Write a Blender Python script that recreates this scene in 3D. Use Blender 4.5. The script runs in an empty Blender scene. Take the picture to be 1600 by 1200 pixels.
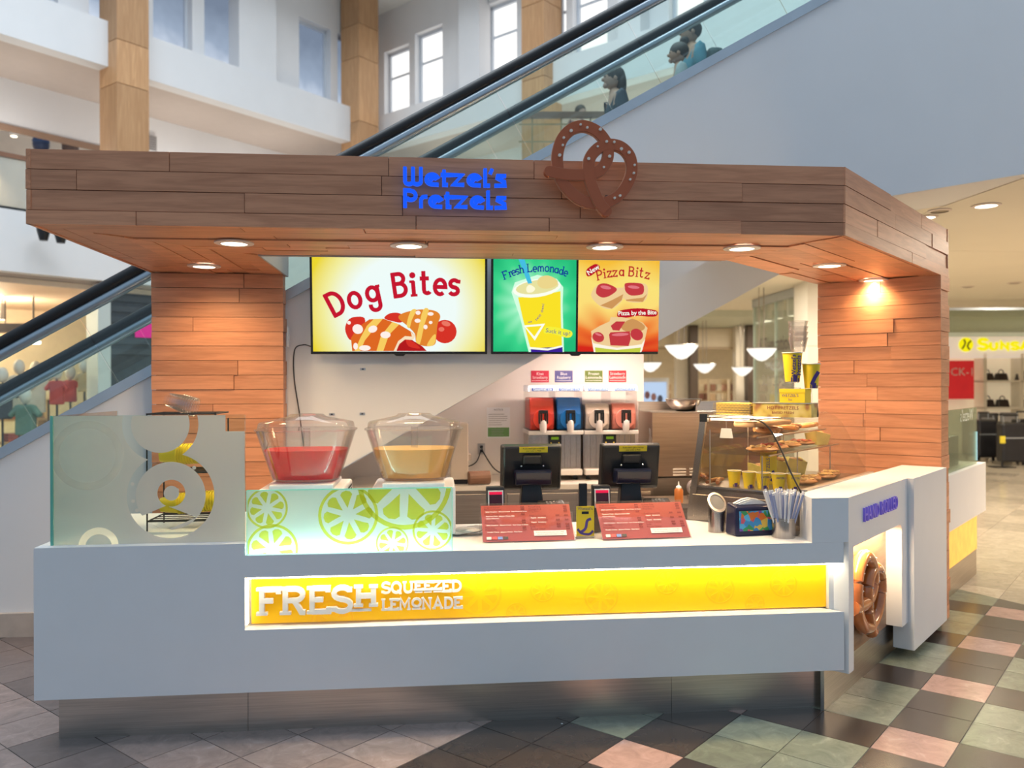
import bpy, bmesh, math, random
from mathutils import Vector, Matrix
random.seed(7)
PI = math.pi
SC = bpy.context.scene
COL = SC.collection

# ---------------------------------------------------------------- camera
TH = math.radians(5.46); CT, ST = math.cos(TH), math.sin(TH)
CX, CY, CZ = 1.798, -3.95, 1.645
F, HY, ROLL = 1300.0, 600.0, -0.0035
cam_d = bpy.data.cameras.new('camera'); cam = bpy.data.objects.new('camera', cam_d); COL.objects.link(cam)
cam_d.sensor_width = 36; cam_d.lens = 36 * F / 1600; cam_d.clip_end = 200
cam_d.dof.use_dof = True; cam_d.dof.focus_distance = 4.5; cam_d.dof.aperture_fstop = 1.7
cam.matrix_world = Matrix.Translation((CX, CY, CZ)) @ Matrix.Rotation(-TH, 4, 'Z') @ Matrix.Rotation(PI / 2, 4, 'X') @ Matrix.Rotation(ROLL, 4, 'Z')
SC.camera = cam
SC.cycles.transparent_max_bounces = 24
# ---------------------------------------------------------------- world, exposure
w = bpy.data.worlds.new('daylight'); SC.world = w; w.use_nodes = True
bg = w.node_tree.nodes['Background']; bg.inputs[0].default_value = (0.64, 0.85, 1.08, 1); bg.inputs[1].default_value = 0.53
vs = SC.view_settings; vs.view_transform = 'Standard'; vs.look = 'None'; vs.gamma = 1; vs.exposure = 0.0; vs.use_curve_mapping = False

def area_light(name, loc, rot, sx, sy, power, col):
    d = bpy.data.lights.new(name, 'AREA'); d.shape = 'RECTANGLE'; d.size = sx; d.size_y = sy; d.energy = power; d.color = col
    o = bpy.data.objects.new(name, d); COL.objects.link(o); o.location = loc; o.rotation_euler = rot; return o
def point_light(name, loc, power, col, r=0.08):
    d = bpy.data.lights.new(name, 'POINT'); d.energy = power; d.color = col; d.shadow_soft_size = r
    o = bpy.data.objects.new(name, d); COL.objects.link(o); o.location = loc; return o
def spot_light(name, loc, power, col, ang=120, r=0.06, blend=0.7, rot=(0, 0, 0)):
    d = bpy.data.lights.new(name, 'SPOT'); d.energy = power; d.color = col; d.shadow_soft_size = r
    d.spot_size = math.radians(ang); d.spot_blend = blend
    o = bpy.data.objects.new(name, d); COL.objects.link(o); o.location = loc; o.rotation_euler = rot; return o
# skylight over the middle of the atrium
area_light('skylight', (0.5, 3.0, 13.0), (0, 0, 0), 12, 10, 1700, (0.88, 0.95, 1.0))

# ---------------------------------------------------------------- photo geometry helpers
def ray(px, py):
    x, y = px - 800, py - HY
    cr, sr = math.cos(-ROLL), math.sin(-ROLL)
    x, y = x * cr - y * sr, x * sr + y * cr
    a, b = x / F, -y / F
    return Vector((a * CT + ST, -a * ST + CT, b))
def at(px, py, D):
    return Vector((CX, CY, CZ)) + ray(px, py) * D
def cf(X, Y, z=0.0):          # camera-frame plan position -> world
    return Vector((CX + X * CT + Y * ST, CY - X * ST + Y * CT, z))

# ---------------------------------------------------------------- materials
MATS = {}
def nn(nt, t, **kw):
    n = nt.nodes.new(t)
    for k, v in kw.items(): setattr(n, k, v)
    return n
def P(name, col, rough=0.5, metal=0.0, emit=None, es=0.0, var=0.0, vscale=6.0, bump=0.0, bscale=60.0, coat=0.0, spec=0.5, stretch=None, alpha=1.0, trans=0.0):
    if name in MATS: return MATS[name]
    m = bpy.data.materials.new(name); m.use_nodes = True; nt = m.node_tree; b = nt.nodes['Principled BSDF']
    b.inputs['Base Color'].default_value = (*col, 1); b.inputs['Roughness'].default_value = rough; b.inputs['Metallic'].default_value = metal
    b.inputs['Coat Weight'].default_value = coat; b.inputs['Specular IOR Level'].default_value = spec
    b.inputs['Transmission Weight'].default_value = trans
    if emit: b.inputs['Emission Color'].default_value = (*emit, 1); b.inputs['Emission Strength'].default_value = es
    if var or bump:
        tc = nn(nt, 'ShaderNodeTexCoord'); mp = nn(nt, 'ShaderNodeMapping'); nt.links.new(tc.outputs['Object'], mp.inputs[0])
        if stretch: mp.inputs['Scale'].default_value = stretch
    if var:
        no = nn(nt, 'ShaderNodeTexNoise'); no.inputs['Scale'].default_value = vscale; no.inputs['Detail'].default_value = 5
        nt.links.new(mp.outputs[0], no.inputs['Vector'])
        r = nn(nt, 'ShaderNodeValToRGB'); r.color_ramp.elements[0].position = .3; r.color_ramp.elements[1].position = .7
        r.color_ramp.elements[0].color = (*[c * (1 - var) for c in col], 1); r.color_ramp.elements[1].color = (*[min(1, c * (1 + var)) for c in col], 1)
        nt.links.new(no.outputs[0], r.inputs[0]); nt.links.new(r.outputs[0], b.inputs['Base Color'])
    if bump:
        n2 = nn(nt, 'ShaderNodeTexNoise'); n2.inputs['Scale'].default_value = bscale; nt.links.new(mp.outputs[0], n2.inputs['Vector'])
        bp = nn(nt, 'ShaderNodeBump'); bp.inputs['Strength'].default_value = bump; bp.inputs['Distance'].default_value = .01
        nt.links.new(n2.outputs[0], bp.inputs['Height']); nt.links.new(bp.outputs[0], b.inputs['Normal'])
    MATS[name] = m; return m
def E(name, col, s=1.0):
    if name in MATS: return MATS[name]
    m = bpy.data.materials.new(name); m.use_nodes = True; nt = m.node_tree; nt.nodes.clear()
    e = nn(nt, 'ShaderNodeEmission'); e.inputs[0].default_value = (*col, 1); e.inputs[1].default_value = s
    o = nn(nt, 'ShaderNodeOutputMaterial'); nt.links.new(e.outputs[0], o.inputs[0]); MATS[name] = m; return m
def G(name, tint=(1, 1, 1), refl=0.06, rough=0.02, haze=0.0, hcol=(.9, .9, .9)):
    """thin clear pane: tinted pass-through, mirror-like reflection at grazing angles, optional frost"""
    if name in MATS: return MATS[name]
    m = bpy.data.materials.new(name); m.use_nodes = True; nt = m.node_tree; nt.nodes.clear()
    o = nn(nt, 'ShaderNodeOutputMaterial'); t = nn(nt, 'ShaderNodeBsdfTransparent'); t.inputs[0].default_value = (*tint, 1)
    g = nn(nt, 'ShaderNodeBsdfGlossy'); g.inputs['Roughness'].default_value = rough
    lw = nn(nt, 'ShaderNodeLayerWeight'); lw.inputs[0].default_value = .25
    mu = nn(nt, 'ShaderNodeMath', operation='MULTIPLY_ADD'); nt.links.new(lw.outputs['Fresnel'], mu.inputs[0]); mu.inputs[1].default_value = .5; mu.inputs[2].default_value = refl * .4
    mx = nn(nt, 'ShaderNodeMixShader'); nt.links.new(mu.outputs[0], mx.inputs[0]); nt.links.new(t.outputs[0], mx.inputs[1]); nt.links.new(g.outputs[0], mx.inputs[2])
    last = mx
    if haze:
        d = nn(nt, 'ShaderNodeBsdfDiffuse'); d.inputs[0].default_value = (*hcol, 1); tl = nn(nt, 'ShaderNodeBsdfTranslucent'); tl.inputs[0].default_value = (*hcol, 1)
        m1 = nn(nt, 'ShaderNodeMixShader'); m1.inputs[0].default_value = .5; nt.links.new(d.outputs[0], m1.inputs[1]); nt.links.new(tl.outputs[0], m1.inputs[2])
        m2 = nn(nt, 'ShaderNodeMixShader'); m2.inputs[0].default_value = haze; nt.links.new(mx.outputs[0], m2.inputs[1]); nt.links.new(m1.outputs[0], m2.inputs[2]); last = m2
    nt.links.new(last.outputs[0], o.inputs[0]); MATS[name] = m; return m
def wood(name, c0, c1, rough=0.45, vert=False, grain=1.0):
    if name in MATS: return MATS[name]
    m = bpy.data.materials.new(name); m.use_nodes = True; nt = m.node_tree; b = nt.nodes['Principled BSDF']
    tc = nn(nt, 'ShaderNodeTexCoord'); mp = nn(nt, 'ShaderNodeMapping'); nt.links.new(tc.outputs['Object'], mp.inputs[0])
    mp.inputs['Scale'].default_value = (14, 14, .9) if vert else (1.1, 14, 14)
    oi = nn(nt, 'ShaderNodeObjectInfo'); va = nn(nt, 'ShaderNodeVectorMath', operation='SCALE'); va.inputs[0].default_value = (37, 91, 53)
    nt.links.new(oi.outputs['Random'], va.inputs['Scale']); nt.links.new(va.outputs[0], mp.inputs['Location'])
    n1 = nn(nt, 'ShaderNodeTexNoise'); n1.inputs['Scale'].default_value = 1.6; n1.inputs['Detail'].default_value = 6; n1.inputs['Distortion'].default_value = 1.2
    nt.links.new(mp.outputs[0], n1.inputs['Vector'])
    n2 = nn(nt, 'ShaderNodeTexNoise'); n2.inputs['Scale'].default_value = 9; n2.inputs['Detail'].default_value = 3; nt.links.new(mp.outputs[0], n2.inputs['Vector'])
    ad = nn(nt, 'ShaderNodeMath', operation='MULTIPLY_ADD'); nt.links.new(n2.outputs[0], ad.inputs[0]); ad.inputs[1].default_value = .35 * grain; nt.links.new(n1.outputs[0], ad.inputs[2])
    r = nn(nt, 'ShaderNodeValToRGB'); r.color_ramp.elements[0].position = .50; r.color_ramp.elements[1].position = .80
    r.color_ramp.elements[0].color = (*c0, 1); r.color_ramp.elements[1].color = (*c1, 1); nt.links.new(ad.outputs[0], r.inputs[0])
    hs = nn(nt, 'ShaderNodeHueSaturation'); mr = nn(nt, 'ShaderNodeMapRange'); nt.links.new(oi.outputs['Random'], mr.inputs[0]); mr.inputs[3].default_value = .86; mr.inputs[4].default_value = 1.14
    nt.links.new(mr.outputs[0], hs.inputs['Value']); nt.links.new(r.outputs[0], hs.inputs['Color']); nt.links.new(hs.outputs[0], b.inputs['Base Color'])
    b.inputs['Roughness'].default_value = rough
    bp = nn(nt, 'ShaderNodeBump'); bp.inputs['Strength'].default_value = .12; bp.inputs['Distance'].default_value = .004; nt.links.new(ad.outputs[0], bp.inputs['Height']); nt.links.new(bp.outputs[0], b.inputs['Normal'])
    MATS[name] = m; return m
def steel(name, col=(.55, .50, .45), rough=.28, sx=(1, 60, 60)):
    return P(name, col, rough=rough, metal=1.0, var=.12, vscale=3.0, stretch=sx, bump=.05, bscale=8)
def tile_mat(name, c, vein, rough=.3):
    if name in MATS: return MATS[name]
    m = bpy.data.materials.new(name); m.use_nodes = True; nt = m.node_tree; b = nt.nodes['Principled BSDF']
    tc = nn(nt, 'ShaderNodeTexCoord'); oi = nn(nt, 'ShaderNodeObjectInfo'); va = nn(nt, 'ShaderNodeVectorMath', operation='SCALE'); va.inputs[0].default_value = (17, 31, 7)
    nt.links.new(oi.outputs['Random'], va.inputs['Scale']); ad = nn(nt, 'ShaderNodeVectorMath', operation='ADD'); nt.links.new(tc.outputs['Object'], ad.inputs[0]); nt.links.new(va.outputs[0], ad.inputs[1])
    n1 = nn(nt, 'ShaderNodeTexNoise'); n1.inputs['Scale'].default_value = 9; n1.inputs['Detail'].default_value = 8; n1.inputs['Roughness'].default_value = .7; n1.inputs['Distortion'].default_value = 1.0; nt.links.new(ad.outputs[0], n1.inputs['Vector'])
    r = nn(nt, 'ShaderNodeValToRGB'); e = r.color_ramp.elements; e[0].position = .3; e[1].position = .6; e[0].color = (*[x * .7 for x in c], 1); e[1].color = (*c, 1)
    e2 = e.new(.78); e2.color = (*vein, 1); nt.links.new(n1.outputs[0], r.inputs[0])
    hs = nn(nt, 'ShaderNodeHueSaturation'); mr = nn(nt, 'ShaderNodeMapRange'); nt.links.new(oi.outputs['Random'], mr.inputs[0]); mr.inputs[3].default_value = .85; mr.inputs[4].default_value = 1.15
    nt.links.new(mr.outputs[0], hs.inputs['Value']); nt.links.new(r.outputs[0], hs.inputs['Color']); nt.links.new(hs.outputs[0], b.inputs['Base Color'])
    b.inputs['Roughness'].default_value = rough; MATS[name] = m; return m

WHITE = P('white_solid_surface', (.80, .80, .81), .38, var=.01)
WALLW = P('white_painted_wall', (.78, .78, .79), .6, var=.015, vscale=2, bump=.03, bscale=120)
WARMW = P('warm_white_wall', (.80, .74, .68), .6, var=.015, vscale=2)
OAK = wood('oak_planks', (.52, .215, .105), (.68, .30, .155))
OAKV = wood('maple_veneer', (.50, .27, .125), (.62, .36, .18), vert=True, grain=.5)
DARKWOOD = P('dark_wood_core', (.10, .045, .022), .7, var=.1)
STEEL = steel('brushed_steel'); STEELD = steel('dark_brushed_steel', (.36, .32, .28), .35)
STEELV = steel('brushed_steel_upright', (.55, .50, .45), .25, (60, 60, 1))
BLACK = P('black_plastic', (.012, .012, .013), .35, var=.1); BLACKM = P('black_metal', (.015, .015, .016), .45, var=.1)
RUBBER = P('black_rubber', (.012, .012, .014), .5, var=.1)
ALU = P('grey_aluminium', (.50, .55, .60), .35, metal=.7, var=.05)
CLEAR = G('clear_plastic', (.95, .94, .94), .12, .04, haze=.035, hcol=(.85, .82, .80))
GLASSG = G('green_glass', (.89, .955, .94), .06); GLASSC = G('clear_glass', (.94, .95, .94), .05)
YEL = P('yellow_paper', (.85, .62, .02), .5, var=.05); WPAPER = P('white_paper', (.85, .84, .82), .6, var=.02)
PURP = P('purple_ink', (.06, .03, .22), .5, var=.05)
TUBE = None

# ---------------------------------------------------------------- mesh builder
class MB:
    def __init__(s): s.v = []; s.f = []
    def add(s, vs, fs):
        o = len(s.v); s.v += [tuple(p) for p in vs]; s.f += [tuple(i + o for i in q) for q in fs]; return s
    def box(s, x0, x1, y0, y1, z0, z1):
        return s.add([(x0, y0, z0), (x1, y0, z0), (x1, y1, z0), (x0, y1, z0), (x0, y0, z1), (x1, y0, z1), (x1, y1, z1), (x0, y1, z1)],
                     [(0, 3, 2, 1), (4, 5, 6, 7), (0, 1, 5, 4), (1, 2, 6, 5), (2, 3, 7, 6), (3, 0, 4, 7)])
    def cbox(s, c, d): return s.box(c[0] - d[0] / 2, c[0] + d[0] / 2, c[1] - d[1] / 2, c[1] + d[1] / 2, c[2] - d[2] / 2, c[2] + d[2] / 2)
    def prism(s, pts, a, b, ax='z'):
        n = len(pts); m = {'z': lambda p, t: (p[0], p[1], t), 'y': lambda p, t: (p[0], t, p[1]), 'x': lambda p, t: (t, p[0], p[1])}[ax]
        vs = [m(p, a) for p in pts] + [m(p, b) for p in pts]
        return s.add(vs, [tuple(range(n))[::-1], tuple(range(n, 2 * n))] + [(i, (i + 1) % n, n + (i + 1) % n, n + i) for i in range(n)])
    def hexa(s, p8): return s.add(p8, [(0, 3, 2, 1), (4, 5, 6, 7), (0, 1, 5, 4), (1, 2, 6, 5), (2, 3, 7, 6), (3, 0, 4, 7)])
    def lathe(s, prof, c=(0, 0, 0), seg=24, sq=2.0, sx=1.0, sy=1.0, cap=True):
        o = []; n = len(prof)
        for r, z in prof:
            for k in range(seg):
                a = 2 * PI * k / seg; ca, sa = math.cos(a), math.sin(a)
                if sq != 2.0:
                    q = (abs(ca) ** sq + abs(sa) ** sq) ** (-1 / sq); ca *= q; sa *= q
                o.append((c[0] + r * ca * sx, c[1] + r * sa * sy, c[2] + z))
        fs = [(i * seg + k, i * seg + (k + 1) % seg, (i + 1) * seg + (k + 1) % seg, (i + 1) * seg + k) for i in range(n - 1) for k in range(seg)]
        if cap and prof[0][0] > 1e-4: fs.append(tuple(range(seg))[::-1])
        if cap and prof[-1][0] > 1e-4: fs.append(tuple((n - 1) * seg + k for k in range(seg)))
        return s.add(o, fs)
    def tube(s, pts, r, seg=8, closed=False, sx=1.0):
        pts = [Vector(p) for p in pts]; n = len(pts); o = []
        for i, p in enumerate(pts):
            a = pts[(i - 1) % n] if (i or closed) else p; b = pts[(i + 1) % n] if (i < n - 1 or closed) else p
            t = (b - a).normalized(); up = Vector((0, 0, 1)) if abs(t.z) < .95 else Vector((0, 1, 0))
            u = t.cross(up).normalized(); v2 = u.cross(t).normalized(); rr = r[i] if isinstance(r, (list, tuple)) else r
            for k in range(seg):
                an = 2 * PI * k / seg; o.append(p + u * math.cos(an) * rr * sx + v2 * math.sin(an) * rr)
        m = n if closed else n - 1
        fs = [(i * seg + k, i * seg + (k + 1) % seg, ((i + 1) % n) * seg + (k + 1) % seg, ((i + 1) % n) * seg + k) for i in range(m) for k in range(seg)]
        if not closed: fs += [tuple(range(seg))[::-1], tuple((n - 1) * seg + k for k in range(seg))]
        return s.add(o, fs)
    def ball(s, c, r, seg=12, rings=8, jit=0.0):
        rx, ry, rz = r if isinstance(r, (tuple, list)) else (r, r, r)
        o = [(c[0], c[1], c[2] - rz)]; fs = []
        for i in range(1, rings):
            ph = -PI / 2 + PI * i / rings
            for k in range(seg):
                a = 2 * PI * k / seg; j = 1 + random.uniform(-jit, jit)
                o.append((c[0] + rx * j * math.cos(ph) * math.cos(a), c[1] + ry * j * math.cos(ph) * math.sin(a), c[2] + rz * j * math.sin(ph)))
        o.append((c[0], c[1], c[2] + rz)); L = len(o) - 1
        for k in range(seg): fs.append((0, 1 + (k + 1) % seg, 1 + k)); fs.append((L, L - seg + k, L - seg + (k + 1) % seg))
        for i in range(rings - 2):
            for k in range(seg): a = 1 + i * seg; fs.append((a + k, a + (k + 1) % seg, a + seg + (k + 1) % seg, a + seg + k))
        return s.add(o, fs)
    def ribbon(s, pts, wd, y0, y1, closed=False, M=None):
        """flat stroke in the xz plane, extruded from y0 to y1"""
        n = len(pts); L = []; R = []
        for i, p in enumerate(pts):
            a = pts[(i - 1) % n] if (i or closed) else p; b = pts[(i + 1) % n] if (i < n - 1 or closed) else p
            t1 = Vector((p[0] - a[0], p[1] - a[1])); t2 = Vector((b[0] - p[0], b[1] - p[1]))
            if t1.length < 1e-7: t1 = t2
            if t2.length < 1e-7: t2 = t1
            t1.normalize(); t2.normalize(); t = t1 + t2
            if t.length < 1e-6: t = t1
            t.normalize(); nr = Vector((-t.y, t.x)); k = 1 / max(.55, nr.dot(Vector((-t1.y, t1.x))))
            L.append((p[0] + nr.x * wd / 2 * k, p[1] + nr.y * wd / 2 * k)); R.append((p[0] - nr.x * wd / 2 * k, p[1] - nr.y * wd / 2 * k))
        if M: L = [M(p) for p in L]; R = [M(p) for p in R]
        o = [(p[0], y0, p[1]) for p in L] + [(p[0], y0, p[1]) for p in R] + [(p[0], y1, p[1]) for p in L] + [(p[0], y1, p[1]) for p in R]
        m = n if closed else n - 1; fs = []
        for i in range(m):
            j = (i + 1) % n
            fs += [(i, j, n + j, n + i), (2 * n + i, 3 * n + i, 3 * n + j, 2 * n + j), (i, 2 * n + i, 2 * n + j, j), (n + i, n + j, 3 * n + j, 3 * n + i)]
        if not closed: fs += [(0, n, 3 * n, 2 * n), (n - 1, 3 * n - 1, 4 * n - 1, 2 * n - 1)]
        return s.add(o, fs)
    def xf(s, M): s.v = [tuple(M @ Vector(p)) for p in s.v]; return s
    def build(s, name, mat, parent=None, bevel=0.0, smooth=False, loc=None, rot=None, seg=2):
        me = bpy.data.meshes.new(name); me.from_pydata(s.v, [], s.f); me.update()
        bm = bmesh.new(); bm.from_mesh(me); bmesh.ops.recalc_face_normals(bm, faces=bm.faces); bm.to_mesh(me); bm.free()
        me.materials.append(mat)
        if smooth:
            for p in me.polygons: p.use_smooth = True
        o = bpy.data.objects.new(name, me); COL.objects.link(o); o.parent = parent
        if loc is not None: o.location = loc
        if rot is not None: o.rotation_euler = rot
        if bevel:
            b = o.modifiers.new('bevel', 'BEVEL'); b.width = bevel; b.segments = seg; b.limit_method = 'ANGLE'; b.angle_limit = math.radians(40)
        if smooth and not bevel:
            try: me.set_sharp_from_angle(angle=math.radians(40))
            except Exception: pass
        return o
def thing(name, label, cat, loc=(0, 0, 0), rz=0.0, group=None):
    o = bpy.data.objects.new(name, None); COL.objects.link(o); o.location = loc; o.rotation_euler = (0, 0, rz); o.empty_display_size = .1
    o['label'] = label; o['category'] = cat
    if group: o['group'] = group
    return o
def tag(o, label, cat, group=None):
    o['label'] = label; o['category'] = cat
    if group: o['group'] = group
    return o
def struct(o): o['kind'] = 'structure'; return o
def stuff(o): o['kind'] = 'stuff'; return o
def children(o): return [c for c in COL.objects if c.parent == o]
def dup(root, loc, rz=None, label=None):
    kids = KIDS.get(root.name) or [(c, [g for g in COL.objects if g.parent == c]) for c in COL.objects if c.parent == root]
    KIDS[root.name] = kids
    r = root.copy(); COL.objects.link(r); r.location = loc
    if rz is not None: r.rotation_euler = (0, 0, rz)
    if label: r['label'] = label
    for c, gs in kids:
        d = c.copy(); COL.objects.link(d); d.parent = r
        for g in gs: e = g.copy(); COL.objects.link(e); e.parent = d
    return r
KIDS = {}
PLK = {}
def plank(parent, name, org, xd, yd, ln, h, t, mat, gap=.0015):
    """a board: local x along its length, z across its width, y = -outward normal; org = lower start corner on the backing plane"""
    k = (round(ln, 3), round(h, 3), round(t, 3), mat.name)
    if k not in PLK:
        m = MB().box(gap, ln - gap, -t, 0, gap, h - gap); me = bpy.data.meshes.new(name); me.from_pydata(m.v, [], m.f); me.materials.append(mat); me.update(); PLK[k] = me
    o = bpy.data.objects.new(name, PLK[k]); COL.objects.link(o); o.parent = parent
    xd = Vector(xd).normalized(); yd = Vector(yd).normalized(); zd = xd.cross(yd)
    M = Matrix((xd, yd, zd)).transposed().to_4x4(); M.translation = Vector(org); o.matrix_local = M
    return o
def planking(parent, org, xd, yd, length, heights, mat, zd=None, name='plank', lo=.45, hi=1.3, tmin=.012, tmax=.022, cuts=None):
    xd = Vector(xd).normalized(); yd = Vector(yd).normalized(); zd = xd.cross(yd); z = 0.0
    for r, h in enumerate(heights):
        if cuts and r < len(cuts): cs = [0] + [c for c in cuts[r]] + [length]
        else:
            cs = [0]
            while cs[-1] < length:
                nx = cs[-1] + random.uniform(lo, hi)
                cs.append(length if nx > length - .25 else nx)
        for a, b in zip(cs, cs[1:]):
            plank(parent, name, Vector(org) + xd * a + zd * z, xd, yd, b - a, h, random.uniform(tmin, tmax), mat)
        z += h

# ---------------------------------------------------------------- lettering
def arc(cx, cy, rx, ry, a0, a1, n=10):
    return [(cx + rx * math.cos(math.radians(a0 + (a1 - a0) * i / n)), cy + ry * math.sin(math.radians(a0 + (a1 - a0) * i / n))) for i in range(n + 1)]
def O_(cx, cy, rx, ry): return ('c', arc(cx, cy, rx, ry, 0, 360, 20)[:-1])
# glyph: width, strokes, serif feet (x, z, half width)
GL = {
 'F': (.62, [[(.1, 0), (.1, 1)], [(.1, .95), (.58, .95), (.58, .78)], [(.1, .52), (.42, .52)]], [(.1, .03, .16), (.06, .97, .12)]),
 'R': (.72, [[(.1, 0), (.1, 1)], [(.1, .95), (.38, .95)] + arc(.38, .73, .22, .22, 90, -90) + [(.1, .51)], [(.36, .5), (.5, .2), (.56, .05), (.68, .04)]], [(.1, .03, .16), (.04, .97, .1)]),
 'E': (.62, [[(.1, 0), (.1, 1)], [(.1, .95), (.56, .95), (.56, .8)], [(.1, .52), (.42, .52)], [(.1, .05), (.58, .05), (.58, .22)]], [(.05, .97, .1), (.05, .03, .1)]),
 'S': (.62, [arc(.3, .74, .24, .22, 30, 270) + arc(.3, .27, .25, .23, 90, -150), [(.52, .96), (.52, .78)], [(.06, .04), (.06, .22)]], []),
 'H': (.76, [[(.12, 0), (.12, 1)], [(.62, 0), (.62, 1)], [(.12, .5), (.62, .5)]], [(.12, .03, .15), (.12, .97, .15), (.62, .03, .15), (.62, .97, .15)]),
 'Q': (.78, [O_(.36, .5, .3, .46), [(.42, .22), (.62, .0), (.72, .02)]], []),
 'U': (.76, [[(.12, 1), (.12, .35)] + arc(.36, .33, .24, .29, 180, 360) + [(.6, 1)]], [(.12, .97, .14), (.6, .97, .14)]),
 'Z': (.62, [[(.06, .78), (.06, .95), (.54, .95), (.06, .05), (.56, .05), (.56, .22)]], []),
 'D': (.74, [[(.12, 0), (.12, 1)], [(.05, .95), (.3, .95)] + arc(.3, .5, .33, .45, 90, -90, 14) + [(.05, .05)]], []),
 'L': (.6, [[(.12, 1), (.12, .05), (.56, .05), (.56, .24)]], [(.12, .97, .15), (.05, .03, .08)]),
 'M': (.92, [[(.12, 0), (.14, 1), (.43, .3), (.72, 1), (.74, 0)]], [(.12, .03, .14), (.74, .03, .14), (.1, .97, .1), (.76, .97, .1)]),
 'O': (.72, [O_(.36, .5, .3, .46)], []),
 'N': (.8, [[(.12, 0), (.12, 1), (.62, .04), (.62, 1)]], [(.12, .03, .14), (.62, .97, .14), (.07, .97, .1)]),
 'A': (.78, [[(.08, 0), (.36, 1), (.66, 0)], [(.18, .33), (.56, .33)]], [(.08, .03, .12), (.66, .03, .12)]),
 'B': (.68, [[(.12, 0), (.12, 1)], [(.04, .95), (.34, .95)] + arc(.34, .75, .2, .2, 90, -90) + [(.12, .55)], [(.34, .55)] + arc(.34, .3, .24, .25, 90, -90) + [(.04, .05)]], []),
 'P': (.64, [[(.12, 0), (.12, 1)], [(.04, .95), (.36, .95)] + arc(.36, .72, .22, .23, 90, -90) + [(.12, .49)]], [(.12, .03, .14)]),
 'o': (.58, [O_(.28, .33, .23, .3)], []),
 'g': (.62, [O_(.27, .36, .22, .27), [(.5, .66), (.5, -.1)] + arc(.3, -.12, .2, .2, 0, -200)], [(.53, .64, .09)]),
 'i': (.34, [[(.17, 0), (.17, .62)], ('c', arc(.17, .86, .04, .04, 0, 360, 8)[:-1])], [(.17, .03, .14), (.12, .6, .1)]),
 't': (.46, [[(.18, .95), (.18, .15)] + arc(.31, .16, .13, .13, 180, 330), [(.02, .64), (.4, .64)]], []),
 'e': (.56, [[(.06, .34), (.48, .34)] + arc(.27, .34, .22, .3, 0, 310, 16)], []),
 's': (.5, [arc(.24, .47, .17, .15, 40, 270, 10) + arc(.24, .18, .18, .15, 90, -150, 10), [(.4, .66), (.4, .5)]], []),
 'r': (.46, [[(.13, 0), (.13, .62)], arc(.3, .36, .17, .24, 180, 50, 8)], [(.13, .03, .13), (.09, .6, .1)]),
 'h': (.62, [[(.13, 0), (.13, 1)], arc(.31, .36, .18, .25, 180, 0, 10) + [(.49, 0)]], [(.13, .03, .12), (.49, .03, .12), (.09, .97, .1)]),
 'm': (.88, [[(.12, 0), (.12, .62)], arc(.27, .38, .15, .23, 180, 0, 8) + [(.42, 0)], arc(.58, .38, .15, .23, 180, 0, 8) + [(.73, 0)]], [(.12, .03, .1), (.42, .03, .1), (.73, .03, .1)]),
 'n': (.62, [[(.13, 0), (.13, .62)], arc(.31, .36, .18, .25, 180, 0, 10) + [(.49, 0)]], [(.13, .03, .12), (.49, .03, .12), (.09, .6, .1)]),
 'a': (.58, [O_(.26, .3, .2, .27), [(.47, .62), (.47, .02), (.55, .02)]], []),
 'd': (.62, [O_(.26, .3, .2, .28), [(.48, 1), (.48, .02), (.56, .02)]], [(.43, .97, .1)]),
 'z': (.52, [[(.06, .46), (.06, .6), (.44, .6), (.06, .04), (.46, .04), (.46, .18)]], []),
 # thick rounded shop-sign set
 'wW': (.98, [arc(.28, .26, .17, .2, 180, 360, 8)[:0] + [(.11, 1), (.11, .26)] + arc(.29, .24, .18, .16, 180, 360, 8) + [(.47, 1)], [(.47, .26)] + arc(.65, .24, .18, .16, 180, 360, 8) + [(.83, 1)]], []),
 'we': (.70, [[(.4, .36), (.36, .44)] + arc(.38, .38, .27, .27, 80, 90, 1)[:0] + [(.34, .47), (.42, .54), (.54, .48), (.56, .32), (.42, .22)][:0] + arc(.40, .37, .12, .12, 200, 30, 6) + arc(.36, .36, .27, .27, 30, 275, 14) + [(.66, .08)]], []),
 'wt': (.50, [[(.2, .88), (.2, .08), (.38, .08)], [(.04, .62), (.5, .62)]], []),
 'wz': (.72, [[(-.05, .62), (.52, .62), (.12, .1), (.62, .1)]], []),
 'wl': (.42, [[(.16, 1), (.16, .08), (.38, .08)]], []),
 "w'": (.12, [[(.06, .98), (-.04, .72)]], []),
 'ws': (.62, [[(.58, .62), (.2, .62), (.18, .5), (.5, .3), (.52, .1), (.04, .08)]], []),
 'wP': (.70, [[(.11, 0), (.11, .95), (.34, .95)] + arc(.36, .68, .24, .25, 90, -120, 10) + [(.3, .56)]], []),
 'wr': (.46, [[(.14, 0), (.14, .42)] + arc(.32, .42, .18, .2, 180, 90, 5) + [(.44, .62)]], []),
}
def glyph(mb, ch, h, st, x, z, y0, y1, ang=0.0, serif=True, wx=1.0):
    wdt, strokes, feet = GL[ch]; ca, sa = math.cos(ang), math.sin(ang)
    M = lambda p: (x + p[0] * ca - p[1] * sa, z + p[0] * sa + p[1] * ca)
    for k, s in enumerate(strokes):
        y0 -= min(.0004, abs(y1 - y0) * .06)
        closed = isinstance(s, tuple)
        pts = s[1] if closed else s
        mb.ribbon([(p[0] * h * wx, p[1] * h) for p in pts], st, y0, y1, closed, M)
    if serif:
        for fx, fz, hw in feet:
            y0 -= min(.0003, abs(y1 - y0) * .05)
            mb.ribbon([((fx - hw) * h * wx, fz * h), ((fx + hw) * h * wx, fz * h)], st * .62, y0, y1, False, M)
    return wdt * h * wx
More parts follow.
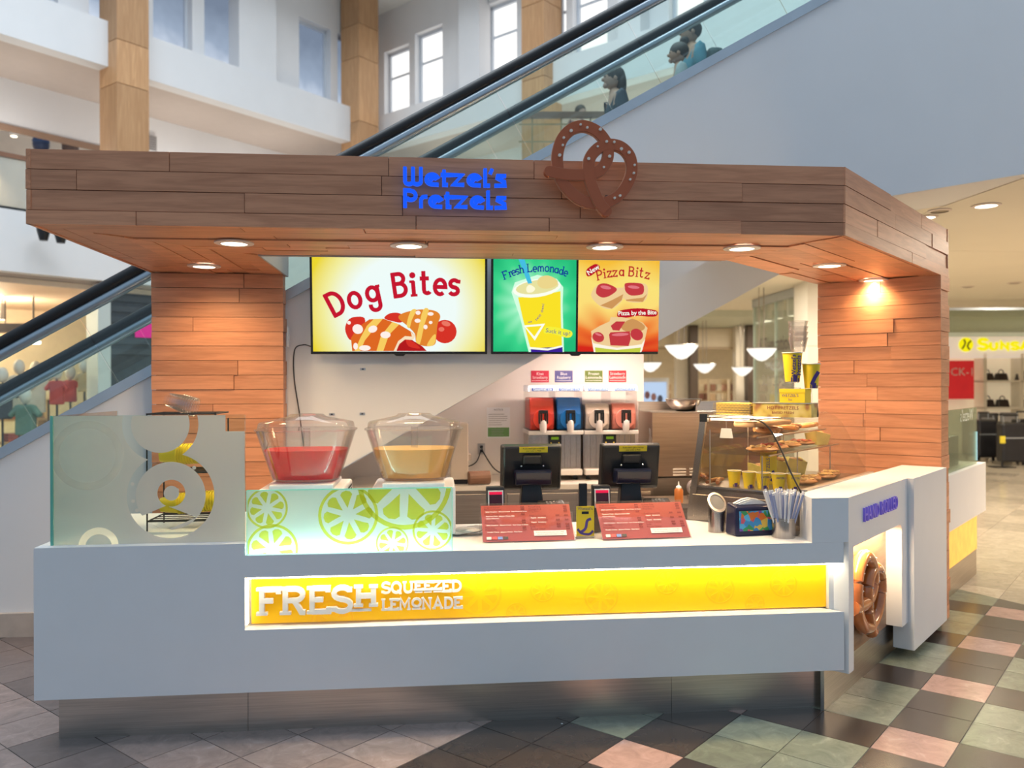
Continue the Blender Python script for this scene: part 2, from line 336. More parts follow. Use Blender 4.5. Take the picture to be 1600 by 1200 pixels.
def text_w(s, h, wx=1.0, sp=0.0): return sum((GL[c][0] if c != ' ' else .4) * h * wx + sp for c in s)
def arctext(s, h, st, path, y0, y1, sp=0.0, wx=1.0, mb=None):
    """letters along path(u) -> (x, z, angle), u in metres of baseline"""
    mb = mb or MB(); u = 0.0
    for c in s:
        g = (GL[c][0] if c != ' ' else .4) * h * wx
        if c != ' ':
            x, z, a = path(u); glyph(mb, c, h, st, x, z, y0, y1, a, True, wx)
        u += g + sp
    return mb
def label_text(body, name, mat, parent, loc, size, rot=(PI / 2, 0, 0), align='CENTER', bold=0.0, depth=0.0, sx=1.0, shear=0.0, spacing=1.0):
    c = bpy.data.curves.new(name, 'FONT'); c.body = body; c.size = size; c.align_x = align; c.align_y = 'CENTER'; c.offset = bold; c.extrude = depth; c.shear = shear; c.space_character = spacing; c.resolution_u = 2
    o = bpy.data.objects.new(name, c); COL.objects.link(o)
    dg = bpy.context.evaluated_depsgraph_get(); me = bpy.data.meshes.new_from_object(o.evaluated_get(dg)); me.name = name
    bpy.data.objects.remove(o); bpy.data.curves.remove(c); me.materials.clear(); me.materials.append(mat)
    o = bpy.data.objects.new(name, me); COL.objects.link(o); o.parent = parent; o.location = loc; o.rotation_euler = rot; o.scale = (sx, 1, 1)
    return o
def spline(pts, n=6, closed=False):
    out = []; N = len(pts); R = N if closed else N - 1
    g = lambda i: Vector(pts[i % N]) if closed else Vector(pts[max(0, min(N - 1, i))])
    for i in range(R):
        a, b, c, d = g(i - 1), g(i), g(i + 1), g(i + 2)
        for k in range(n):
            t = k / n; out.append(tuple(.5 * ((2 * b) + (c - a) * t + (2 * a - 5 * b + 4 * c - d) * t * t + (3 * b - a - 3 * c + d) * t ** 3)))
    if not closed: out.append(tuple(pts[-1]))
    return out
def clip(poly, q, nrm):
    out = []
    for i, p in enumerate(poly):
        b = poly[(i + 1) % len(poly)]; da = (p[0] - q[0]) * nrm[0] + (p[1] - q[1]) * nrm[1]; db = (b[0] - q[0]) * nrm[0] + (b[1] - q[1]) * nrm[1]
        if da >= 0: out.append(p)
        if da * db < 0: t = da / (da - db); out.append((p[0] + (b[0] - p[0]) * t, p[1] + (b[1] - p[1]) * t))
    return out
R2 = 2 ** -.5

# ================================================================ FLOOR
GROUT = P('floor_grout', (.16, .145, .135), .5, var=.1)
fl = struct(MB().box(-30, 30, -14, 2.2, -.05, -.004).build('floor', GROUT))
CREAMF = P('cream_floor_far', (.50, .44, .35), .22, var=.06, vscale=1.5)
fl2 = struct(MB().box(-30, 30, 2.2, 40, -.05, -.004).build('floor', CREAMF))
TM = {'P': tile_mat('pink_marble_tile', (.43, .275, .24), (.53, .41, .37), .22), 'D': tile_mat('dark_brown_tile', (.062, .048, .042), (.075, .06, .052), .25),
      'G': tile_mat('green_marble_tile', (.22, .245, .19), (.34, .37, .30), .25), 'M': tile_mat('mauve_marble_tile', (.38, .285, .255), (.50, .41, .38), .25),
      'B': tile_mat('brown_mauve_tile', (.20, .155, .145), (.24, .21, .20), .28), 'C': tile_mat('cream_tile', (.52, .455, .365), (.58, .52, .43), .16)}
TO = Vector((3.755, -.370)); TB = Vector((math.cos(math.radians(45.5)), math.sin(math.radians(45.5)))); TA = Vector((math.sin(math.radians(45.5)), -math.cos(math.radians(45.5)))); TL = .305
LQ = (6.0, 2.2); LN = (.932, .362)
def proj(x, y, z=0.0):
    dx, dy = x - CX, y - CY; X = dx * CT - dy * ST; Y = dx * ST + dy * CT
    return (800 + F * X / Y, HY + F * (CZ - z) / Y, Y) if Y > .4 else (9e9, 9e9, Y)
def tile_at(i, j, L, kind, nrm, small=0.0):
    o = TO + TA * (i * L) + TB * (j * L); q = [(0, 0), (L, 0), (L, L), (0, L)]
    g = .0022; q = [(g, g), (L - g, g), (L - g, L - g), (g, L - g)]
    wp = [tuple(o + TA * p[0] + TB * p[1]) for p in q]
    if nrm: wp = clip(wp, LQ, nrm)
    if len(wp) < 3: return
    c = Vector(wp[0])
    ob = MB().prism([(p[0] - c.x, p[1] - c.y) for p in wp], -.014, 0).build('tile', TM[kind], fl if kind != 'C' else fl2)
    ob.location = (c.x, c.y, 0)
def kindof(i, j):
    if i == -5 or (i, j) == (-4, -4): return 'D'
    if i < -5: return random.choice('MMMB') if (i, j) not in ((-8, -8), (-9, -8)) else 'B'
    a, b = i % 3, j % 3
    return ('P' if b == 0 else 'D') if a == 0 else ('D' if b == 0 else 'G')
cnt = 0
for i in range(-22, 14):
    for j in range(-16, 24):
        c = TO + TA * ((i + .5) * TL) + TB * ((j + .5) * TL); px, py, Y = proj(c.x, c.y)
        if Y < 2.6 or px < -160 or px > 1760 or py > 1330: continue
        inside = (.35 < c.x < 3.75 and c.y > .35) or (c.x >= 3.75 and c.y - .5 > (c.x - 3.6) and c.y > .4) or c.y > 4.6 or (c.x < .4 and c.y > 1.9)
        if inside: continue
        if (c.x - LQ[0]) * LN[0] + (c.y - LQ[1]) * LN[1] > .25: continue
        tile_at(i, j, TL, 'B' if (i < -9 and j > -8) else kindof(i, j), (-LN[0], -LN[1])); cnt += 1
for i in range(-8, 9):
    for j in range(2, 22):
        L = .61; c = TO + TA * ((i + .5) * L) + TB * ((j + .5) * L); px, py, Y = proj(c.x, c.y)
        if Y < 3 or Y > 15 or px < 1380 or px > 1800: continue
        if (c.x - LQ[0]) * LN[0] + (c.y - LQ[1]) * LN[1] < -.45: continue
        tile_at(i, j, L, 'C', LN); cnt += 1
o = MB().ball((0, 0, .003), (.006, .005, .003), 6, 4).build('paper_scrap', WPAPER, None, loc=at(878, 1131, 4.02)); o.location.z = 0
tag(o, 'tiny white scrap of paper lying on a dark floor tile', 'scrap')

# ================================================================ CANOPY
can = thing('wood_canopy', 'oak planked canopy with a mitred right wing over the food stand', 'canopy', (0, 0, 2.375))
CAN_X0, CAN_X1, CAN_D, CH = -.03, 3.84, .88, .343
RT = 2.21   # length of the angled right wing
chx = lambda t, d: (CAN_X1 + (t - d) * R2, (t + d) * R2)   # along wing, inward
MI = .345
core = MB()
core.prism([(CAN_X0 + .023, .023), (CAN_X1 - .01, .023), (CAN_X1 - CAN_D * MI, CAN_D), (CAN_X0 + .023, CAN_D)], .022, CH - .004)
core.prism([chx(.0, .023), chx(RT - .02, .023), chx(RT - .02, .83), chx(.345, .83)], .022, CH - .004)
core.prism([(CAN_X0 + .023, CAN_D), (.815, CAN_D), (.815, 1.8), (CAN_X0 + .023, 1.8)], .022, CH - .004)
core.build('core', DARKWOOD, can)
ROWS = [.066, .093, .092, .092]
pxx = lambda p: (p - 40) * .003023
planking(can, (CAN_X0, .022, 0), (1, 0, 0), (0, 1, 0), CAN_X1 - CAN_X0 + .006, ROWS, OAK, cuts=[[pxx(p) for p in r] for r in ([199, 620, 830, 1144], [359, 599, 880, 1040], [113, 567, 850, 1146], [248, 578, 806])])
planking(can, (*chx(0, .022), 0), (R2, R2, 0), (-R2, R2, 0), RT, ROWS, OAK, cuts=[[1.25], [.55, 1.6], [.9, 1.75], [.8, 1.5]])
planking(can, (*chx(RT - .022, 0), 0), (-R2, R2, 0), (-R2, -R2, 0), .85, ROWS, OAK)
planking(can, (CAN_X0 + .022, 1.8, 0), (0, -1, 0), (1, 0, 0), 1.8, ROWS, OAK)
def soffit(poly):
    t = random.uniform(-.003, .008); c = poly[0]
    ob = MB().prism([(p[0] - c[0], p[1] - c[1]) for p in poly], t, .021).build('soffit_plank', OAK, can); return ob, c
yb = [0.02, .13, .24, .35, .46, .565, .67, .775, .88]
g = .002
for a, b in zip(yb, yb[1:]):
    a += g; b -= g
    cs = [None] + sorted(random.uniform(.9, 3.1) for _ in range(2)) + [None]
    for k in range(3):
        f0 = (lambda y: CAN_X0 + y) if k == 0 else (lambda y, c=cs[k]: c + g)
        f1 = (lambda y: CAN_X1 - MI * y) if k == 2 else (lambda y, c=cs[k + 1]: c - g)
        ob, c = soffit([(f0(a), a), (f1(a), a), (f1(b), b), (f0(b), b)]); ob.location = (c[0], c[1], 0)
db = [0.02, .13, .24, .34, .44, .54, .64, .735, .83]
for a, b in zip(db, db[1:]):
    a += g; b -= g; m = random.uniform(.8, 1.6)
    for t0, t1 in ((None, m), (m, RT - .022)):
        s0 = lambda d: (MI * 1.2 * d if t0 is None else t0 + g)
        poly = [chx(s0(a), a), chx(t1 - g, a), chx(t1 - g, b), chx(s0(b), b)]
        ob, c = soffit(poly); ob.location = (c[0], c[1], 0)
xb = [CAN_X0 + .02, .075, .18, .285, .39, .5, .605, .71, .82]
for a, b in zip(xb, xb[1:]):
    a += g; b -= g; m = random.uniform(1.0, 1.5)
    for y0, y1 in ((None, m), (m, 1.8)):
        s0 = lambda x: (x - CAN_X0 if y0 is None else y0 + g)
        ob, c = soffit([(a, s0(a)), (b, s0(b)), (b, y1 - g), (a, y1 - g)]); ob.location = (c[0], c[1], 0)
MB().box(.816, .83, CAN_D - .01, 1.805, 0, CH).build('inner_fascia', P('pale_grey_laminate', (.55, .52, .49), .5, var=.02), can)
MB().box(CAN_X0 + .8, CAN_X1 - .32, CAN_D, CAN_D + .014, 0, CH).build('inner_fascia', MATS['pale_grey_laminate'], can)
# downlights
dl_lab = ['front left of the canopy, nearest its left corner', 'over the planked left pillar', 'above the large hot dog screen', 'above the gap between the lemonade and pizza pictures',
          'just left of the mitred right corner of the canopy', 'first on the angled right wing of the canopy', 'closest to the right wooden pillar']
LAMP = E('lamp_lens', (1.0, .86, .66), 9.0); TRIM = P('lamp_trim_ring', (.72, .62, .56), .35, var=.03)
for k, (x, y) in enumerate([(.791, .42), (.414, 1.281), (1.678, .433), (2.711, .398), (3.456, .384), (4.243, .983), (4.909, 1.669)]):
    t = thing('recessed_downlight', 'round recessed downlight glowing warm, ' + dl_lab[k], 'downlight', (x, y, 2.371), group='downlights in the canopy soffit')
    MB().lathe([(.066, -.008), (.098, -.004), (.098, .003), (.062, .003)], seg=28, cap=False).build('trim_ring', TRIM, t, smooth=True)
    MB().lathe([(.0, -.0055), (.05, -.006), (.066, -.0045), (.066, .002), (0, .002)], seg=28).build('lens', LAMP, t)
    spot_light('canopy_lamp', (x, y, 2.352), (80, 36, 95, 95, 95, 105, 88)[k], (1.0, .71, .38), 160, .09, .8)

# ---- oak pillars
pl = thing('wooden_pillar', 'oak planked pillar on the left, under the canopy and behind the frosted glass', 'pillar', (.4, 1.73, 0))
MB().box(-.395, .395, -.06, .075, .02, 2.372).build('core', DARKWOOD, pl)
hs = [.095] * 25
planking(pl, (-.42, -.062, 0), (1, 0, 0), (0, 1, 0), .84, hs, OAK, lo=.25, hi=.9, tmin=.008, tmax=.02)
planking(pl, (.398, -.062, 0), (0, 1, 0), (-1, 0, 0), .137, hs, OAK, lo=2, hi=3, tmin=.008, tmax=.02)
pr_ = thing('wooden_pillar', 'wide oak planked pillar on the right, behind the pretzel case', 'pillar', (3.85, 0, 0), PI / 4)
MB().box(1.955, 2.19, .02, .815, .02, 2.372).build('core', DARKWOOD, pr_)
planking(pr_, (1.953, .83, 0), (0, -1, 0), (1, 0, 0), .83, hs, OAK, lo=.25, hi=.8, tmin=.01, tmax=.022)
planking(pr_, (1.95, .022, 0), (1, 0, 0), (0, 1, 0), .255, hs, OAK, lo=2, hi=3, tmin=.008, tmax=.02)

# ================================================================ ROOF SIGNS
sgn = thing('blue_sign_lettering', 'backlit blue WETZEL\'S PRETZELS lettering on the canopy front', 'sign', (1.662, -.022, 2.471))
BLUE = E('lit_blue_acrylic', (.012, .11, 1.0), 1.0); BLUEE = P('blue_letter_edge', (.05, .15, .75), .35, emit=(.05, .2, 1), es=.5)
for row, (wd, z) in enumerate(((['W', 'e', 't', 'z', 'e', 'l', "'", 's'], .104), (['P', 'r', 'e', 't', 'z', 'e', 'l', 's'], .0))):
    H = .086; st = .0152; tot = sum(GL['w' + c][0] for c in wd); sc = .49 / (tot * H); x = 0
    for c in wd:
        m = MB(); wdt = glyph(m, 'w' + c, H, st, 0, 0, -.02, 0, 0, False, sc); hl = MB(); glyph(hl, 'w' + c, H, .0182, 0, 0, -.004, .002, 0, False, sc)
        ltr = m.build('letter', BLUE, sgn, loc=(x, 0, z)); hl.build('letter_back', BLUEE, ltr); x += wdt
ps = thing('pretzel_sign', 'large brown cut-out pretzel sign with white salt dots on the canopy front', 'sign', (2.5, -.03, 2.6))
PZ = [(105, 555), (250, 578), (400, 580), (520, 565), (610, 510), (660, 420), (665, 330), (640, 250), (560, 160), (440, 115), (320, 145), (230, 240), (187, 370), (185, 480), (205, 590), (270, 700), (370, 790), (480, 835), (580, 845), (690, 815), (780, 755), (850, 660), (890, 560), (895, 470), (870, 380), (800, 310), (710, 285), (610, 300), (530, 360), (485, 440), (480, 540), (495, 640), (540, 760), (590, 860), (645, 920)]
def pz(p): return (2.322 + (840 + p[0] / 6.155 - 849) * .003075 - 2.5, 2.646 - (180 + p[1] / 6.155 - 268) * .00307 - 2.6)
PZB = P('brown_painted_metal', (.46, .105, .032), .45, var=.04); PZE = P('pale_brown_edge', (.55, .25, .14), .45, var=.04)
path = spline([pz(p) for p in PZ], 5)
def strand(wd, y0, y1, ramp):
    m = MB().ribbon(path, wd, y0, y1); n = len(path); m.v = [(a, b - ramp * (abs(2 * (q % n) / n - 1) + .25 * (q % n) / n), c) for q, (a, b, c) in enumerate(m.v)]; return m
strand(.0505, -.052, -.03, .012).build('dough_loop', PZB, ps); strand(.0555, -.046, -.026, .012).build('dough_edge', PZE, ps)
for e, nm in ((path[0], .0155), (path[-1], .0155)): MB().prism(arc(e[0], e[1], .0252, .0252, 0, 360, 16)[:-1], -.064, -.03, 'y').build('dough_end', PZB, ps)
for k in (10, 18): MB().box(-.1 + .02 * k - .14, -.1 + .02 * k - .12, -.03, .008, -.08, -.06).build('mounting_post', BLACKM, ps)
m = MB()
for x, y, r in ((400, 110, 11), (463, 137, 12), (310, 170, 15), (588, 150, 15), (240, 238, 12), (230, 308, 11), (200, 403, 15), (647, 265, 13), (562, 313, 10), (720, 267, 12), (788, 330, 15), (862, 362, 15), (475, 430, 15), (675, 403, 15), (620, 507, 11), (915, 480, 11), (908, 556, 11), (872, 617, 11), (775, 772, 12), (723, 795, 11)):
    a, b = pz((x, y)); m.prism(arc(a, b, r * .0005, r * .0005, 0, 360, 10)[:-1], -.070, -.05, 'y')
stuff(m.build('salt_grains', P('salt_white', (.80, .72, .62), .5, var=.04), ps))

# ================================================================ SERVING COUNTER
ctr = thing('serving_counter', 'long white front counter with a glowing yellow sign slot and steel kick base', 'counter', (1.9, .4, 0))
def C_(m): return m.xf(Matrix.Translation((-1.9, -.4, 0)))
m = MB().box(0, .93, 0, 1.0, .221, .91)
END = [(3.64, .20), (3.64, .75), (.93, .75)]
m.prism([(.93, 0), (3.825, 0)] + END, .221, .51).prism([(.93, 0), (3.825, 0)] + END, .752, .855).prism([(.93, .10), (3.735, .10)] + END, .51, .752)
C_(m).build('counter_body', WHITE, ctr)
YP = P('yellow_acrylic', (.93, .52, .0), .4, emit=(1.0, .46, .0), es=.30)
C_(MB().box(.943, 3.77, .078, .086, .517, .748)).build('yellow_panel', YP, ctr)
LED = E('led_strip', (1.0, .88, .64), 30.0)
C_(MB().box(.94, 3.81, .012, .03, .744, .7515)).build('led_strip', LED, ctr)
C_(MB().box(3.772, 3.826, .052, .11, .51, .752)).build('slot_end', WHITE, ctr)
C_(MB().box(.932, .938, .02, .05, .53, .74)).build('led_strip', E('led_strip_soft', (1.0, .86, .6), 5.0), ctr)
LM = P('yellow_print', (.90, .47, .003), .42, emit=(1.0, .44, .0), es=.30)
def lemon(mb, cx, cz, r, y0, y1, rect, a0=0.0, n=8):
    def add(poly):
        for q, nr in (((rect[0], 0), (1, 0)), ((rect[1], 0), (-1, 0)), ((0, rect[2]), (0, 1)), ((0, rect[3]), (0, -1))):
            poly = clip(poly, q, nr)
            if len(poly) < 3: return
        mb.prism(poly, y0, y1, 'y')
    N = 40
    for k in range(N):
        a, b = 2 * PI * k / N, 2 * PI * (k + 1) / N
        add([(cx + r * math.cos(a), cz + r * math.sin(a)), (cx + r * math.cos(b), cz + r * math.sin(b)), (cx + r * .9 * math.cos(b), cz + r * .9 * math.sin(b)), (cx + r * .9 * math.cos(a), cz + r * .9 * math.sin(a))])
    for k in range(n):
        c = a0 + 2 * PI * k / n; hw = PI / n * .72
        pts = [(cx + r * .24 * math.cos(c), cz + r * .24 * math.sin(c))] + [(cx + r * q * math.cos(c + hw * s), cz + r * q * math.sin(c + hw * s)) for s, q in ((-.8, .55), (-1, .72), (-.6, .80), (0, .83), (.6, .80), (1, .72), (.8, .55))]
        add(pts)
for x, z, r in ((1.32, .52, .10), (2.02, .63, .11), (2.33, .64, .06), (2.62, .60, .085), (2.95, .66, .06), (3.22, .62, .075), (3.55, .64, .07), (3.40, .54, .05), (2.2, .53, .05)):
    m = MB(); lemon(m, x, z, r, .0765, .078, (.95, 3.765, .52, .745), x); C_(m).build('lemon_print', LM, ctr)
m = MB()
for a, b in ((.06, .92), (.92, 2.98), (2.98, 3.78)): C_(MB().box(a + .001, b - .001, .108, .13, 0, .221)).build('kick_plate', STEEL, ctr)
LET = P('white_letter', (.86, .84, .80), .4, var=.01)
x = .98
for c, h, z in zip('FRESH', (.122, .122, .122, .122, .094), (.565, .565, .565, .565, .593)):
    mm = MB(); wd = glyph(mm, c, h, .0235, 0, 0, -.022, 0, 0, True, 1.32 if c != 'H' else 1.5); mm.build('letter', LET, ctr, loc=(x - 1.9, .072 - .4, z)); x += wd + .008
for wrd, z0, small in (('SQUEEZED', .648, 'EEZ'), ('LEMONADE', .568, 'O')):
    x = 1.553; ts = .386 / text_w(wrd, .052, 1.0)
    for k, c in enumerate(wrd):
        sm = (wrd == 'SQUEEZED' and 3 <= k <= 5) or c == 'O'
        h = .040 if sm else .052; mm = MB(); wd = glyph(mm, c, h, .0105, 0, 0, -.016, 0, 0, True, ts * (.052 / h) * .97)
        if sm: mm.box(.002, wd - .004, -.016, 0, -.013, -.006)
        mm.build('letter', LET, ctr, loc=(x - 1.9, .072 - .4, z0 + (.012 if sm else 0))); x += wd * 1.03
C_(MB().box(1.365, 1.505, .052, .072, .567, .578)).build('underline', LET, ctr)

# side counter (angled 45 degrees)
sid = thing('side_counter', 'white angled end counter with pretzel niche and HAND ROLLED lettering', 'counter', (3.85, 0, 0), PI / 4)
m = MB().prism([(0, .2), (.075, .2), (.075, .82)] + [(.9, .82)] + arc(.917, .78, .04, .04, 90, 0, 5) + [(.957, .215), (1.082, .215), (1.082, 1.075), (0, 1.075)], 0, .085, 'y')
m.prism([(.0, .085), (1.92, .085), (1.92, .245), (.004, .245), (-.134, .134), (-.014, .014), (0, 0)], .8555, 1.075)
m.box(.02, .957, .1, .26, .2, .855).box(.957, 1.92, .085, .26, .215, .855)
m.build('counter_body', WHITE, sid)
MB().box(1.087, 1.915, -.035, .085, .05, 1.076).build('door_panel', WHITE, sid, bevel=.003)
MB().box(.04, 1.0, .088, .1, .205, .82).build('niche_back', wood('niche_wood', (.26, .12, .055), (.38, .20, .10), .3), sid)
MB().box(-.03, 1.92, .112, .13, 0, .215).build('kick_plate', STEEL, sid)
MB().box(.12, .9, .02, .04, .812, .819).build('niche_lamp', E('niche_led', (1, .78, .5), 14), sid)
label_text('HAND ROLLED', 'side_lettering', P('violet_blue_letters', (.13, .09, .42), .4, emit=(.12, .08, .5), es=.35), sid, (.535, -.006, .957), .105, depth=.006, bold=.0, sx=.80, spacing=1.10)
_p = Vector((3.85, 0, 0)) + Vector((.5 * R2 - .05 * R2, .5 * R2 + .05 * R2, .80)); area_light('niche_lamp', _p, (0, 0, PI / 4), .75, .03, 9, (1, .74, .44))
niche = thing('pretzel_sculpture', 'glossy brown moulded pretzel hanging in the lit niche of the side counter', 'pretzel', (4.17, .46, .26), PI / 4)
q = [((p[0] - 490) * .00060, (930 - p[1]) * .00054) for p in PZ]
m = MB().tube([(a, 0, b) for a, b in spline(q, 4)], .038, 10); m.build('dough_loop', P('glossy_baked_brown', (.56, .17, .04), .2, var=.25, vscale=9, coat=.6), niche, smooth=True)
m = MB()
for x, y, r in ((400, 110, 11), (310, 170, 15), (588, 150, 15), (240, 238, 12), (200, 403, 15), (720, 267, 12), (788, 330, 15), (862, 362, 15), (475, 430, 15), (675, 403, 15), (908, 556, 11)):
    m.ball(((x - 490) * .0006, -.037, (930 - y) * .00054), r * .00030, 6, 4)
stuff(m.build('salt_grains', MATS['salt_white'], niche))
niche.location = Vector((3.85, 0, 0)) + Vector((R2 * .45 - R2 * .05, R2 * .45 + R2 * .05, .27))

# ================================================================ ESCALATORS
SL = .5695; SA = math.atan(SL)
ESTEEL = P('escalator_steel', (.42, .49, .55), .3, metal=.8, var=.05)
def escalator(label, y0, wid, zb, x0, x1, clad_near, rails=True):
    """zb: height of the balustrade base line at x = 0"""
    e = thing('escalator', label, 'escalator', (2.0, y0, 0)); W = lambda m: m.xf(Matrix.Translation((-2.0, -y0, 0)))
    b = lambda x: zb + SL * x
    W(MB().prism(clad_near, y0, y0 + .05, 'y')).build('cladding', WALLW, e)
    W(MB().prism(clad_near, y0 + wid - .05, y0 + wid, 'y')).build('cladding', WALLW, e)
    for yy in (y0, y0 + wid):
        W(MB().prism([(x0, b(x0) - .075), (x1, b(x1) - .075), (x1, b(x1)), (x0, b(x0))], yy - .012, yy + .055 if yy == y0 else yy + .012, 'y')).build('skirt_trim', ALU, e)
        n = int((x1 - x0) / .93); px_ = Vector((math.cos(SA), math.sin(SA))); pn = Vector((-math.sin(SA), math.cos(SA)))
        L = .93 / math.cos(SA)
        yc = yy + .02 if yy == y0 else yy - .03
        for k in range(n):
            o = Vector((x0 + k * .93 + .45, b(x0 + k * .93 + .45)))
            p = [o + px_ * .004, o + px_ * (L - .004), o + px_ * (L - .004) + pn * .56, o + px_ * .004 + pn * .56]
            W(MB().prism([tuple(v) for v in p], yc, yc + .011, 'y')).build('glass_panel', GLASSG, e)
        W(MB().tube([(x0, yc + .005, b(x0) + .615), (x1, yc + .005, b(x1) + .615)], .036, 10)).build('rail_base', ESTEEL, e, smooth=True)
        W(MB().tube([(x0, yc + .005, b(x0) + .69), (x1, yc + .005, b(x1) + .69)], .042, 10)).build('handrail', RUBBER, e, smooth=True)
    sz = lambda x: b(x) - .28
    k = x0 + .3
    while k < x1 - .4:
        W(MB().box(k, k + .40, y0 + .1, y0 + wid - .1, sz(k) - .12, sz(k))).build('step', STEELD, e); k += .4 / 1.0
    return e
def bot(x): return .413 + .56 * x
clad = [(-3.1, .0), (-.74, 0), (4.4, 2.877), (6.15, 3.182), (8.2, 3.55), (8.2, 1.823 + SL * 8.2 - .03), (-3.1, 1.823 + SL * -3.1 - .03)]
es1 = escalator('long white clad escalator with glass sides rising to the right behind the stand', 1.81, 1.19, 1.823, -2.6, 7.9, clad)
MB().prism([(-2.74, 0), (2.4, 2.877), (4.15, 3.182), (6.2, 3.55), (6.2, 3.6), (4.15, 3.23), (2.4, 2.93), (-2.74, .06)], .055, 1.13, 'y').build('soffit', WALLW, es1)
Z2 = 3.43 - SL * 3.6
clad2 = [(-2.0, 0), (.2, 0), (5.0, 2.6), (9.5, 5.0), (9.5, Z2 + SL * 9.5 - .03), (-1.0, Z2 - SL - .03), (-2.0, .25)]
es2 = escalator('second escalator beyond the first, carrying three riders down', 4.05, 1.15, Z2, -1.0, 9.4, clad2)
struct(MB().box(-3.2, -.70, 1.775, 1.809, 0, .155).build('baseboard_left', P('tan_stone', (.52, .44, .38), .45, var=.08, vscale=12)))

# ================================================================ BACK OF THE STAND
struct(MB().prism([(-.62, 0), (3.52, 0), (3.52, 2.36)], 2.73, 2.80, 'y').build('wall_back', WARMW))
bc = thing('back_counter', 'steel back counter with cupboard doors under the slush machines', 'counter', (2.3, 2.34, 0))
MB().box(-1.1, 1.12, -.36, .38, .885, .92).build('worktop', P('pale_worktop', (.62, .57, .52), .3, var=.03), bc)
MB().box(-1.08, 1.1, -.33, .37, .05, .885).build('carcass', STEELD, bc)
for k in range(4):
    d = MB().box(-1.05 + k * .54, -.54 + k * .54, -.352, -.331, .12, .86).build('door', STEELD, bc, bevel=.004)
    MB().box(-.62 + k * .54, -.58 + k * .54, -.37, -.352, .6, .72).build('handle', STEEL, d)

def s2l(r, g, b): return tuple((c / 12.92 if c <= .04045 else ((c + .055) / 1.055) ** 2.4) for c in (r / 255, g / 255, b / 255))
def grad(name, stops, ang=0, center=(0, 0, 0), scale=(1, 1, 1), sph=True, s=1.0, rays=0):
    m = bpy.data.materials.new(name); m.use_nodes = True; nt = m.node_tree; nt.nodes.clear()
    tc = nn(nt, 'ShaderNodeTexCoord'); mp = nn(nt, 'ShaderNodeMapping'); mp.vector_type = 'TEXTURE'; mp.inputs['Location'].default_value = center; mp.inputs['Scale'].default_value = scale
    nt.links.new(tc.outputs['Object'], mp.inputs[0])
    if sph:
        ln = nn(nt, 'ShaderNodeVectorMath', operation='LENGTH'); nt.links.new(mp.outputs[0], ln.inputs[0]); fac = ln.outputs['Value']
    else:
        sx = nn(nt, 'ShaderNodeSeparateXYZ'); nt.links.new(mp.outputs[0], sx.inputs[0]); fac = sx.outputs['Z']
    if rays:
        gx = nn(nt, 'ShaderNodeSeparateXYZ'); nt.links.new(mp.outputs[0], gx.inputs[0]); at2 = nn(nt, 'ShaderNodeMath', operation='ARCTAN2'); nt.links.new(gx.outputs['Z'], at2.inputs[0]); nt.links.new(gx.outputs['X'], at2.inputs[1])
        mu = nn(nt, 'ShaderNodeMath', operation='MULTIPLY'); nt.links.new(at2.outputs[0], mu.inputs[0]); mu.inputs[1].default_value = rays
        sn = nn(nt, 'ShaderNodeMath', operation='SINE'); nt.links.new(mu.outputs[0], sn.inputs[0])
        ma = nn(nt, 'ShaderNodeMath', operation='MULTIPLY_ADD'); nt.links.new(sn.outputs[0], ma.inputs[0]); ma.inputs[1].default_value = .05; nt.links.new(fac, ma.inputs[2]); fac = ma.outputs[0]
    r = nn(nt, 'ShaderNodeValToRGB'); els = r.color_ramp.elements
    while len(els) < len(stops): els.new(.5)
    for e, (p, c) in zip(els, stops): e.position = p; e.color = (*s2l(*c), 1)
    nt.links.new(fac, r.inputs[0]); em = nn(nt, 'ShaderNodeEmission'); em.inputs[1].default_value = s; nt.links.new(r.outputs[0], em.inputs[0])
    o = nn(nt, 'ShaderNodeOutputMaterial'); nt.links.new(em.outputs[0], o.inputs[0]); return m
def L(r, g, b, s=1.0): return E('lit_%d_%d_%d' % (r, g, b), s2l(r, g, b), s)
def tv(label, x, w_, h_):
    t = thing('menu_screen', label, 'screen', (x, 1.695, 1.85)); t.rotation_euler = (math.radians(4.5), 0, 0)
    MB().box(-w_ / 2, w_ / 2, -.045, .0, 0, h_).build('bezel', BLACK, t, bevel=.004)
    MB().box(-w_ * .3, w_ * .3, 0, .045, .1, h_ - .1).build('rear_housing', BLACKM, t); MB().box(-.2, .2, .045, .112, .12, .3).build('wall_mount', BLACKM, t)
    MB().prism([(-.04, .002), (-.025, -.012), (.025, -.012), (.04, .002)], -.045, -.01, 'y').build('sensor_tab', BLACK, t)
    return t
class Pr:
    """flat print on a screen: y layer steps towards the viewer"""
    def __init__(s, par, f, y): s.p = par; s.f = f; s.y = y; s.k = 0
    def poly(s, polys, mat, name='picture', sp=0):
        s.k += 1; y = s.y - .0009 * s.k
        for n, q in enumerate(polys):
            if sp: q = spline(q, sp, True)
            MB().prism([s.f(p) for p in q], y - n * .00005, y + .0006, 'y').build(name, mat, s.p)
    def text(s, items, h, st, mat, name='printed_words'):
        s.k += 1; m = MB(); y = s.y - .0009 * s.k
        x0, z0 = s.f((0, 0)); x1, _ = s.f((1, 0)); sc = x1 - x0
        for ch, cx, cy, ang in items:
            t = MB(); glyph(t, ch, h * sc, st * sc, 0, 0, y, y + .0006, math.radians(ang))
            xs = [v[0] for v in t.v]; zs = [v[2] for v in t.v]; X, Z = s.f((cx, cy)); dx = X - (min(xs) + max(xs)) / 2; dz = Z - (min(zs) + max(zs)) / 2
            t.v = [(v[0] + dx, v[1], v[2] + dz) for v in t.v]; m.add(t.v, t.f)
        return m.build(name, mat, s.p)
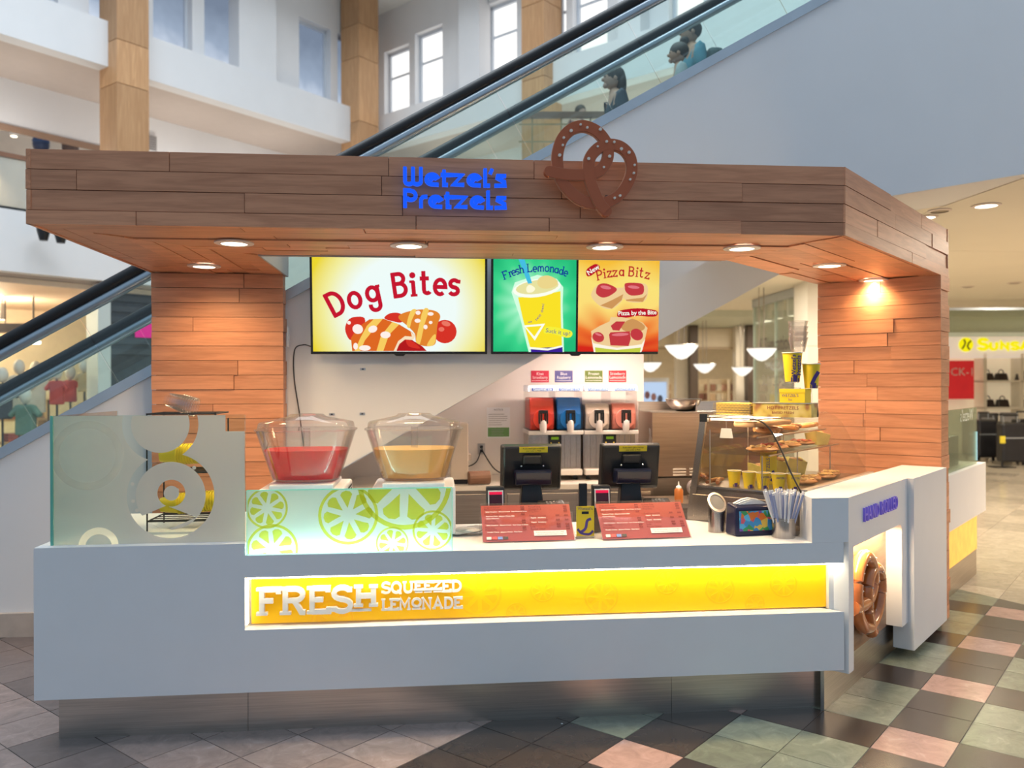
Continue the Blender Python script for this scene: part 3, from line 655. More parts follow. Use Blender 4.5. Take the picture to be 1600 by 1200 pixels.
def ell(cx, cy, rx, ry, a=0, n=20):
    c, s = math.cos(math.radians(a)), math.sin(math.radians(a))
    return [(cx + rx * math.cos(2 * PI * k / n) * c - ry * math.sin(2 * PI * k / n) * s, cy + rx * math.cos(2 * PI * k / n) * s + ry * math.sin(2 * PI * k / n) * c) for k in range(n)]
# --- screen 1: Dog Bites
t1 = tv('large lit menu screen reading Dog Bites over two wrapped hot dogs', 1.582, 1.168, .668)
MB().box(-.568, .568, -.0465, -.044, .018, .655).build('screen', grad('screen_yellow_white', [(0, (236, 252, 252)), (.55, (240, 252, 248)), (.8, (242, 238, 160)), (1, (236, 214, 48))], center=(.02, 0, .30), scale=(.64, 1, .62)), t1)
p = Pr(t1, lambda q: ((480 + q[0] / 5.517 - 622) * .00417, (556 - 400 - q[1] / 5.517) * .00417), -.0465)
RED = L(196, 24, 48); SAU = L(214, 52, 40); SAUH = L(236, 120, 100); DOUGH = L(226, 132, 48); DOUGHY = L(248, 204, 96); DOUGHD = L(196, 88, 24); HIL = L(255, 240, 232)
p.text([('D', 215, 430, 27), ('o', 395, 388, 15), ('g', 560, 370, 12), ('B', 780, 257, 8), ('i', 905, 248, 5), ('t', 1012, 235, 2), ('e', 1140, 268, -2), ('s', 1265, 270, -6)], 212, 36, RED)
p.poly([[(650, 545), (690, 505), (760, 495), (810, 520), (800, 580), (720, 570)]], SAU, sp=4)
p.poly([ell(1180, 660, 104, 104)], SAU); p.poly([ell(1190, 590, 40, 22, 15), ell(1150, 640, 26, 20)], SAUH)
p.poly([[(775, 545), (800, 505), (900, 475), (1000, 465), (1100, 480), (1140, 525), (1115, 600), (1105, 700), (1090, 775), (1010, 790), (930, 760), (915, 680), (850, 610)]], DOUGH, sp=4)
p.poly([[(880, 480), (930, 470), (890, 560), (870, 630), (845, 600)], [(990, 468), (1040, 470), (1000, 600), (960, 770), (925, 750), (950, 620)], [(1070, 700), (1100, 690), (1085, 775), (1020, 785)]], DOUGHY, sp=3)
p.poly([ell(945, 495, 22, 18), ell(940, 565, 26, 18), ell(1055, 505, 26, 16), ell(1010, 620, 18, 20), ell(1055, 580, 16, 14)], HIL)
p.poly([[(310, 640), (340, 560), (400, 533), (480, 545), (470, 650), (400, 720), (345, 730)]], SAU, sp=4)
p.poly([[(820, 695), (900, 740), (980, 790), (1020, 832), (755, 832), (770, 760)]], L(178, 28, 30)); p.poly([[(840, 720), (920, 765), (960, 810), (860, 790)]], SAU, sp=3)
p.poly([[(370, 832), (360, 720), (420, 625), (520, 555), (640, 548), (780, 598), (890, 665), (922, 700), (900, 735), (830, 730), (780, 770), (752, 832)]], L(222, 104, 36), sp=0)
p.poly([[(560, 552), (640, 548), (560, 640), (480, 740), (440, 832), (390, 832), (440, 720), (500, 610)], [(720, 575), (780, 598), (690, 690), (640, 832), (580, 832), (620, 700)]], DOUGHY)
p.poly([[(880, 660), (922, 700), (900, 735), (830, 730), (780, 770), (752, 832), (730, 832), (770, 745), (830, 700), (890, 705)]], L(250, 226, 190))
p.poly([ell(420, 640, 46, 42, 20), ell(550, 640, 40, 30, -20), ell(660, 690, 44, 30), ell(345, 585, 16, 16), ell(480, 805, 50, 24), ell(400, 790, 20, 30)], HIL)
# --- screen 2: Fresh Lemonade | Pizza Bitz
t2 = tv('lit menu screen split between green Fresh Lemonade and orange Pizza Bitz pictures', 2.768, 1.15, .665)
f2 = lambda q: ((765 + q[0] / 5.926 - 896.5) * .00438, (553 - 400 - q[1] / 5.926) * .00438 - .003)
xl, xm0 = f2((20, 0))[0], f2((780, 0))[0]; xm1, xr = f2((800, 0))[0], f2((1557, 0))[0]
MB().box(xl, xm0, -.0465, -.044, .018, .655).build('screen', grad('screen_green', [(0, (226, 255, 228)), (.35, (150, 240, 190)), (.7, (60, 212, 140)), (1, (36, 186, 120))], center=(-.30, 0, .34), scale=(.36, 1, .40), rays=14), t2)
MB().box(xm1, xr, -.0465, -.044, .018, .655).build('screen', grad('screen_orange', [(0, (214, 40, 28)), (.22, (240, 120, 50)), (.5, (252, 222, 120)), (.75, (250, 226, 120)), (1, (246, 190, 60))], center=(.29, 0, .02), scale=(.9, 1, .62), sph=False, rays=12), t2)
p = Pr(t2, f2, -.0465); DBL = L(24, 60, 150); WHT = L(252, 255, 240); YELL = L(250, 226, 40); PUR = L(62, 36, 150)
p.poly([[(185, 340), (215, 250), (420, 180), (600, 215), (660, 290), (655, 450), (672, 882), (345, 882), (262, 560)]], L(214, 255, 226))
p.poly([[(245, 385), (420, 375), (635, 325), (640, 560), (655, 878), (368, 878), (290, 580)]], YELL)
p.poly([ell(418, 300, 222, 82, -8)], WHT); p.poly([ell(420, 290, 198, 62, -8)], L(232, 226, 160))
p.poly([[(420, 260), (440, 205), (520, 185), (600, 225), (600, 270), (540, 300), (460, 300)]], L(236, 214, 140), sp=3); p.poly([[(320, 300), (350, 270), (400, 300), (380, 335), (330, 340)]], L(255, 250, 214), sp=3)
p.poly([[(245, 36), (300, 36), (372, 255), (335, 262)]], L(70, 190, 226))
p.poly([[(296, 640), (494, 622), (400, 778)]], WHT); p.poly([[(318, 655), (462, 642), (396, 740)]], YELL)
p.poly([[(362, 850), (656, 832), (658, 882), (366, 882)]], PUR); p.poly([[(345, 835), (520, 850), (656, 820), (656, 836), (520, 868), (350, 855)]], WHT)
p.poly([spline([(480, 690), (500, 650), (620, 660), (735, 690), (740, 735), (690, 750), (560, 715), (490, 712)], 3, True)], L(246, 240, 60))
p.text([('F', 115, 185, 20), ('r', 168, 178, 17), ('e', 204, 165, 15), ('s', 237, 154, 12), ('h', 273, 132, 9), ('L', 346, 120, 5), ('e', 397, 131, 2), ('m', 450, 125, 0), ('o', 507, 127, -3), ('n', 551, 132, -6), ('a', 596, 142, -9), ('d', 642, 142, -12), ('e', 680, 167, -15)], 76, 10.5, DBL)
p.text([('P', 985, 180, 12), ('i', 1040, 163, 8), ('z', 1085, 168, 5), ('z', 1135, 162, 2), ('a', 1197, 156, 0), ('B', 1287, 142, -4), ('i', 1340, 148, -6), ('t', 1383, 152, -8), ('z', 1438, 180, -12)], 92, 12, L(186, 26, 44))
for body, q, sz, rot, mt in (('Suck it up!', (612, 700), .040, -8, DBL), ('we', (352, 606), .024, 12, PUR), ('twist', (428, 565), .026, 48, PUR), ('them!', (468, 480), .026, 80, PUR)):
    a = f2(q); label_text(body, 'printed_words', mt, t2, (a[0], -.062, a[1]), sz, (PI / 2, math.radians(-rot), 0))
p.poly([spline([(865, 150), (885, 115), (950, 78), (990, 95), (985, 125), (920, 180), (880, 190)], 3, True), spline([(1160, 540), (1190, 500), (1350, 478), (1526, 498), (1530, 548), (1450, 555), (1350, 548), (1230, 568), (1175, 562)], 3, True)], L(186, 22, 40))
for body, q, sz, rot in (('New', (930, 133), .046, 33), ('Pizza by the Bite', (1348, 522), .040, 2)):
    a = f2(q); label_text(body, 'printed_words', WHT, t2, (a[0], -.066, a[1]), sz, (PI / 2, math.radians(-rot), 0), bold=.0008)
CR = L(240, 206, 150); CRD = L(206, 150, 90); PEP = L(196, 60, 66); PEPH = L(226, 120, 128)
p.poly([[(915, 360), (990, 260), (1120, 290), (1230, 300), (1210, 400), (1110, 485), (1000, 460)], [(1210, 300), (1260, 250), (1420, 255), (1445, 340), (1400, 420), (1240, 410)]], CR, sp=4)
p.poly([[(1000, 455), (1120, 400), (1215, 350), (1200, 405), (1110, 484)], [(1240, 400), (1400, 380), (1440, 345), (1400, 420), (1245, 412)]], CRD)
p.poly([[(960, 320), (985, 265), (1060, 255), (1155, 305), (1090, 365), (1020, 382), (970, 355)], [(1228, 290), (1240, 248), (1380, 252), (1408, 300), (1390, 350), (1290, 362), (1240, 330)]], PEP, sp=4)
p.poly([ell(1050, 290, 50, 16, 10), ell(1310, 285, 55, 14, 5)], PEPH)
p.poly([[(918, 690), (1000, 640), (1090, 600), (1100, 560), (1200, 560), (1300, 575), (1400, 610), (1446, 660), (1420, 780), (1390, 882), (950, 882), (930, 780)]], CR, sp=0)
p.poly([[(1200, 640), (1300, 575), (1420, 640), (1380, 690), (1240, 690)]], CRD, sp=3)
p.poly([[(1100, 640), (1150, 600), (1235, 600), (1180, 685), (1120, 680)], ell(985, 745, 56, 46, 20), ell(1345, 720, 62, 52, 30), [(1085, 720), (1100, 700), (1280, 690), (1290, 760), (1270, 826), (1100, 820)]], PEP, sp=0)
p.poly([ell(1190, 720, 80, 14, -3), ell(985, 720, 34, 10, 20)], PEPH)
p.poly([[(918, 740), (940, 800), (1160, 842), (1390, 810), (1425, 760), (1400, 860), (1390, 882), (945, 882)]], L(255, 246, 226)); p.poly([[(955, 838), (1160, 862), (1385, 840), (1378, 882), (960, 882)]], L(196, 206, 70))

bt = thing('batten_light', 'slim warm batten light under the sloping escalator, above the slush machines', 'lamp', (3.12, 2.2, bot(3.12) - .005)); bt.rotation_euler = (0, -math.atan(.56), 0)
MB().box(-.40, .40, -.05, .05, -.03, 0).build('housing', P('batten_white', (.7, .68, .65), .5, var=.02), bt); MB().box(-.38, .38, -.04, .04, -.036, -.03).build('diffuser', E('batten_glow', (1, .80, .62), 6), bt)
area_light('batten_lamp', (2.95, 2.1, bot(2.95) - .06), (math.radians(0), -math.atan(.56) * .0, 0), 1.0, .10, 36, (1, .77, .66))
# --- wall pieces
for (x, c, a, b) in ((2.664, (190, 26, 60), 'Kiwi', 'Strawberry'), (2.858, (84, 84, 140), 'Blue', 'Raspberry'), (3.105, (96, 116, 40), 'Frozen', 'Lemonade'), (3.301, (190, 34, 46), 'Strawberry', 'Lemonade')):
    t = thing('flavour_card', 'small flavour card reading %s %s on the wall above the slush machines' % (a, b), 'sign', (x, 2.73, 1.658), group='flavour cards on the back wall')
    MB().box(-.073, .073, -.004, -.0005, 0, .094).build('card', P('card_%s_%s' % (a.lower(), b.lower()), s2l(*c), .5, var=.03), t)
    for wd, z in ((a, .068), (b, .038)): label_text(wd, 'printed_words', WPAPER, t, (0, -.005, z), .034, sx=.8 if len(wd) > 8 else .95)
    MB().box(-.066, .066, -.0048, -.004, .012, .015).build('printed_line', WPAPER, t)
nt_ = thing('notice', 'white printed notice with a green lower panel taped to the back wall', 'notice', (2.326, 2.73, 1.21))
MB().box(-.094, .094, -.003, -.0005, 0, .247).build('sheet', WPAPER, nt_); MB().box(-.086, .086, -.0038, -.003, .012, .085).build('green_panel', P('green_print', (.13, .30, .08), .5, var=.05), nt_)
label_text('NOTICE', 'printed_words', BLACK, nt_, (0, -.0042, .228), .02)
m = MB()
for k in range(6): m.box(-.08, .08 - random.uniform(0, .06), -.0037, -.003, .105 + k * .017, .109 + k * .017)
for k in range(4): m.box(-.06, .07 - random.uniform(0, .04), -.0044, -.0038, .025 + k * .014, .028 + k * .014)
m.build('printed_lines', P('grey_ink', (.35, .33, .32), .6, var=.05), nt_)
ou = thing('wall_outlet', 'steel wall outlet with two black plugs above the back counter', 'outlet', (2.187, 2.73, 1.08))
MB().box(-.03, .03, -.006, -.0005, 0, .09).build('plate', STEEL, ou, bevel=.002)
for z in (.03, .062): MB().box(-.012, .012, -.035, -.006, z - .011, z + .011).build('plug', BLACK, ou, bevel=.004)
tag(MB().tube(spline([(2.187, 2.694, 1.142), (2.20, 2.62, 1.10), (2.28, 2.55, .98), (2.38, 2.50, .935), (2.46, 2.5, .925)], 6), .005, 6).build('power_cord', BLACK, smooth=True), 'black power cord curving from the wall outlet towards the slush machine', 'cord')
tag(MB().tube(spline([(2.18, 2.694, 1.11), (2.14, 2.62, 1.03), (2.06, 2.55, 1.0), (1.98, 2.5, 1.01)], 6), .005, 6).build('power_cord', BLACK, smooth=True), 'black power cord sagging left from the wall outlet to the beige dispenser', 'cord')
tag(MB().tube(spline([(.99, 1.70, 1.90), (.93, 1.785, 1.915), (.87, 1.795, 1.88), (.865, 1.797, 1.70), (.90, 1.797, 1.45), (.93, 1.797, 1.2), (.95, 1.797, 1.0)], 6), .004, 6).build('screen_cable', BLACK, smooth=True), 'thin black cable hanging down the wall beside the hot dog screen', 'cable')
sw = thing('switch_plate', 'small white switch plate on the right edge of the left wooden pillar', 'switch', (.835, 1.72, 1.90)); MB().box(0, .009, -.025, .025, 0, .13).build('plate', WPAPER, sw, bevel=.002); MB().box(.009, .014, -.008, .008, .05, .08).build('rocker', WPAPER, sw)
for k, (x, z) in enumerate(((1.325, 1.742), (1.115, 1.435), (1.32, 1.437))):
    t = thing('wall_bracket', 'small grey bracket left on the white wall, ' + ('upper one under the hot dog screen', 'above the red drink', 'above the gap between the drink bowls')[k], 'bracket', (x, 1.809, z))
    MB().box(-.018, .018, -.004, -.0003, 0, .016).build('plate', ESTEEL, t); MB().box(-.006, .006, -.008, -.004, .004, .012).build('screw', BLACKM, t)
dsp = thing('towel_dispenser', 'tall beige wall box beside the yellow drink bowl', 'dispenser', (1.99, 2.15, .955))
MB().box(-.065, .065, -.09, .12, .0, .405).build('housing', P('beige_plastic', (.50, .42, .35), .45, var=.03), dsp, bevel=.008)
MB().box(.066, .085, -.08, .05, .14, .18).build('lever', P('beige_dark', (.40, .33, .28), .45, var=.03), dsp); MB().box(-.05, .05, -.094, -.09, .03, .34).build('cover', MATS['beige_plastic'], dsp)
MB().box(-.06, .06, -.05, .1, -.035, 0).build('foot', BLACK, dsp)
pr2 = thing('paper_roll', 'brown round paper roll lying under the beige wall box', 'roll', (2.075, 2.03, .921))
MB().tube([(-.02, .0, .05), (.13, .03, .05)], .048, 16).build('roll', P('brown_paper', (.20, .10, .06), .6, var=.12), pr2, smooth=False); MB().tube([(.125, .029, .05), (.136, .031, .05)], .016, 10).build('core', P('dark_card', (.08, .05, .03), .7, var=.1), pr2)

# ================================================================ THINGS ON THE COUNTER
# frosted glass screen on the left
def frosted():
    m = bpy.data.materials.new('frosted_pretzel_glass'); m.use_nodes = True; nt = m.node_tree; nt.nodes.clear()
    tc = nn(nt, 'ShaderNodeTexCoord'); sep = nn(nt, 'ShaderNodeSeparateXYZ'); nt.links.new(tc.outputs['Object'], sep.inputs[0])
    def mth(op, a, b=None, c=None):
        n = nn(nt, 'ShaderNodeMath', operation=op)
        for k, v in enumerate((a, b, c)):
            if v is None: continue
            if isinstance(v, (int, float)): n.inputs[k].default_value = v
            else: nt.links.new(v, n.inputs[k])
        return n.outputs[0]
    X, Z = sep.outputs['X'], sep.outputs['Z']
    def dist(cx, cz): a = mth('SUBTRACT', X, cx); b = mth('SUBTRACT', Z, cz); return mth('SQRT', mth('ADD', mth('MULTIPLY', a, a), mth('MULTIPLY', b, b)))
    mask = None
    def uni(v):
        nonlocal mask
        mask = v if mask is None else mth('MAXIMUM', mask, v)
    def ring(cx, cz, r, w_): uni(mth('LESS_THAN', mth('ABSOLUTE', mth('SUBTRACT', dist(cx, cz), r)), w_ / 2))
    k = .00286; gx = lambda p: (p - 83) * k; gz = lambda q: (849 - q) * k
    ring(gx(265), gz(772), 62 * k, 14 * k); ring(gx(266), gz(768), 17 * k, 10 * k); ring(gx(249), gz(656), 53 * k, 14 * k); ring(gx(152), gz(853), 26 * k, 11 * k)
    # clear window at the foot of the big pretzel: the wire rack's tray shows
    uni(mth('LESS_THAN', mth('ADD', mth('ABSOLUTE', mth('MULTIPLY', mth('SUBTRACT', X, gx(258)), .42)), mth('ABSOLUTE', mth('SUBTRACT', Z, gz(808)))), 20 * k))
    uni(mth('MULTIPLY', mth('GREATER_THAN', X, gx(352)), mth('GREATER_THAN', Z, gz(668))))
    dots = None
    for px, py in ((205, 752), (206, 780), (212, 795), (302, 727), (252, 664), (232, 693), (246, 699), (285, 665), (275, 763)):
        d = mth('LESS_THAN', dist(gx(px), gz(py)), 3 * k); dots = d if dots is None else mth('MAXIMUM', dots, d)
    mask = mth('MULTIPLY', mask, mth('SUBTRACT', 1.0, dots))
    faint = mth('MULTIPLY', mth('LESS_THAN', mth('ABSOLUTE', mth('SUBTRACT', dist(gx(135), gz(705)), 50 * k)), 6 * k), .12)
    clr = nn(nt, 'ShaderNodeBsdfTransparent'); clr.inputs[0].default_value = (.86, .93, .91, 1)
    dif = nn(nt, 'ShaderNodeBsdfDiffuse'); dif.inputs[0].default_value = (.84, .84, .80, 1); tr = nn(nt, 'ShaderNodeBsdfTranslucent'); tr.inputs[0].default_value = (.84, .84, .80, 1)
    t2_ = nn(nt, 'ShaderNodeBsdfTransparent'); t2_.inputs[0].default_value = (.80, .88, .85, 1)
    a = nn(nt, 'ShaderNodeMixShader'); a.inputs[0].default_value = .45; nt.links.new(dif.outputs[0], a.inputs[1]); nt.links.new(tr.outputs[0], a.inputs[2])
    op = nn(nt, 'ShaderNodeMapRange'); nt.links.new(X, op.inputs[0]); op.inputs[1].default_value = .0; op.inputs[2].default_value = .42; op.inputs[3].default_value = .45; op.inputs[4].default_value = .90
    cm = nn(nt, 'ShaderNodeMix'); cm.data_type = 'RGBA'; nt.links.new(op.outputs[0], cm.inputs[0]); cm.inputs[6].default_value = (.50, .80, .76, 1); cm.inputs[7].default_value = (.86, .83, .78, 1)
    nt.links.new(cm.outputs[2], dif.inputs[0]); nt.links.new(cm.outputs[2], tr.inputs[0])
    fr = nn(nt, 'ShaderNodeMixShader'); nt.links.new(mth('SUBTRACT', op.outputs[0], faint), fr.inputs[0]); nt.links.new(t2_.outputs[0], fr.inputs[1]); nt.links.new(a.outputs[0], fr.inputs[2])
    mx = nn(nt, 'ShaderNodeMixShader'); nt.links.new(mask, mx.inputs[0]); nt.links.new(fr.outputs[0], mx.inputs[1]); nt.links.new(clr.outputs[0], mx.inputs[2])
    gl = nn(nt, 'ShaderNodeBsdfGlossy'); gl.inputs['Roughness'].default_value = .03; lw = nn(nt, 'ShaderNodeLayerWeight'); lw.inputs[0].default_value = .2
    m3 = nn(nt, 'ShaderNodeMixShader'); nt.links.new(mth('MULTIPLY', lw.outputs['Fresnel'], .6), m3.inputs[0]); nt.links.new(mx.outputs[0], m3.inputs[1]); nt.links.new(gl.outputs[0], m3.inputs[2])
    o = nn(nt, 'ShaderNodeOutputMaterial'); nt.links.new(m3.outputs[0], o.inputs[0]); return m
gp = thing('frosted_glass_screen', 'tall frosted glass screen with clear pretzel outlines on the left end of the counter', 'glass screen', (.062, .06, .91))
FRG = frosted(); GEDGE = P('green_glass_edge', (.10, .34, .28), .15, var=.1, emit=(.1, .4, .33), es=.12)
MB().box(0, .857, -.0005, .0005, 0, .594).build('front_pane', FRG, gp)
MB().box(-.012, -.001, -.008, .004, 0, .596).build('pane_edge', GEDGE, gp); MB().box(.858, .861, -.004, .004, 0, .594).build('pane_edge', GLASSG, gp)
MB().box(-.010, -.004, .004, .80, 0, .594).build('side_pane', GLASSG, gp)
MB().box(0, .857, -.003, .003, .594, .5965).build('top_edge', GLASSG, gp)
# wire rack with cup sleeves behind it
rk = thing('wire_rack', 'black wire cup rack behind the frosted glass', 'rack', (.55, .42, .91)); m = MB()
for z in (.06, .30, .592):
    m.tube([(-.16, -.1, z), (.17, -.1, z), (.17, .16, z), (-.16, .16, z)], .004, 6, True)
m.tube([(-.16, -.1, .0), (-.16, -.1, .596)], .004, 6).tube([(.17, -.1, .0), (.17, -.1, .60)], .005, 6).tube([(-.16, .16, .0), (-.16, .16, .596)], .004, 6).tube([(.17, .16, .0), (.17, .16, .56)], .004, 6)
for z in (.06, .30, .592):
    for k in range(4): m.tube([(-.16, -.06 + .06 * k, z), (.17, -.06 + .06 * k, z)], .003, 6)
m.build('wire_frame', BLACKM, rk); MB().box(-.19, .2, -.13, .18, 0, .012).build('tray', WPAPER, rk)
def cup_stack(label, loc, n, rot, mat, mat2, r=.042, pitch=.013, grp='stacks of cups in the wire rack'):
    t = thing('cup_stack', label, 'cups', loc, 0, grp); t.rotation_euler = rot
    for k in range(n): m = MB(); m.lathe([(r * .72, k * pitch), (r, k * pitch + .085), (r * 1.08, k * pitch + .085), (r * 1.08, k * pitch + .091)] + ([(r * .95, k * pitch + .091), (r * .68, k * pitch + .004)] if mat is not CLEAR else []), seg=16, cap=mat is not CLEAR); m.build('cup', mat, t, smooth=True)
    return t
cup_stack('yellow paper cup stack lying on the upper wire of the rack, behind the frosted glass', (.40, .50, 1.285), 17, (0, math.radians(88), 0), YEL, YEL, .05)
cup_stack('yellow paper cup stack lying lowest in the rack, behind the frosted glass', (.42, .44, 1.035), 17, (0, math.radians(86), 0), YEL, YEL, .05)
cup_stack('clear plastic cup stack lying tilted on top of the wire rack', (.455, .42, 1.575), 6, (0, math.radians(106), math.radians(-8)), CLEAR, CLEAR, .046)

# lemon printed glass panel
lp = thing('lemon_glass_panel', 'edge-lit aqua glass panel printed with lemon slices in front of the drink bowls', 'glass panel', (.938, .012, .855))
AQUA = G('aqua_frosted_glass', (.80, .95, .91), .05, .1, haze=.74, hcol=(.80, .91, .86)); W_ = .950
MB().box(0, W_, 0, .010, .001, .298).build('pane', AQUA, lp)
MB().box(0, W_, -.0005, .0105, .298, .3005).build('lit_edge', E('aqua_edge_glow', s2l(120, 235, 205), .75), lp)
MB().box(W_, W_ + .002, 0, .01, 0, .298).build('lit_edge', MATS['aqua_edge_glow'], lp); MB().box(-.002, 0, 0, .01, 0, .298).build('lit_edge', MATS['aqua_edge_glow'], lp)
MB().box(0.0, W_, .012, .020, .0005, .012).build('led_strip', E('cool_led', s2l(190, 255, 245), 9), lp)
LPM = G('lemon_print_film', (1.0, .98, .42), .01, .2, haze=.22, hcol=(.86, .86, .25)); k = 2.96e-3
for px, py, r, a0 in ((417, 793, 32, .2), (543, 806, 47, .1), (632, 757, 74, .35), (676, 833, 32, .3), (425, 858, 40, .5), (612, 852, 26, .2)):
    m = MB(); lemon(m, (px - 386) * k, (868 - py) * k - .006, r * k, -.0012, -.0004, (.004, W_ - .004, .004, .296), a0); m.build('lemon_print', LPM, lp)

area_light('panel_led', (1.41, .075, .868), (math.radians(-125), 0, 0), .9, .02, 3.4, (.72, 1.0, .97))
# drink dispensers
def SSS(name, col, wgt):
    m = P(name, col, .25, var=.04, vscale=3); nt = m.node_tree; b = nt.nodes['Principled BSDF']; out = nt.nodes['Material Output']
    t = nn(nt, 'ShaderNodeBsdfTranslucent'); t.inputs[0].default_value = (*col, 1); mx = nn(nt, 'ShaderNodeMixShader'); mx.inputs[0].default_value = .45
    nt.links.new(b.outputs[0], mx.inputs[1]); nt.links.new(t.outputs[0], mx.inputs[2]); nt.links.new(mx.outputs[0], out.inputs[0]); return m
def dispenser(label, x, liq):
    t = thing('drink_dispenser', label, 'drink dispenser', (x, .55, .855), group=None); WP = P('white_abs_plastic', (.78, .78, .79), .35, var=.015)
    MB().box(-.215, .215, -.19, .24, .012, .262).build('base', WP, t, bevel=.012)
    MB().box(-.16, .16, -.205, .2, .255, .284).build('bowl_seat', WP, t, bevel=.008); m = MB()
    for k in range(4): m.box(.2145, .2165, .02, .2, .17 + k * .02, .18 + k * .02)
    m.build('vent_slots', BLACKM, t); MB().box(-.09, .09, -.21, -.19, .13, .262).build('front_cover', WP, t, bevel=.006)
    for sx in (-.18, .18):
        for sy in (-.16, .2): MB().lathe([(.018, 0), (.02, .014)], (sx, sy, 0), 10).build('foot', BLACK, t)
    sq = dict(seg=44, sq=3.2, sy=.80)
    MB().lathe([(.160, .286), (.172, .292), (.254, .548), (.262, .55), (.262, .556), (.250, .552), (.168, .297), (.0, .297)], **sq).build('bowl', CLEAR, t, smooth=True)
    r = lambda z: .166 + (z - .295) * .325
    MB().lathe([(0, .299), (.165, .299), (r(.45) - .003, .45), (0, .451)], **sq).build('drink', liq, t, smooth=True)
    MB().lathe([(.262, .557), (.248, .56), (.243, .588), (.236, .594), (.10, .622), (.085, .634), (.035, .637), (0, .637)], **sq).build('lid', CLEAR, t, smooth=True)
    MB().tube([(0, 0, .299), (0, 0, .56)], .018, 10).build('spray_tube', CLEAR, t)
    return t
dispenser('clear drink dispenser bowl filled with bright red juice', 1.133, SSS('red_juice', (.86, .012, .025), .9))
dispenser('clear drink dispenser bowl filled with pale yellow lemonade', 1.700, SSS('lemonade', (.93, .70, .26), .9))

# slush machines
def slush(label, x, cA, cB, lv):
    t = thing('slush_machine', label, 'slush machine', (x, 2.4, .92))
    MB().box(-.2, .2, -.12, .2, .055, .35).build('cabinet', STEELV, t); 
    for k in range(9): MB().box(-.19 + k * .0445, -.19 + k * .0445 + .022, -.13, -.12, .09, .345).build('front_rib', STEELV, t)
    for sx in (-.16, .16):
        for sy in (-.1, .17): MB().lathe([(.02, 0), (.014, .012), (.014, .055)], (sx, sy, 0), 10).build('foot', BLACK, t)
    MB().box(-.2, .2, -.20, -.12, .04, .085).build('drip_tray', P('white_tray', (.66, .63, .60), .4, var=.02), t, bevel=.008)
    MB().box(-.207, .207, -.21, .21, .345, .375).build('deck', MATS['white_tray'], t, bevel=.005)
    d = MB().box(-.05, .05, -.142, -.131, .26, .34).build('control_panel', BLACK, t, bevel=.002); MB().box(-.028, .028, -.144, -.142, .305, .325).build('lcd', E('green_lcd', s2l(120, 150, 40), .8), d)
    for sx in (-.03, .03): MB().ball((sx, -.143, .28), .005, 8, 5).build('button', YEL, d)
    m = MB()
    for k in range(5): m.box(-.2015, -.2, -.08 + .02, .1, .16 + k * .014, .167 + k * .014)
    m.build('side_vents', BLACKM, t)
    for sx, c, ch in ((-.102, cA, 'a'), (.102, cB, 'b')):
        top = .375 + lv
        prof = [(-.17, .38), (-.19, .42), (-.19, .50), (-.165, .56), (-.15, top), (.16, top), (.17, .40), (.17, .38)]
        MB().prism([(a, b) for a, b in prof], sx - .091, sx + .091, 'x').build('slush', c, t, bevel=.012)
        MB().tube([(sx, -.17, .46), (sx, -.212, .46)], [.075, .072], 20).build('front_disc', c, t)
        MB().box(sx - .098, sx + .098, -.2, .18, .376, .38).build('bowl_floor', CLEAR, t)
        MB().prism([(-.205, .38), (-.205, .52), (-.18, .60), (-.178, .668), (.185, .668), (.185, .38)], sx - .099, sx + .099, 'x').build('bowl', G('slush_bowl_clear', (.95, .95, .95), .08, .04), t)
        h = MB().box(sx - .034, sx + .034, -.265, -.225, .505, .53).box(sx - .036, sx - .024, -.262, -.235, .43, .51).box(sx + .024, sx + .036, -.262, -.235, .43, .51).box(sx - .02, sx - .008, -.262, -.24, .445, .51).box(sx + .008, sx + .02, -.262, -.24, .445, .51)
        h.build('tap_handle', BLACK, t, bevel=.003)
        MB().lathe([(.022, .365), (.026, .39), (.03, .44), (.024, .455)], (sx, -.24, 0), 14).build('spout', P('white_spout', (.74, .68, .66), .4, var=.02), t, smooth=True)
        lid = MB().prism([(-.21, .668), (-.20, .695), (-.17, .715), (.18, .715), (.19, .668)], sx - .1, sx + .1, 'x').build('lit_cover', P('slush_lid', (.72, .70, .74), .35, var=.02, emit=(1, .96, .92), es=.16), t, bevel=.004)
        bl = MB().hexa([(sx - .08, -.2105, .673), (sx + .08, -.2105, .673), (sx + .08, -.2085, .673), (sx - .08, -.2085, .673), (sx - .08, -.2025, .694), (sx + .08, -.2025, .694), (sx + .08, -.2005, .694), (sx - .08, -.2005, .694)]).build('badge', P('blue_badge', (.10, .18, .55), .4, var=.03), lid)
        label_text('Gourmet Ice', 'printed_words', E('badge_glow', (1, 1, 1), 1.0), lid, (sx, -.2085, .684), .031, (math.radians(70), 0, 0), bold=.001, sx=.86)
    return t
slush('slush machine with red and blue slush under the two left flavour cards', 2.715, P('red_slush', (.72, .05, .02), .4, var=.12, vscale=8), P('blue_slush', (.005, .16, .50), .4, var=.12, vscale=8), .245)
slush('slush machine with creamy white and pink slush under the two right flavour cards', 3.135, P('white_slush', (.66, .55, .46), .4, var=.06, vscale=8), P('pink_slush', (.70, .24, .18), .4, var=.08, vscale=8), .20)
point_light('slush_cover_lamp', (2.52, 2.22, 1.60), 2.2, (1, .93, .88), .03)

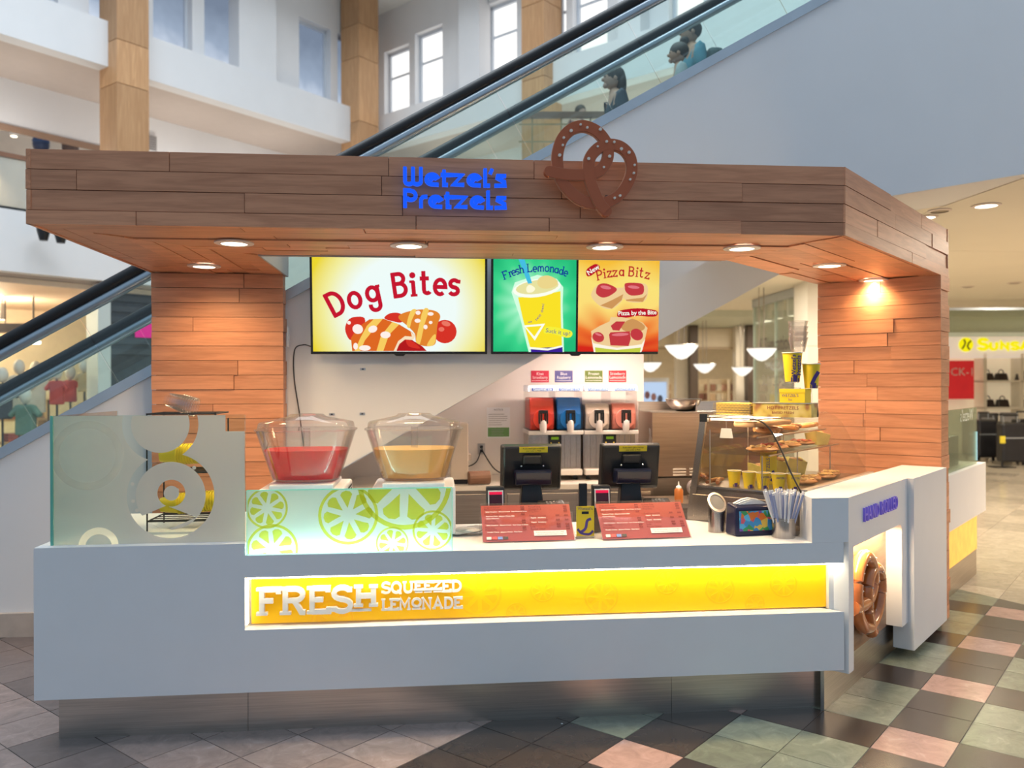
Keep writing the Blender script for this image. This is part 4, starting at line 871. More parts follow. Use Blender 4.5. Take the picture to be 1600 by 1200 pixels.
# tills
def till(label, x, y):
    t = thing('cash_register', label, 'till', (x, y, .855))
    MB().prism([(-.10, -.07), (.10, -.07), (.12, .1), (-.12, .1)], 0, .03).build('base', BLACK, t, bevel=.006)
    MB().hexa([(-.075, -.03, .03), (.075, -.03, .03), (.075, .05, .03), (-.075, .05, .03), (-.05, .0, .26), (.05, .0, .26), (.05, .06, .30), (-.05, .06, .30)]).build('stand', BLACK, t, bevel=.008)
    # screen leaning away: back of it faces the customer
    def P8(x0, x1, z0, z1, d0, d1, ins): return [(x0 + ins, d0 + z0 * -.22, z0 + ins), (x1 - ins, d0 + z0 * -.22, z0 + ins), (x1, d1 + z0 * -.22, z0), (x0, d1 + z0 * -.22, z0), (x0 + ins, d0 + z1 * -.22, z1 - ins), (x1 - ins, d0 + z1 * -.22, z1 - ins), (x1, d1 + z1 * -.22, z1), (x0, d1 + z1 * -.22, z1)]
    MB().hexa(P8(-.172, .172, .20, .465, .07, .125, .014)).build('monitor', BLACK, t, bevel=.012)
    MB().hexa(P8(-.165, .165, .21, .455, .125, .135, .0)).build('touch_screen', P('dark_screen', (.02, .022, .028), .12), t)
    hb = MB().hexa(P8(-.055, .055, .345, .405, .045, .075, .006)).build('hinge_cover', BLACK, t, bevel=.008)
    for sx in (-.06, .06): MB().ball((sx, -.035, .345), .006, 8, 6).build('hinge_pin', P('bright_metal', (.8, .8, .8), .2, metal=1, var=.02), t)
    MB().hexa(P8(-.10, .105, .24, .325, -.015, .06, .006)).build('customer_display', P('display_navy', (.010, .012, .03), .15), t, bevel=.006)
    st = MB().hexa([(-.07, -.0285, .418), (.085, -.0285, .418), (.085, -.020, .418), (-.07, -.020, .418), (-.07, -.0350, .449), (.085, -.0350, .449), (.085, -.026, .449), (-.07, -.026, .449)])
    st.v = [(a, b - .0 + (.0), c) for a, b, c in st.v]; st.build('yellow_sticker', YEL, t)
    label_text('If you don\'t get a receipt', 'printed_words', BLACK, t, (.0075, -.0345, .4395), .0118, (math.radians(102), 0, 0)); label_text('your order is FREE', 'printed_words', BLACK, t, (.0075, -.0316, .4265), .0105, (math.radians(102), 0, 0))
    return t
till('black till screen seen from behind, on the left, with a yellow sticker', 2.335, .56)
till('black till screen seen from behind, on the right, with a yellow sticker', 2.885, .56)
def terminal(label, x, y):
    t = thing('payment_terminal', label, 'terminal', (x, y, .855))
    MB().box(-.045, .06, -.02, .10, 0, .115).build('pedestal', BLACK, t, bevel=.008)
    MB().hexa([(-.048, -.035, .11), (.048, -.035, .11), (.048, .03, .11), (-.048, .03, .11), (-.048, -.015, .25), (.048, -.015, .25), (.048, .04, .25), (-.048, .04, .25)]).build('housing', BLACK, t, bevel=.008)
    fr = MB().hexa([(-.040, -.039, .135), (.040, -.039, .135), (.040, -.03, .135), (-.040, -.03, .135), (-.040, -.027, .232), (.040, -.027, .232), (.040, -.02, .232), (-.040, -.02, .232)]).build('screen_frame', WPAPER, t)
    MB().hexa([(-.034, -.0395, .146), (.034, -.0395, .146), (.034, -.03, .146), (-.034, -.03, .146), (-.034, -.0290, .226), (.034, -.0290, .226), (.034, -.02, .226), (-.034, -.02, .226)]).build('screen', P('dark_red_screen', (.06, .004, .012), .15), fr)
    MB().hexa([(-.034, -.0315, .206), (.034, -.0315, .206), (.034, -.025, .206), (-.034, -.025, .206), (-.034, -.0293, .226), (.034, -.0293, .226), (.034, -.02, .226), (-.034, -.02, .226)]).build('red_glow', E('scan_red', s2l(240, 40, 80), 1.0), fr)
    return t
terminal('black scanner with a red lit window beside the left till', 2.125, .42); terminal('black scanner with a red lit window beside the right till', 2.69, .42)
def pinpad(label, x, y, rz):
    t = thing('pin_pad', label, 'pin pad', (x, y, .855), rz)
    MB().box(-.04, .04, -.02, .07, 0, .12).build('stand', BLACK, t, bevel=.004)
    MB().hexa([(-.075, -.05, .115), (.075, -.05, .115), (.075, .05, .14), (-.075, .05, .14), (-.07, -.055, .14), (.07, -.055, .14), (.07, .05, .172), (-.07, .05, .172)]).build('body', BLACK, t, bevel=.008)
    m = MB()
    for a in range(4):
        for b in range(3): m.box(-.03 + a * .018, -.018 + a * .018, -.03 + b * .02, -.018 + b * .02, .145 + b * .006, .156 + b * .006)
    m.build('keys', P('grey_keys', (.32, .30, .30), .5, var=.05), t); return t
pinpad('black card keypad beside the left till, tilted', 2.425, .40, .1); pinpad('black card keypad beside the right till, tilted', 3.00, .42, -.05)

# menu holders
MR = P('menu_red', s2l(246, 112, 96), .4, var=.02); BRN = P('dark_red_ink', (.25, .03, .03), .6, var=.05)
def menu(label, x, rz):
    t = thing('menu_holder', label, 'menu', (x, .165, .857)); t.rotation_euler = (math.radians(-44), 0, rz); w_ = .468; H = .238
    MB().box(0, w_, -.002, .0, 0, H).build('acrylic_front', CLEAR, t); MB().box(.004, w_ - .004, .0008, .0025, .008, H - .012).build('menu_card', MR, t)
    MB().hexa([(0, .002, H - .004), (w_, .002, H - .004), (w_, .006, H), (0, .006, H), (0, .149, .149), (w_, .149, .149), (w_, .153, .153), (0, .153, .153)]).build('acrylic_back', CLEAR, t)
    y = -.0006 + .0006
    c1 = ['Original Pretzel', 'Flavored Pretzels', '*Sinful Cinnamon   Almond Crunch   Sour Cream & Onion', 'Baked Cheese Pretzel', '*Pepperoni Twist   Jalapeno Cheese Melt', '*Cheese Meltdown', 'Pretzel Bitz', 'Flavored Bitz', '*Sinful Cinnamon   Almond Crunch   Sour Cream & Onion', 'Pizza Bitz', 'Pretzel Dip', '*Cheddar Cheese   Jalapeno Cheese   Pizza Sauce']
    c2 = ['Pretzel Dog', 'Cheese Dog', 'Dog Bites', '', 'Fresh Lemonade', '*Regular   Strawberry', 'Frozen Lemonade', '*Regular   Strawberry', 'Frozen Granita', 'Soda', 'Bottled Water']
    for lines, xx in ((c1, .018), (c2, .248)):
        for k, s in enumerate(lines):
            if not s: continue
            wh = s[0] == '*'; label_text(s.lstrip('*'), 'menu_line', WPAPER if wh else BRN, t, (xx + (.008 if wh else 0), -.0024, H - .026 - k * .0137), .0090 if wh else .0130, align='LEFT', bold=.0002 if wh else 0)
    m = MB()
    for q, xx in ((0, .208), (1, .208), (3, .208), (6, .208), (7, .208), (9, .208), (10, .208), (0, .43), (1, .43), (2, .43), (4, .43), (6, .43), (8, .43), (9, .43), (10, .43), (4, .385), (6, .385), (8, .385), (9, .385)):
        for d_ in range(3): m.box(xx + d_ * .0065, xx + d_ * .0065 + .0048, -.003, -.0024, H - .030 - q * .0137, H - .022 - q * .0137)
    stuff(m.build('price_marks', BRN, t))
    MB().box(.262, .428, -.0032, -.0024, .034, .064).build('white_notice', WPAPER, t)
    for s, z in (('If you don\'t get a receipt, your order is FREE.', .054), ('Just ask to speak to the manager on duty.', .042)): label_text(s, 'printed_words', BLACK, t, (.345, -.0035, z), .0078)
    for k, c in enumerate(((.8, .78, .76), (.75, .12, .12), (.18, .3, .65), (.08, .07, .07))): MB().box(.022 + k * .028, .046 + k * .028, -.0031, -.0024, .018, .034).build('payment_badge', P('badge_%d' % k, c, .5, var=.1, vscale=60), t)
    return t
menu('slanted clear holder with a coral red menu card, in front of the left till', 2.042, 0.02); menu('slanted clear holder with a coral red menu card, in front of the right till', 2.645, 0.05)
gc = thing('gift_card_stand', 'yellow and purple printed card on a small black stand between the two menus', 'card stand', (2.572, .25, .855))
MB().box(-.046, .046, -.008, -.004, .012, .165).build('yellow_card', YEL, gc, bevel=.0018); MB().box(-.03, .012, -.003, .02, .10, .28).build('black_clip', BLACK, gc, bevel=.004)
MB().box(-.048, .05, -.012, .05, 0, .012).build('foot', CLEAR, gc); MB().box(-.018, .018, -.0086, -.008, .125, .138).build('slot', BLACK, gc)
m = MB(); m.ribbon(spline([(-.03, .03), (.0, .05), (.01, .09), (.03, .10)], 5), .014, -.0088, -.008).ribbon(spline([(-.04, .05), (-.02, .028), (.02, .022), (.04, .04)], 5), .012, -.0094, -.0088); m.build('purple_swirl', PURP, gc); label_text("Wetzel's", 'printed_words', PURP, gc, (0, -.0087, .152), .022)
tw = thing('folded_towel', 'crumpled grey and white towel on the counter right of the lemon panel', 'towel', (1.965, .42, .862)); m = MB()
for k in range(4): m.ball((-.04 + k * .035, random.uniform(-.02, .02), .012 + .004 * k), (.06, .05, .014), 14, 6, .12)
m.build('cloth', P('towel_cloth', (.60, .58, .56), .9, var=.12, vscale=20), tw, smooth=True); MB().tube(spline([(-.08, -.04, .02), (0, -.05, .03), (.08, -.03, .022)], 4), .006, 6).build('hem', P('towel_hem', (.42, .40, .39), .9, var=.1), tw)

cn = thing('steel_canister', 'round steel canister with a slanted clear mouth, left of the napkin box', 'canister', (3.305, .36, .855)); m = MB(); n = 24; R_ = .046
o = [(R_ * math.cos(2 * PI * k / n), R_ * math.sin(2 * PI * k / n), 0) for k in range(n)] + [(R_ * math.cos(2 * PI * k / n), R_ * math.sin(2 * PI * k / n), .145 + R_ * .95 * math.sin(2 * PI * k / n)) for k in range(n)]
m.add(o, [tuple(range(n))[::-1]] + [(k, (k + 1) % n, n + (k + 1) % n, n + k) for k in range(n)]).build('body', STEELV, cn, smooth=True)
m = MB(); o = [(q * math.cos(2 * PI * k / n), q * math.sin(2 * PI * k / n), .147 + q * .95 * math.sin(2 * PI * k / n) + dz) for q, dz in ((R_ * 1.05, 0), (R_ * 1.05, .01), (R_ * .82, .011), (R_ * .82, 0)) for k in range(n)]
m.add(o, [(i * n + k, i * n + (k + 1) % n, ((i + 1) % 4) * n + (k + 1) % n, ((i + 1) % 4) * n + k) for i in range(4) for k in range(n)]).build('rim', STEEL, cn, smooth=True)
m = MB(); m.add([(R_ * .82 * math.cos(2 * PI * k / n), R_ * .82 * math.sin(2 * PI * k / n), .151 + R_ * .78 * math.sin(2 * PI * k / n)) for k in range(n)], [tuple(range(n))]).build('clear_window', G('milky_window', (.8, .85, .85), .2, .05, haze=.5, hcol=(.75, .75, .73)), cn)
NAV = P('navy_plastic', (.012, .012, .05), .3, var=.1)
nb = thing('napkin_dispenser', 'dark navy napkin box with a colourful printed front and white napkins on top', 'napkin dispenser', (3.452, .27, .855), math.radians(8))
MB().hexa([(-.115, -.06, 0), (.115, -.06, 0), (.115, .06, 0), (-.115, .06, 0), (-.108, -.045, .150), (.108, -.045, .150), (.108, .055, .165), (-.108, .055, .165)]).build('box', NAV, nb, bevel=.012)
fr = MB().hexa([(-.092, -.0625, .028), (.09, -.0625, .028), (.09, -.05, .028), (-.092, -.05, .028), (-.09, -.0515, .128), (.088, -.0515, .128), (.088, -.04, .128), (-.09, -.04, .128)])
def art():
    m = bpy.data.materials.new('colour_print'); m.use_nodes = True; nt = m.node_tree; b = nt.nodes['Principled BSDF']; b.inputs['Roughness'].default_value = .35
    tc = nn(nt, 'ShaderNodeTexCoord'); v = nn(nt, 'ShaderNodeTexVoronoi'); v.inputs['Scale'].default_value = 34; nt.links.new(tc.outputs['Object'], v.inputs['Vector'])
    sp_ = nn(nt, 'ShaderNodeSeparateColor'); nt.links.new(v.outputs['Color'], sp_.inputs[0]); r = nn(nt, 'ShaderNodeValToRGB'); r.color_ramp.interpolation = 'CONSTANT'
    cs = [(0, (60, 140, 200)), (.22, (226, 120, 40)), (.36, (90, 180, 220)), (.55, (214, 90, 110)), (.7, (240, 200, 90)), (.82, (60, 150, 90)), (.92, (120, 80, 170))]
    els = r.color_ramp.elements
    while len(els) < len(cs): els.new(.5)
    for e, (p, c) in zip(els, cs): e.position = p; e.color = (*s2l(*c), 1)
    nt.links.new(sp_.outputs[0], r.inputs[0]); nt.links.new(r.outputs[0], b.inputs['Base Color']); return m
fr.build('printed_front', art(), nb)
m = MB(); 
for k in range(3): m.prism([(-.085, .160), (-.04, .172 + .004 * k), (.0, .182 + .003 * k), (.05, .172 + .004 * k), (.088, .160)], -.03 + .022 * k, -.026 + .03 * k, 'y')
m.build('napkins', WPAPER, nb)
scup = thing('straw_cup', 'round brushed steel cup holding wrapped straws at the right end of the counter', 'cup', (3.588, .165, .855))
MB().lathe([(.057, 0), (.058, .004), (.058, .092), (.06, .094), (.06, .102), (.054, .102), (.053, .01), (0, .01)], seg=28).build('cup', STEELV, scup, smooth=True)
SWM = P('straw_paper', (.82, .82, .84), .6, var=.03); SBL = P('straw_blue_stripe', (.30, .36, .58), .6, var=.05)
sm = MB().tube([(0, 0, 0), (0, 0, .225)], .0056, 7).build('paper', SWM); st2 = MB().tube([(0, 0, .012), (0, 0, .212)], .0060, 7).build('stripe', SBL)
sw0 = None
for k in range(40):
    a = k * 2.39996; r = .0445 * math.sqrt((k + .5) / 40); lean = .05 + .26 * r / .0445
    s = thing('straw', 'white paper wrapped straw standing in the steel straw cup', 'straw', (3.588 + r * .82 * math.cos(a), .165 + r * .82 * math.sin(a), .868 + random.uniform(0, .012)), 0, 'straws in the steel cup')
    s.rotation_euler = (-lean * math.sin(a) * 1.0 + random.uniform(-.03, .03), lean * math.cos(a) + random.uniform(-.03, .03), 0)
    for src in ((sm, st2) if k % 2 else (sm,)): c = src.copy(); COL.objects.link(c); c.parent = s
for d in (sm, st2): bpy.data.objects.remove(d)

# ================================================================ PRETZEL CASE ON THE ANGLED END
AX, AY = 3.76, .26
cs = thing('pretzel_case', 'steel and curved glass pretzel display case on the angled end counter', 'display case', (AX, AY, .86), PI / 4)
def KW(x, y, z=0.0): return Vector((AX + (x - y) * R2, AY + (x + y) * R2, z))
LC = 1.16
prof = [(.585, .592), (.30, .588), (.25, .575), (.205, .54), (.165, .475), (.125, .395), (.085, .305), (.032, .205)]
MB().prism([(.02, .0), (.70, .0), (.675, .175), (.02, .205)], 0, LC, 'x').build('base_cabinet', steel('case_steel', (.42, .36, .31), .3), cs)
MB().box(-.012, -.001, .05, .66, .03, .15).build('end_panel', MATS['case_steel'], cs, bevel=.003)
MB().box(-.002, 0, .03, .68, .176, .19).build('end_trim', P('dark_trim', (.05, .04, .035), .4, var=.1), cs)
MB().box(0, LC, .0, .035, .19, .222).build('front_sill', steel('pale_sill', (.62, .57, .52), .35), cs)
MB().box(0, LC, .035, .66, .185, .20).build('tray', STEEL, cs)
MB().add([(.0, a, b) for a, b in prof] + [(.0, .645, .21)] , [tuple(range(len(prof) + 1))]).build('end_pane', G('case_glass', (.95, .94, .92), .03, .02, haze=.015, hcol=(.9, .85, .8)), cs)
m = MB(); n = len(prof); pf = spline(prof[1:], 4); o = [(x, a, b) for x in (0, LC) for a, b in pf]; n = len(pf)
m.add(o, [(k, k + 1, n + k + 1, n + k) for k in range(n - 1)]).build('curved_front_pane', G('case_front_glass', (.94, .92, .88), .06, .02, haze=.03, hcol=(.9, .85, .75)), cs, smooth=True)
m = MB().tube([(-.003, a, b) for a, b in [prof[0]] + pf], .0045, 6); m.build('pane_edge', P('dark_glass_edge', (.03, .022, .018), .3, var=.1), cs)
MB().box(0, LC, .29, .60, .590, .598).build('top_glass', G('case_top_glass', (.95, .94, .92), .05), cs)
for x in (-.006, LC - .02):
    MB().hexa([(x, .66, .02), (x + .02, .66, .02), (x + .02, .70, .02), (x, .70, .02), (x, .575, .60), (x + .02, .575, .60), (x + .02, .612, .60), (x, .612, .60)]).build('corner_post', STEELD, cs)
    MB().box(x - .004, x + .024, .568, .616, .565, .612).build('post_cap', BLACK, cs, bevel=.003)
MB().hexa([(0, .655, .2), (LC, .655, .2), (LC, .66, .2), (0, .66, .2), (0, .595, .58), (LC, .595, .58), (LC, .60, .58), (0, .60, .58)]).build('rear_door', G('rear_door_glass', (.86, .80, .74), .1), cs)
MB().box(LC - .006, LC, .05, .62, .2, .55).build('far_end_pane', MATS['case_glass'], cs)
MB().box(.02, LC - .02, .22, .58, .385, .391).build('glass_shelf', G('shelf_glass', (.9, .92, .88), .08), cs); MB().tube([(.02, .215, .388), (LC - .02, .215, .388)], .005, 6).build('shelf_edge', STEEL, cs)
MB().box(.05, LC - .02, .30, .58, .480, .486).build('glass_shelf', MATS['shelf_glass'], cs); MB().tube([(.05, .295, .483), (LC - .02, .295, .483)], .005, 6).build('shelf_edge', STEEL, cs)
for x in (.03, .55, LC - .04):
    MB().tube([(x, .26, .2), (x, .26, .385)], .004, 6).build('shelf_post', STEEL, cs); MB().tube([(x, .57, .2), (x, .57, .52)], .004, 6).build('shelf_post', STEEL, cs)
MB().box(.02, LC - .02, .40, .56, .575, .588).build('lamp_strip', E('case_lamp', (1.0, .78, .5), 14), cs)
MB().box(.52, 1.12, .02, .66, -.86, 0).build('plinth', WHITE, cs)
tagc = thing('price_card', 'small white card hanging inside the top of the pretzel case', 'card', KW(.03, .47, 1.335), PI / 4); MB().hexa([(0, -.04, 0), (.003, -.04, 0), (.003, .04, 0), (0, .04, 0), (0, -.03, .055), (.003, -.03, .055), (.003, .03, .055), (0, .03, .055)]).build('card', WPAPER, tagc); MB().tube([(0.0015, 0, .05), (.0015, 0, .115)], .0015, 5).build('hanger', STEEL, tagc)
# yellow cups in the case
def paper_cup(label, loc, h=.085, r=.035, grp=None, rz=0.0, words=None, name='paper_cup'):
    t = thing(name, label, 'cup', loc, rz, grp)
    MB().lathe([(r * .74, 0), (r, h * .97), (r * .94, h * .97), (r * .70, .004), (0, .004)], seg=22).build('body', YEL, t, smooth=True)
    MB().lathe([(r * 1.0, h * .965), (r * 1.06, h * .975), (r * 1.06, h), (r * .97, h), (r * .95, h * .965)], seg=22, cap=False).build('rim', WPAPER, t, smooth=True)
    m = MB()
    for a0, a1, z0, z1 in ((-110, -75, .0, .22), (-70, -58, .0, .12), (-125, -116, .0, .15)):
        for k in range(4):
            a, b = math.radians(a0 + (a1 - a0) * k / 4), math.radians(a0 + (a1 - a0) * (k + 1) / 4); f = lambda z: r * (.745 + .26 * z) + .0006
            m.add([(f(z0) * math.cos(a), f(z0) * math.sin(a), z0 * h), (f(z0) * math.cos(b), f(z0) * math.sin(b), z0 * h), (f(z1) * math.cos(b), f(z1) * math.sin(b), z1 * h), (f(z1) * math.cos(a), f(z1) * math.sin(a), z1 * h)], [(0, 1, 2, 3)])
    m.build('purple_base_print', PURP, t)
    return t
for k, (yy, xx) in enumerate(((.45, .09), (.355, .075), (.275, .08), (.19, .085), (.125, .13))):
    t = paper_cup('yellow paper cup in the lower case, ' + ['first from the left corner post', 'second from the left corner post', 'third from the left, middle of the row', 'fourth from the left, beside the curved glass', 'fifth, tucked behind the fourth at the right'][k], KW(xx, yy, 1.0605), .09, .038, 'yellow cups in the pretzel case', words=1)
    if k > 1: label_text('PRETZELS', 'printed_words', PURP, t, (0, -.0375, .066), .013, bold=.0002)
t = thing('yellow_carton', 'tall yellow carton with purple print on the lower shelf of the case', 'carton', KW(.30, .335, 1.0605), .1)
MB().prism([(-.036, -.03), (.036, -.03), (.036, .03), (-.036, .03)], 0, .19).build('box', YEL, t); MB().prism([(-.036, 0), (.036, 0), (.03, .012), (-.03, .012)], -.03, .03, 'y').xf(Matrix.Translation((0, 0, .19))).build('flap', YEL, t); label_text('PRETZELS', 'printed_words', PURP, t, (-.018, -.0306, .09), .03, (PI / 2, -PI / 2, 0)); MB().ribbon([(.0, .02), (.02, .05), (.01, .08)], .016, -.0306, -.0301).build('purple_swirl', PURP, t)
BAKE = P('baked_dough', (.50, .215, .065), .4, var=.35, vscale=18, bump=.3, bscale=40); BAKED = P('dark_baked_dough', (.30, .105, .035), .4, var=.35, vscale=18, bump=.3); CHE = P('cheese_topping', (.74, .46, .16), .45, var=.25, vscale=30, bump=.3)
def pretzel(label, loc, rz, tilt, mat, sc=1.0):
    t = thing('soft_pretzel', label, 'pretzel', loc, rz, 'soft pretzels in the case'); t.rotation_euler = (tilt, 0, rz)
    q = [((p[0] - 490) * .000155 * sc, (p[1] - 490) * .000155 * sc, .012 + .004 * math.sin(i * 1.3)) for i, p in enumerate(PZ)]
    MB().tube([(a, b, c) for (a, b), c in zip(spline([(x, y) for x, y, z in q], 3), [.013] * 999)], .0125 * sc, 7).build('dough_loop', mat, t, smooth=True)
    m = MB()
    for k in range(14): a, b, c = q[random.randrange(len(q))]; m.cbox((a, b, .026), (.004, .004, .003))
    stuff(m.build('salt_grains', MATS['salt_white'], t)); return t
spots = [(.42, .40, 1.355, 'upper shelf, nearest the end glass'), (.58, .44, 1.355, 'upper shelf, second along'), (.74, .40, 1.355, 'upper shelf, third along'), (.90, .44, 1.355, 'upper shelf, fourth along'), (1.05, .40, 1.355, 'upper shelf, at the far end')]
for k, (x, y, z, w_) in enumerate(spots): pretzel('golden soft pretzel on the ' + w_, KW(x, y, z), 1.1 * k, .12, [BAKE, BAKED][k % 2], 1.15)
def slab(label, loc, rz, w_, d_, mat, top, cat='bread', name='topped_bread'):
    t = thing(name, label, cat, loc, rz); m = MB().ball((0, 0, .016), (w_, d_, .018), 16, 6, .06); m.build('dough', mat, t, smooth=True)
    m = MB()
    for k in range(10): a = k * 2.4; r = math.sqrt((k + .5) / 10) * .75; m.ball((w_ * r * math.cos(a), d_ * r * math.sin(a), .031), (.016, .014, .006), 7, 4, .1)
    stuff(m.build('topping', top, t, smooth=True)); return t
PEPM = P('pepperoni', (.46, .05, .03), .4, var=.2)
for k, (x, y, z) in enumerate(((.22, .34, 1.2525), (.42, .36, 1.2525), (.64, .36, 1.2525), (.86, .36, 1.2525))):
    slab(['cheese topped pretzel bread on the middle shelf by the end glass', 'pepperoni topped bread on the middle shelf, second along', 'golden cheese bread on the middle shelf, third along', 'dark topped bread at the far end of the middle shelf'][k], KW(x, y, z), PI / 4 + .2 * k, .10, .09, [BAKE, BAKE, BAKE, BAKED][k], [CHE, PEPM, CHE, PEPM][k])
for k, (x, y) in enumerate(((.42, .17), (.60, .2), (.78, .17), (.95, .2))):
    t = slab(['round roll in the lower tray behind the cups', 'flat golden roll in the lower tray, second behind the cups', 'browned roll in the lower tray, third behind the cups', 'roll at the far end of the lower tray'][k], KW(x, y, 1.0605), .5 * k, .075, .06, BAKE, CHE, name='bread_roll')
for k, (x, y, z, s) in enumerate(((.46, .44, 1.0605, 1.0), (.70, .45, 1.0605, 1.2), (.94, .43, 1.0605, 1.0), (1.0, .30, 1.2525, .8))):
    t = thing('paper_basket', ['pale yellow paper lined basket in the lower case, nearest', 'pale yellow paper lined basket in the middle of the lower case', 'pale yellow paper lined basket at the far end of the lower case', 'small yellow paper bag at the far end of the middle shelf'][k], 'basket', KW(x, y, z), PI / 4 + .3 * k)
    MB().hexa([(-.07 * s, -.05 * s, 0), (.07 * s, -.05 * s, 0), (.07 * s, .05 * s, 0), (-.07 * s, .05 * s, 0), (-.085 * s, -.065 * s, .08 * s), (.085 * s, -.06 * s, .1 * s), (.08 * s, .065 * s, .085 * s), (-.08 * s, .06 * s, .11 * s)]).build('liner', P('pale_yellow_paper', (.72, .60, .18), .6, var=.12, vscale=14), t)
    m = MB().ball((0, 0, .085 * s), (.07 * s, .05 * s, .02), 10, 5, .15); m.build('filling', BAKE, t, smooth=True)
for k, (x, y, z) in enumerate(((.05, .60, 1.0605), (.07, .545, 1.0605), (.05, .60, 1.085))):
    t = thing('pretzel_stick', ['brown pretzel stick at the lower left corner of the case', 'brown pretzel stick lying second from the corner post', 'brown pretzel stick on top of the pair by the corner post'][k], 'bread', KW(x, y, z), PI / 4 + .35 * k)
    MB().tube([(-.0, 0, .014), (.11, .004, .016), (.21, .0, .014)], [.010, .014, .010], 8).build('dough', BAKED, t, smooth=True); MB().box(.05, .14, -.004, .004, .027, .031).build('glaze', CHE, t)
t = thing('brown_paper_bag', 'flat brown paper bag lying under the top of the case', 'bag', KW(.10, .33, 1.395), PI / 4); m = MB().prism([(.0, 0), (.5, -.02), (.52, .12), (.02, .14)], 0, .028); m.build('bag', P('kraft_paper', (.42, .24, .12), .7, var=.12), t, bevel=.01); MB().box(.01, .05, .01, .13, .028, .033).build('folded_end', MATS['kraft_paper'], t)

# on top of the case
ty = thing('yellow_paper_tray', 'clear tray of yellow checked paper liners on the left of the case top', 'tray', KW(.05, .335, 1.4595), PI / 4)
m = MB().box(0, .2, 0, .225, 0, .006).box(0, .004, 0, .225, 0, .075).box(.196, .2, 0, .225, 0, .075).box(0, .2, 0, .004, 0, .075).box(0, .2, .221, .225, 0, .075).build('tray', CLEAR, ty)
def checks():
    m = bpy.data.materials.new('yellow_checks'); m.use_nodes = True; nt = m.node_tree; b = nt.nodes['Principled BSDF']; tc = nn(nt, 'ShaderNodeTexCoord'); c = nn(nt, 'ShaderNodeTexChecker'); c.inputs['Scale'].default_value = 95
    c.inputs[1].default_value = (.80, .58, .02, 1); c.inputs[2].default_value = (.62, .40, .03, 1); nt.links.new(tc.outputs['Object'], c.inputs[0]); nt.links.new(c.outputs[0], b.inputs['Base Color']); return m
CHK = checks()
for k in range(5): MB().hexa([(.01, .01, .008 + k * .013), (.19, .01, .008 + k * .013), (.19, .21, .008 + k * .013), (.01, .21, .008 + k * .013), (.01, .01, .018 + k * .013), (.19, .01, .018 + k * .013), (.19, .21, .017 + k * .0145), (.01, .21, .017 + k * .0145)]).build('paper_stack', CHK, ty)
bn = thing('printed_banner_box', 'long shallow box with pretzel photo printing along the right of the case top', 'box', (KW(.06, .325, 1.4595)), PI / 4)
def banner():
    m = bpy.data.materials.new('banner_print'); m.use_nodes = True; nt = m.node_tree; b = nt.nodes['Principled BSDF']; tc = nn(nt, 'ShaderNodeTexCoord'); n = nn(nt, 'ShaderNodeTexNoise'); n.inputs['Scale'].default_value = 14; n.inputs['Detail'].default_value = 1; nt.links.new(tc.outputs['Object'], n.inputs['Vector'])
    r = nn(nt, 'ShaderNodeValToRGB'); e = r.color_ramp.elements; e[0].position = .38; e[0].color = (.36, .16, .06, 1); e[1].position = .5; e[1].color = (.62, .46, .10, 1); x = e.new(.68); x.color = (.72, .58, .22, 1); nt.links.new(n.outputs[0], r.inputs[0]); nt.links.new(r.outputs[0], b.inputs['Base Color']); return m
MB().box(0, .10, -.325, 0, 0, .074).build('box', banner(), bn); MB().box(-.002, .102, -.327, .002, .074, .078).build('lid_rim', P('silver_rim', (.6, .58, .52), .3, metal=.6, var=.04), bn)
label_text('HOT PRETZELS', 'printed_words', BRN, bn, (-.001, -.17, .05), .026, (PI / 2, 0, -PI / 2)); label_text('BAKED FRESH', 'printed_words', BRN, bn, (-.001, -.17, .024), .020, (PI / 2, 0, -PI / 2))
yb_ = thing('yellow_box', 'small yellow box standing on the printed banner box', 'box', KW(.11, .12, 1.5375), PI / 4)
MB().box(-.045, .045, -.085, .055, 0, .075).build('box', YEL, yb_, bevel=.002); MB().box(-.046, .046, -.086, .056, .055, .076).build('lid', YEL, yb_); label_text('WETZEL\'S', 'printed_words', PURP, yb_, (-.0475, -.005, .040), .021, (PI / 2, 0, -PI / 2)); label_text('Bitz', 'printed_words', PURP, yb_, (-.0475, -.005, .018), .014, (PI / 2, 0, -PI / 2))
stn = thing('cup_stand', 'clear plastic sample cup stand on the small yellow box', 'stand', KW(.11, .12, 1.6135), PI / 4); MB().lathe([(.045, 0), (.045, .006), (.008, .008), (.008, .03), (.035, .034), (.035, .038), (0, .038)], seg=20).build('stand', CLEAR, stn, smooth=True); MB().lathe([(.036, .036), (.034, .042), (.03, .036)], seg=20, cap=False).build('ring', WPAPER, stn)
c1_ = paper_cup('large yellow paper cup with upright WETZEL\'S PRETZELS print on a clear stand', KW(.11, .12, 1.652), .160, .052, None, 0)
for wd, dx in (("Wetzel's", -.014), ('Pretzels', .014)): label_text(wd, 'printed_words', PURP, c1_, (dx, -.0505 + abs(dx) * .0, .088), .034, (PI / 2, -PI / 2, 0), bold=.0008)
t = thing('clear_cup_stack', 'stack of sparkling clear plastic cups above the large yellow cup', 'cups', KW(.14, .10, 1.8135), 0)
for k in range(4): MB().lathe([(.036, k * .03), (.052, k * .03 + .075), (.054, k * .03 + .075), (.054, k * .03 + .08), (.050, k * .03 + .078), (.034, k * .03 + .003), (0, k * .03 + .003)], seg=20).build('cup', CLEAR, t, smooth=True)
pole = thing('cup_pole', 'thin clear pole with a black base at the right end of the case top', 'stand', KW(.16, .035, 1.4595), 0)
MB().lathe([(.036, 0), (.038, .01), (.034, .06), (.012, .07), (.0, .07)], seg=18).build('base', BLACK, pole, smooth=True); MB().tube([(0, 0, .06), (0, 0, .155)], .006, 8).build('pole', CLEAR, pole)
